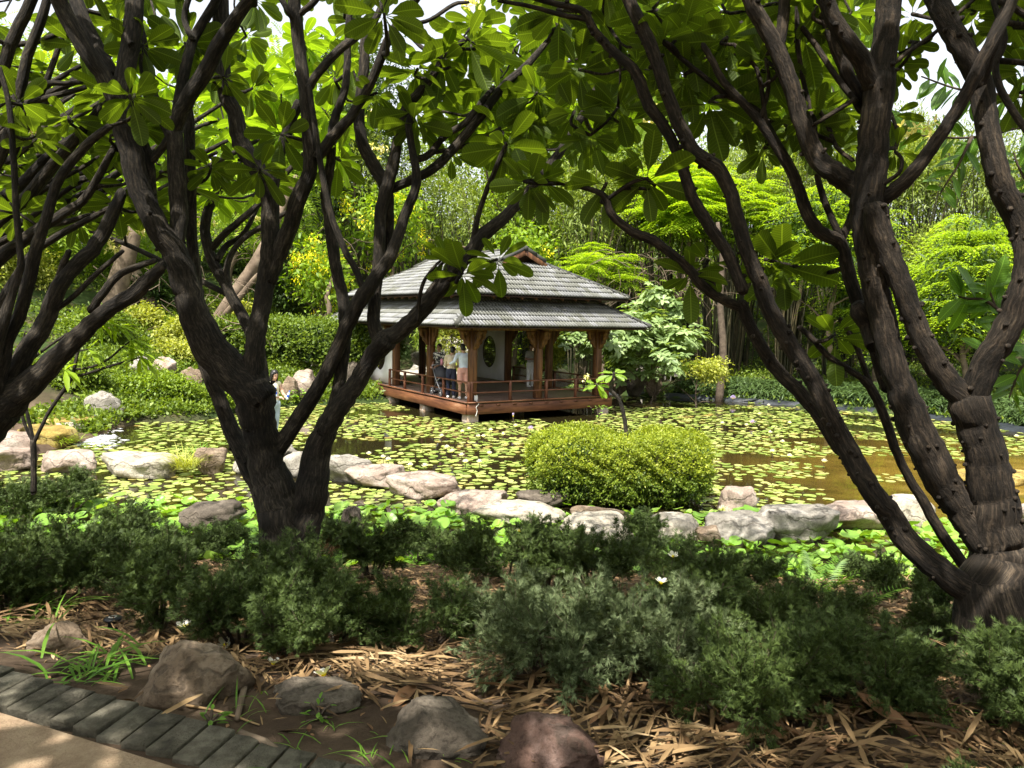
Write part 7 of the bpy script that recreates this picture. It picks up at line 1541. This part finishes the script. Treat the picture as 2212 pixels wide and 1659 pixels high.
# grasses, ferns, reeds
def grass_tuft(name, label, cat, p, n, L, wd, mat, spread=.5, up=1.0, seed=0, z0=0.0):
    r_ = np.random.default_rng(seed); P = np.c_[r_.normal(0, spread*.12, n), r_.normal(0, spread*.12, n), np.full(n, z0)]; az = r_.uniform(0, 2*PI, n); A = np.c_[np.cos(az)*spread, np.sin(az)*spread, np.full(n, up)+r_.normal(0, .25, n)]
    T_ = T_leaf(1, wd, [(0, .5), (.3, 1), (.6, .8), (.85, .4), (1, .03)], .55, .2); v_, f_ = scatter(T_, P, A, np.tile([[0, 0, 1.]], (n, 1))*.3+np.c_[-np.cos(az), -np.sin(az), np.full(n, .8)], L*r_.uniform(.5, 1.2, n))
    o_ = obj(name, mesh_np(name, v_, f_, True), MT[mat], None, p); return tag(o_, label, cat)
grass_tuft('grass_tuft', 'green grass tuft between the two left foreground rocks', 'grass', onland(195, 1450), 70, .26, .06, 'grass', .9, .55, 1)
grass_tuft('grass_tuft', 'wispy grass at the left edge below the junipers', 'grass', onland(60, 1345), 40, .28, .04, 'grass', .9, .8, 2)
grass_tuft('grass_tuft', 'thin grass blades on the soil right of the bricks', 'grass', onland(545, 1560), 14, .13, .05, 'grass', .8, .9, 3)
grass_tuft('grass_tuft', 'few grass blades at the bottom left of the dark boulder', 'grass', onland(690, 1625), 26, .12, .05, 'grass', 1, .6, 4)
grass_tuft('grass_tuft', 'grass blades before the dark boulder at the bottom edge', 'grass', onland(860, 1640), 20, .12, .05, 'grass', 1, .6, 5)
grass_tuft('grass_tuft', 'grass growing through the straw at the lower right', 'grass', onland(2010, 1560), 50, .16, .05, 'grass', 1, .6, 6)
grass_tuft('sedge_clump', 'sedge clump with straw-coloured drooping leaves on the pond edge rocks', 'sedge', G(405, 1012, .15), 190, .62, .022, 'olive', .8, 1.1, 7)
grass_tuft('sedge_clump', 'fresh green sedge beside the yellow-stained slab', 'sedge', G(135, 955, .1), 220, .45, .03, 'fern_bright', .9, .8, 8)
grass_tuft('sedge_clump', 'small sedge at the foot of the left trunk by the water', 'sedge', G(430, 985, .15), 60, .5, .025, 'grass', .8, 1, 9)
def fern(label, p, n, L, seed, up=.9):
    r_ = random.Random(seed); rt = empty('fern', p, 0, label, 'fern'); T_ = frond(16, .26, .035, .55, 1.1); me = mesh_np('frond', T_[0]*L, T_[1]); me.materials.append(MT['grass'])
    for i in range(n):
        az = i*2*PI/n+r_.uniform(-.3, .3); A = Vector((math.cos(az), math.sin(az), up+r_.uniform(-.3, .4))).normalized(); N = Vector((-math.cos(az)*.3, -math.sin(az)*.3, 1)); X = A.cross(N).normalized(); Z = X.cross(A); M = Matrix((X, A, Z)).transposed().to_4x4(); o_ = obj('frond', me, None, rt); o_.matrix_local = M
fern('bright green fern fronds before the lily channel at right', onland(1770, 1290), 9, .5, 1, 1.3); fern('low fern beside the larger fern, nearer the junipers', onland(1850, 1330), 6, .36, 2)
fern('small fern at the water edge right of centre', onland(1700, 1230), 6, .3, 3)
weed('ground_plant', 'small bright weeds on the litter behind the round central juniper', 'plant', onland(900, 1225), 60, .05, 'grass', seed=3, hgt_=.22)
weed('ground_plant', 'bright weeds at the shore below the centre rocks', 'plant', onland(960, 1240), 60, .05, 'grass', seed=4, hgt_=.22)
weed('ground_plant', 'little clover-like seedlings on the soil beside the bricks', 'plant', onland(455, 1570), 12, .045, 'grass', seed=5, hgt_=.05)
weed('ground_plant', 'small leafy weed behind the sprinkler', 'plant', onland(430, 1290), 26, .05, 'grass', seed=6, hgt_=.14)
weed('ground_plant', 'tiny weeds near the flat grey stone', 'plant', onland(690, 1560), 16, .035, 'grass', seed=7, hgt_=.07)
weed('ground_plant', 'leafy weeds in the right-hand shade beside the trunk', 'plant', onland(2085, 1380), 60, .05, 'grass', seed=8, hgt_=.25)
weed('potted_vine', 'little leafy plant hanging on the pavilion\'s right corner pile', 'plant', W(1292, 905, 24.6), 26, .12, 'lily_leaf_up', seed=9, hgt_=.5)
# ------------------------------------------------------------------ people
mat_flat('skin', (.50, .30, .20), .55); mat_flat('skin_dark', (.30, .17, .11), .55); mat_flat('hair', (.012, .010, .009), .4); mat_flat('eye', (.02, .015, .012), .3); mat_flat('lips', (.42, .16, .13), .5)
mat_flat('light_blue_shirt', (.60, .67, .78), .8); mat_flat('salmon_shorts', (.62, .33, .26), .8); mat_flat('beige_blouse', (.62, .52, .38), .8); mat_flat('navy_trousers', (.018, .022, .045), .8); mat_flat('pale_jeans', (.50, .60, .68), .8); mat_flat('cream_top', (.75, .70, .50), .8); mat_flat('white_shoe', (.72, .7, .66), .6); mat_flat('black_cloth', (.02, .02, .024), .7); mat_flat('white_trousers', (.72, .72, .70), .8); mat_flat('grey_striped', (.35, .34, .33), .8); mat_flat('pink_cup', (.75, .32, .40), .4); mat_flat('plastic_clear', (.6, .68, .75), .15); mat_flat('blue_cap', (.03, .09, .5), .4); mat_flat('metal_grey', (.3, .3, .31), .35, .8)
mat_noise('patterned_cloth', [(.42, (.02, .02, .022)), (.5, (.03, .03, .03)), (.56, (.5, .47, .42)), (.7, (.6, .57, .5))], 14, 2, .8, 0)
def capsules(name, segs, mat, parent, vox=.014, ells=(), smooth=3):
    """one continuous surface grown from tapering segments: (a, b, ra, rb, flatten-y)"""
    mb = MB()
    for s_ in segs:
        a_, b_, ra, rb = s_[:4]; fl = s_[4] if len(s_) > 4 else 1; a_, b_ = Vector(a_), Vector(b_); m_ = MB(); n = max(3, int((b_-a_).length/.05)); pts = [a_.lerp(b_, i/n) for i in range(n+1)]
        L = (b_-a_).length; d_ = (b_-a_).normalized() if L > 1e-5 else Vector((0, 0, 1)); pts = [a_-d_*ra*.8]+[a_-d_*ra*.45]+pts+[b_+d_*rb*.45, b_+d_*rb*.8]; rr = [ra*.55, ra*.88]+[ra+(rb-ra)*i/n for i in range(n+1)]+[rb*.88, rb*.55]
        m_.tube(pts, rr, 12, True); v = np.concatenate(m_.v)
        if fl != 1: mid_ = (np.array(a_)+np.array(b_))/2; v[:, 1] = mid_[1]+(v[:, 1]-mid_[1])*fl
        mb.add(v, np.concatenate(m_.f4), np.concatenate(m_.f3))
    for c_, r_2 in ells: mb.ell(c_, r_2, 18, 12)
    me = mb.mesh(name); o_ = link(bpy.data.objects.new(name+'_raw', me)); md = o_.modifiers.new('r', 'REMESH'); md.mode = 'VOXEL'; md.voxel_size = vox; md.use_smooth_shade = True
    if smooth: m3 = o_.modifiers.new('s', 'SMOOTH'); m3.iterations = smooth; m3.factor = .5
    dg = bpy.context.evaluated_depsgraph_get(); m2 = bpy.data.meshes.new_from_object(o_.evaluated_get(dg)); bpy.data.objects.remove(o_); bpy.data.meshes.remove(me); m2.name = name; m2.materials.clear(); r_o = obj(name, m2, mat, parent); return r_o
def person(label, loc, yaw, H, pose, top, bottom, shoe, skin='skin', hair='short', sleeve='long', shorts=False, female=False, head_dir=(0, 0), hold=None, belt=.55):
    """faces local -y; pose: dict of joints in units of a 1.75 m figure"""
    k = H/1.75; rt = empty('person', loc, yaw, label, 'person'); rt.scale = (k, k, k)
    sw_, hw = (.175, .085) if female else (.2, .095)
    J = dict(hl=(-hw, 0, .92), hr=(hw, 0, .92), kl=(-hw-.01, -.01, .49), kr=(hw+.01, -.01, .49), al=(-hw-.015, .02, .09), ar=(hw+.015, .02, .09), neck=(0, .0, 1.46), sl=(-sw_, 0, 1.40), sr=(sw_, 0, 1.40), el=(-sw_-.05, .02, 1.12), er=(sw_+.05, .02, 1.12), wl=(-sw_-.04, -.06, .88), wr=(sw_+.04, -.06, .88), head=(0, -.02, 1.63)); J.update(pose)
    V_ = lambda q: Vector(J[q]); segs = []
    ch = .135 if female else .155
    segs += [((0, 0, .93), (0, 0, 1.10), .135 if not female else .14, .12 if not female else .105, .72), ((0, 0, 1.08), (0, 0, 1.32), .12 if not female else .10, ch, .68), (V_('sl')*.75+Vector((0, 0, .35)), V_('sr')*.75+Vector((0, 0, .35)), .06, .06), ((0, 0, 1.36), J['neck'], .08, .055), (J['neck'], tuple(V_('head')-Vector((0, 0, .05))), .052, .055)]
    for s_ in 'lr':
        segs += [(J['h'+s_], J['k'+s_], .088, .058), (J['k'+s_], J['a'+s_], .057, .036), (J['s'+s_], J['e'+s_], .050, .039), (J['e'+s_], J['w'+s_], .038, .026)]
        a_ = V_('a'+s_); segs += [(tuple(a_+Vector((0, .02, -.05))), tuple(a_+Vector((0, -.14, -.06))), .035, .028)]
        w_ = V_('w'+s_); d_ = (w_-V_('e'+s_)).normalized(); sd_ = d_.cross(Vector((0, 0, 1))); sd_ = Vector((0, 1, 0)) if sd_.length < .3 else sd_.normalized(); dn = d_.cross(sd_)
        segs += [(tuple(w_), tuple(w_+d_*.07), .026, .031)]
        for f_i in range(4): o_ = sd_*(f_i-1.5)*.018; L_ = (.065, .075, .07, .055)[f_i]; b1 = w_+d_*.08+o_; b2 = b1+d_*L_*.5+dn*.012; segs += [(tuple(b1), tuple(b2), .0105, .010), (tuple(b2), tuple(b2+d_*L_*.35+dn*.025), .010, .008)]
        th = w_+d_*.03+sd_*.025; segs += [(tuple(th), tuple(th+sd_*.03+d_*.03), .012, .010), (tuple(th+sd_*.03+d_*.03), tuple(th+sd_*.03+d_*.06+dn*.01), .010, .009)]
    hd = V_('head'); R_ = Matrix.Rotation(head_dir[0], 3, 'Z') @ Matrix.Rotation(head_dir[1], 3, 'X'); Hd = lambda x, y, z: tuple(hd+R_ @ Vector((x, y, z)))
    ells = [(Hd(0, .012, .025), (.074, .092, .095)), (Hd(0, -.025, -.045), (.056, .062, .07)), (Hd(0, -.062, -.085), (.025, .022, .02)), (Hd(0, -.093, -.015), (.013, .020, .02)), (Hd(0, -.086, .01), (.010, .012, .03)), (Hd(-.075, .01, -.01), (.012, .02, .03)), (Hd(.075, .01, -.01), (.012, .02, .03))]
    body = capsules('body', segs, MT[skin], rt, .0125, ells, 2)
    for s_ in (-1, 1):
        MB().ell(Hd(s_*.03, -.079, .012), (.013, .008, .008), 8, 5).build('eye', MT['eye'], rt, True)
        MB().ell(Hd(s_*.032, -.083, .035), (.02, .006, .005), 8, 5).build('eyebrow', MT['hair'], rt, True)
    MB().ell(Hd(0, -.086, -.052), (.024, .008, .009), 10, 5).build('mouth', MT['lips'], rt, True)
    hs = [(Hd(0, .025, .045), (.086, .098, .09)), (Hd(0, .055, -.02), (.076, .065, .08))]
    if hair == 'long':
        hsg = [(Hd(0, .07, 0), Hd(0, .10, -.33), .072, .05, .6)]+[(Hd(q*.075, .0, .03), Hd(q*.10, -.02, -.34), .032, .03) for q in (-1, 1)]
    else: hsg = [(Hd(-.05, .05, -.05), Hd(.05, .05, -.05), .035, .035)]
    capsules('hair', hsg, MT['hair'], rt, .014, hs, 1)
    # clothes: shells that follow the body
    g_ = .018; tp = [((0, 0, belt+.36), (0, 0, 1.10), .135+g_, .125+g_, .74), ((0, 0, 1.08), (0, 0, 1.32), .12+g_, ch+g_*.8, .72), (V_('sl')*.8+Vector((0, 0, .28)), V_('sr')*.8+Vector((0, 0, .28)), .07, .07)]
    for s_ in 'lr':
        if sleeve == 'long': tp += [(J['s'+s_], J['e'+s_], .064, .052), (J['e'+s_], tuple(V_('e'+s_).lerp(V_('w'+s_), .85)), .051, .040)]
        elif sleeve == 'short': tp += [(J['s'+s_], tuple(V_('s'+s_).lerp(V_('e'+s_), .6)), .064, .060)]
        else: tp += [(tuple(V_('s'+s_)*.7+Vector((0, 0, .42))), tuple(V_('s'+s_)*.55+Vector((0, 0, .55))), .045, .035)]
    capsules('top', tp, MT[top], rt, .015, (), 2)
    bt = [((0, 0, .90), (0, 0, .99), .145, .142, .8)]
    for s_ in 'lr':
        if shorts: bt += [(J['h'+s_], tuple(V_('h'+s_).lerp(V_('k'+s_), .86)), .105, .098)]
        else: bt += [(J['h'+s_], J['k'+s_], .104, .074), (J['k'+s_], tuple(V_('k'+s_).lerp(V_('a'+s_), .93)), .074, .066 if female else .056)]
    capsules('shorts' if shorts else 'trousers', bt, MT[bottom], rt, .016, (), 2)
    for s_ in 'lr':
        a_ = V_('a'+s_); sh = capsules('shoe', [(tuple(a_+Vector((0, .03, -.045))), tuple(a_+Vector((0, -.15, -.055))), .046, .040)], MT[shoe], rt, .012, (), 1)
    return rt
def onp(u, v): return G(u, v, DZ)
def pav_world(x, y): q = pavM @ Vector((x, y, 0)); return (q.x, q.y, DZ)
p1 = onp(1000, 862); yawv = .25
person('man in light blue shirt and salmon shorts, back to us, an arm round his companion', (p1.x, p1.y, DZ), PI+.25, 1.74, dict(el=(.30, -.02, 1.16), wl=(.0, 0, 0)) and dict(er=(.30, .0, 1.18), wr=(.42, -.12, 1.10), el=(-.26, -.05, 1.12), wl=(-.16, -.26, 1.10), head=(.03, -.03, 1.62)), 'light_blue_shirt', 'salmon_shorts', 'white_shoe', shorts=True, head_dir=(.3, .15))
p2 = onp(972, 860)
person('woman in beige blouse and navy trousers, back to us, leaning to the man in blue', (p2.x+.02, p2.y+.1, DZ), PI-.1, 1.64, dict(head=(-.06, -.05, 1.61), el=(-.25, -.1, 1.12), wl=(-.14, -.28, 1.05), er=(.22, -.1, 1.12), wr=(.12, -.28, 1.05)), 'beige_blouse', 'navy_trousers', 'white_shoe', hair='short', female=True, head_dir=(-.5, .15))
p3 = W(948, 850, p1.y+1.6)
person('person in a black and white patterned shirt behind the second post, facing us', (p3.x, p3.y, DZ), -.5, 1.66, dict(wl=(-.1, -.3, .98), wr=(.1, -.3, .98)), 'patterned_cloth', 'black_cloth', 'black_cloth', skin='skin_dark', sleeve='short')
p4 = onp(1128, 838); 
person('person in white trousers and grey top half hidden by the middle post', (p4.x+.30, p4.y+.5, DZ), .6, 1.62, dict(wl=(-.02, -.25, 1.15), wr=(.08, -.28, 1.16)), 'grey_striped', 'white_trousers', 'white_shoe', skin='skin_dark', sleeve='short', female=True)
# the woman on the stepping stones
wz = .28; q = G(603, 952, wz)
person('long-haired woman in cream halter top and pale jeans holding water bottles on the stepping stones', (q.x-.12, q.y, wz), .95, 1.62, dict(el=(-.20, -.08, 1.12), wl=(-.08, -.30, 1.10), er=(.20, -.12, 1.14), wr=(.10, -.34, 1.12), kl=(-.10, -.06, .49), al=(-.10, -.02, .09), kr=(.10, .03, .5), ar=(.10, .12, .11), head=(0, -.05, 1.62)), 'cream_top', 'pale_jeans', 'black_cloth', hair='long', sleeve='none', female=True, head_dir=(0, .35))
tag(rock('stepping stone under the walking woman, behind the left trunk', (q.x-.1, q.y, wz/2-.12), (1.1, .8, .62), 'rock_grey', 91, flat=.55))
def bottle(label, u, v, Y, tilt):
    p = W(u, v, Y); rt = empty('water_bottle', p, 0, label, 'bottle'); rt.rotation_euler = (0, tilt, 0)
    MB().lathe([(0, 0), (.030, 0), (.032, .02), (.030, .08), (.032, .13), (.014, .175), (.013, .185), (0, .185)], n=14).build('body', MT['plastic_clear'], rt, True); MB().lathe([(0, .183), (.016, .183), (.016, .205), (0, .205)], n=12).build('cap', MT['blue_cap'], rt); MB().lathe([(.0335, .06), (.0335, .11)], n=14).build('wrapper', MT['blue_cap'], rt, True)
bottle('water bottle held out in the woman\'s forward hand', 620, 863, q.y-.3, .3); bottle('second water bottle held against the woman\'s waist', 596, 857, q.y-.3, 0)
# pushchair
p5 = W(958, 855, p1.y+.75); st = empty('pushchair', (p5.x, p5.y, DZ), .5, 'black pushchair with a pink cup on its handle, beside the couple', 'pushchair')
for (x, y) in ((-.26, -.36), (.26, -.36), (-.26, .36), (.26, .36)):
    wp = empty('wheel', (x, y, .14)); wp.parent = st; t_ = MB(); t_.tube([(0, math.cos(a_)*.125, math.sin(a_)*.125) for a_ in np.linspace(0, 2*PI, 21)], .018, 8, False); t_.build('tyre', MT['black_cloth'], wp, True)
    t_ = MB(); 
    for a_ in range(6): t_.tube([(0, 0, 0), (0, math.cos(a_*PI/3)*.115, math.sin(a_*PI/3)*.115)], .006, 5)
    t_.tube([(-.03, 0, 0), (.03, 0, 0)], .022, 8); t_.build('hub', MT['metal_grey'], wp, True)
fr_ = MB()
for x in (-.24, .24): fr_.tube([(x, -.36, .14), (x, .05, .52), (x, .42, .98)], .014, 7); fr_.tube([(x, .36, .14), (x, .0, .5), (x, -.2, .6)], .014, 7)
fr_.tube([(-.24, .42, .98), (0, .45, 1.0), (.24, .42, .98)], .016, 7); fr_.tube([(-.26, -.36, .14), (.26, -.36, .14)], .01, 6); fr_.tube([(-.26, .36, .14), (.26, .36, .14)], .01, 6); fr_.build('frame', MT['metal_grey'], st, True)
sb = MB(); sb.box((0, 0, .42), (.42, .5, .08), None, .02); sb.box((0, .22, .66), (.42, .10, .5), Matrix.Rotation(-.35, 3, 'X'), .03); sb.box((0, .0, .22), (.4, .5, .12), None, .02); sb.build('seat', MT['black_cloth'], st)
hd_ = MB(); v = []; 
for i in range(9):
    a_ = i/8*PI*.6
    for j in range(9): b_ = -PI/2+PI*j/8; v.append((math.sin(b_)*.24, .22-math.sin(a_)*.42*math.cos(b_)*.9, .62+math.cos(a_)*.34*math.cos(b_)+.0))
f = [(i*9+j, i*9+j+1, (i+1)*9+j+1, (i+1)*9+j) for i in range(8) for j in range(8)]; hd_.add(v, f); hd_.build('hood', MT['black_cloth'], st, True)
MB().lathe([(0, 0), (.04, 0), (.048, .2), (0, .2)], n=12).build('cup', MT['pink_cup'], st, True, (.1, .40, .98))
# cat sitting on the deck
p6 = onp(868, 829); mat_noise('calico', [(.45, (.7, .66, .6)), (.5, (.68, .64, .56)), (.53, (.2, .11, .06)), (.7, (.12, .08, .05))], 7, 2, .9, 0)
ct = empty('cat', (p6.x, p6.y, DZ), -.6, 'white and brown cat sitting on the deck behind the left railing', 'cat')
capsules('body', [((0, .08, .08), (0, -.02, .20), .075, .055), ((0, -.02, .20), (0, -.06, .27), .045, .035), ((-.03, -.07, .17), (-.03, -.085, .02), .022, .016), ((.03, -.07, .17), (.03, -.085, .02), .022, .016), ((-.03, -.085, .015), (-.03, -.115, .012), .016, .013), ((.03, -.085, .015), (.03, -.115, .012), .016, .013), ((-.055, .06, .06), (-.06, -.02, .025), .045, .022), ((.055, .06, .06), (.06, -.02, .025), .045, .022), ((0, .14, .04), (.10, .20, .02), .018, .015), ((.10, .20, .02), (.18, .12, .02), .015, .010), ((-.028, -.075, .335), (-.034, -.07, .375), .016, .004), ((.028, -.075, .335), (.034, -.07, .375), .016, .004)], MT['calico'], ct, .008, [((0, -.085, .31), (.046, .046, .042)), ((0, -.13, .298), (.02, .018, .016))], 1)
for s_ in (-1, 1): MB().ell((s_*.018, -.128, .318), (.007, .004, .007), 8, 5).build('eye', MT['eye'], ct)
bpy.context.view_layer.update()
print('objects', len(bpy.data.objects), 'tris', sum(len(m.polygons)*2 for m in bpy.data.meshes))
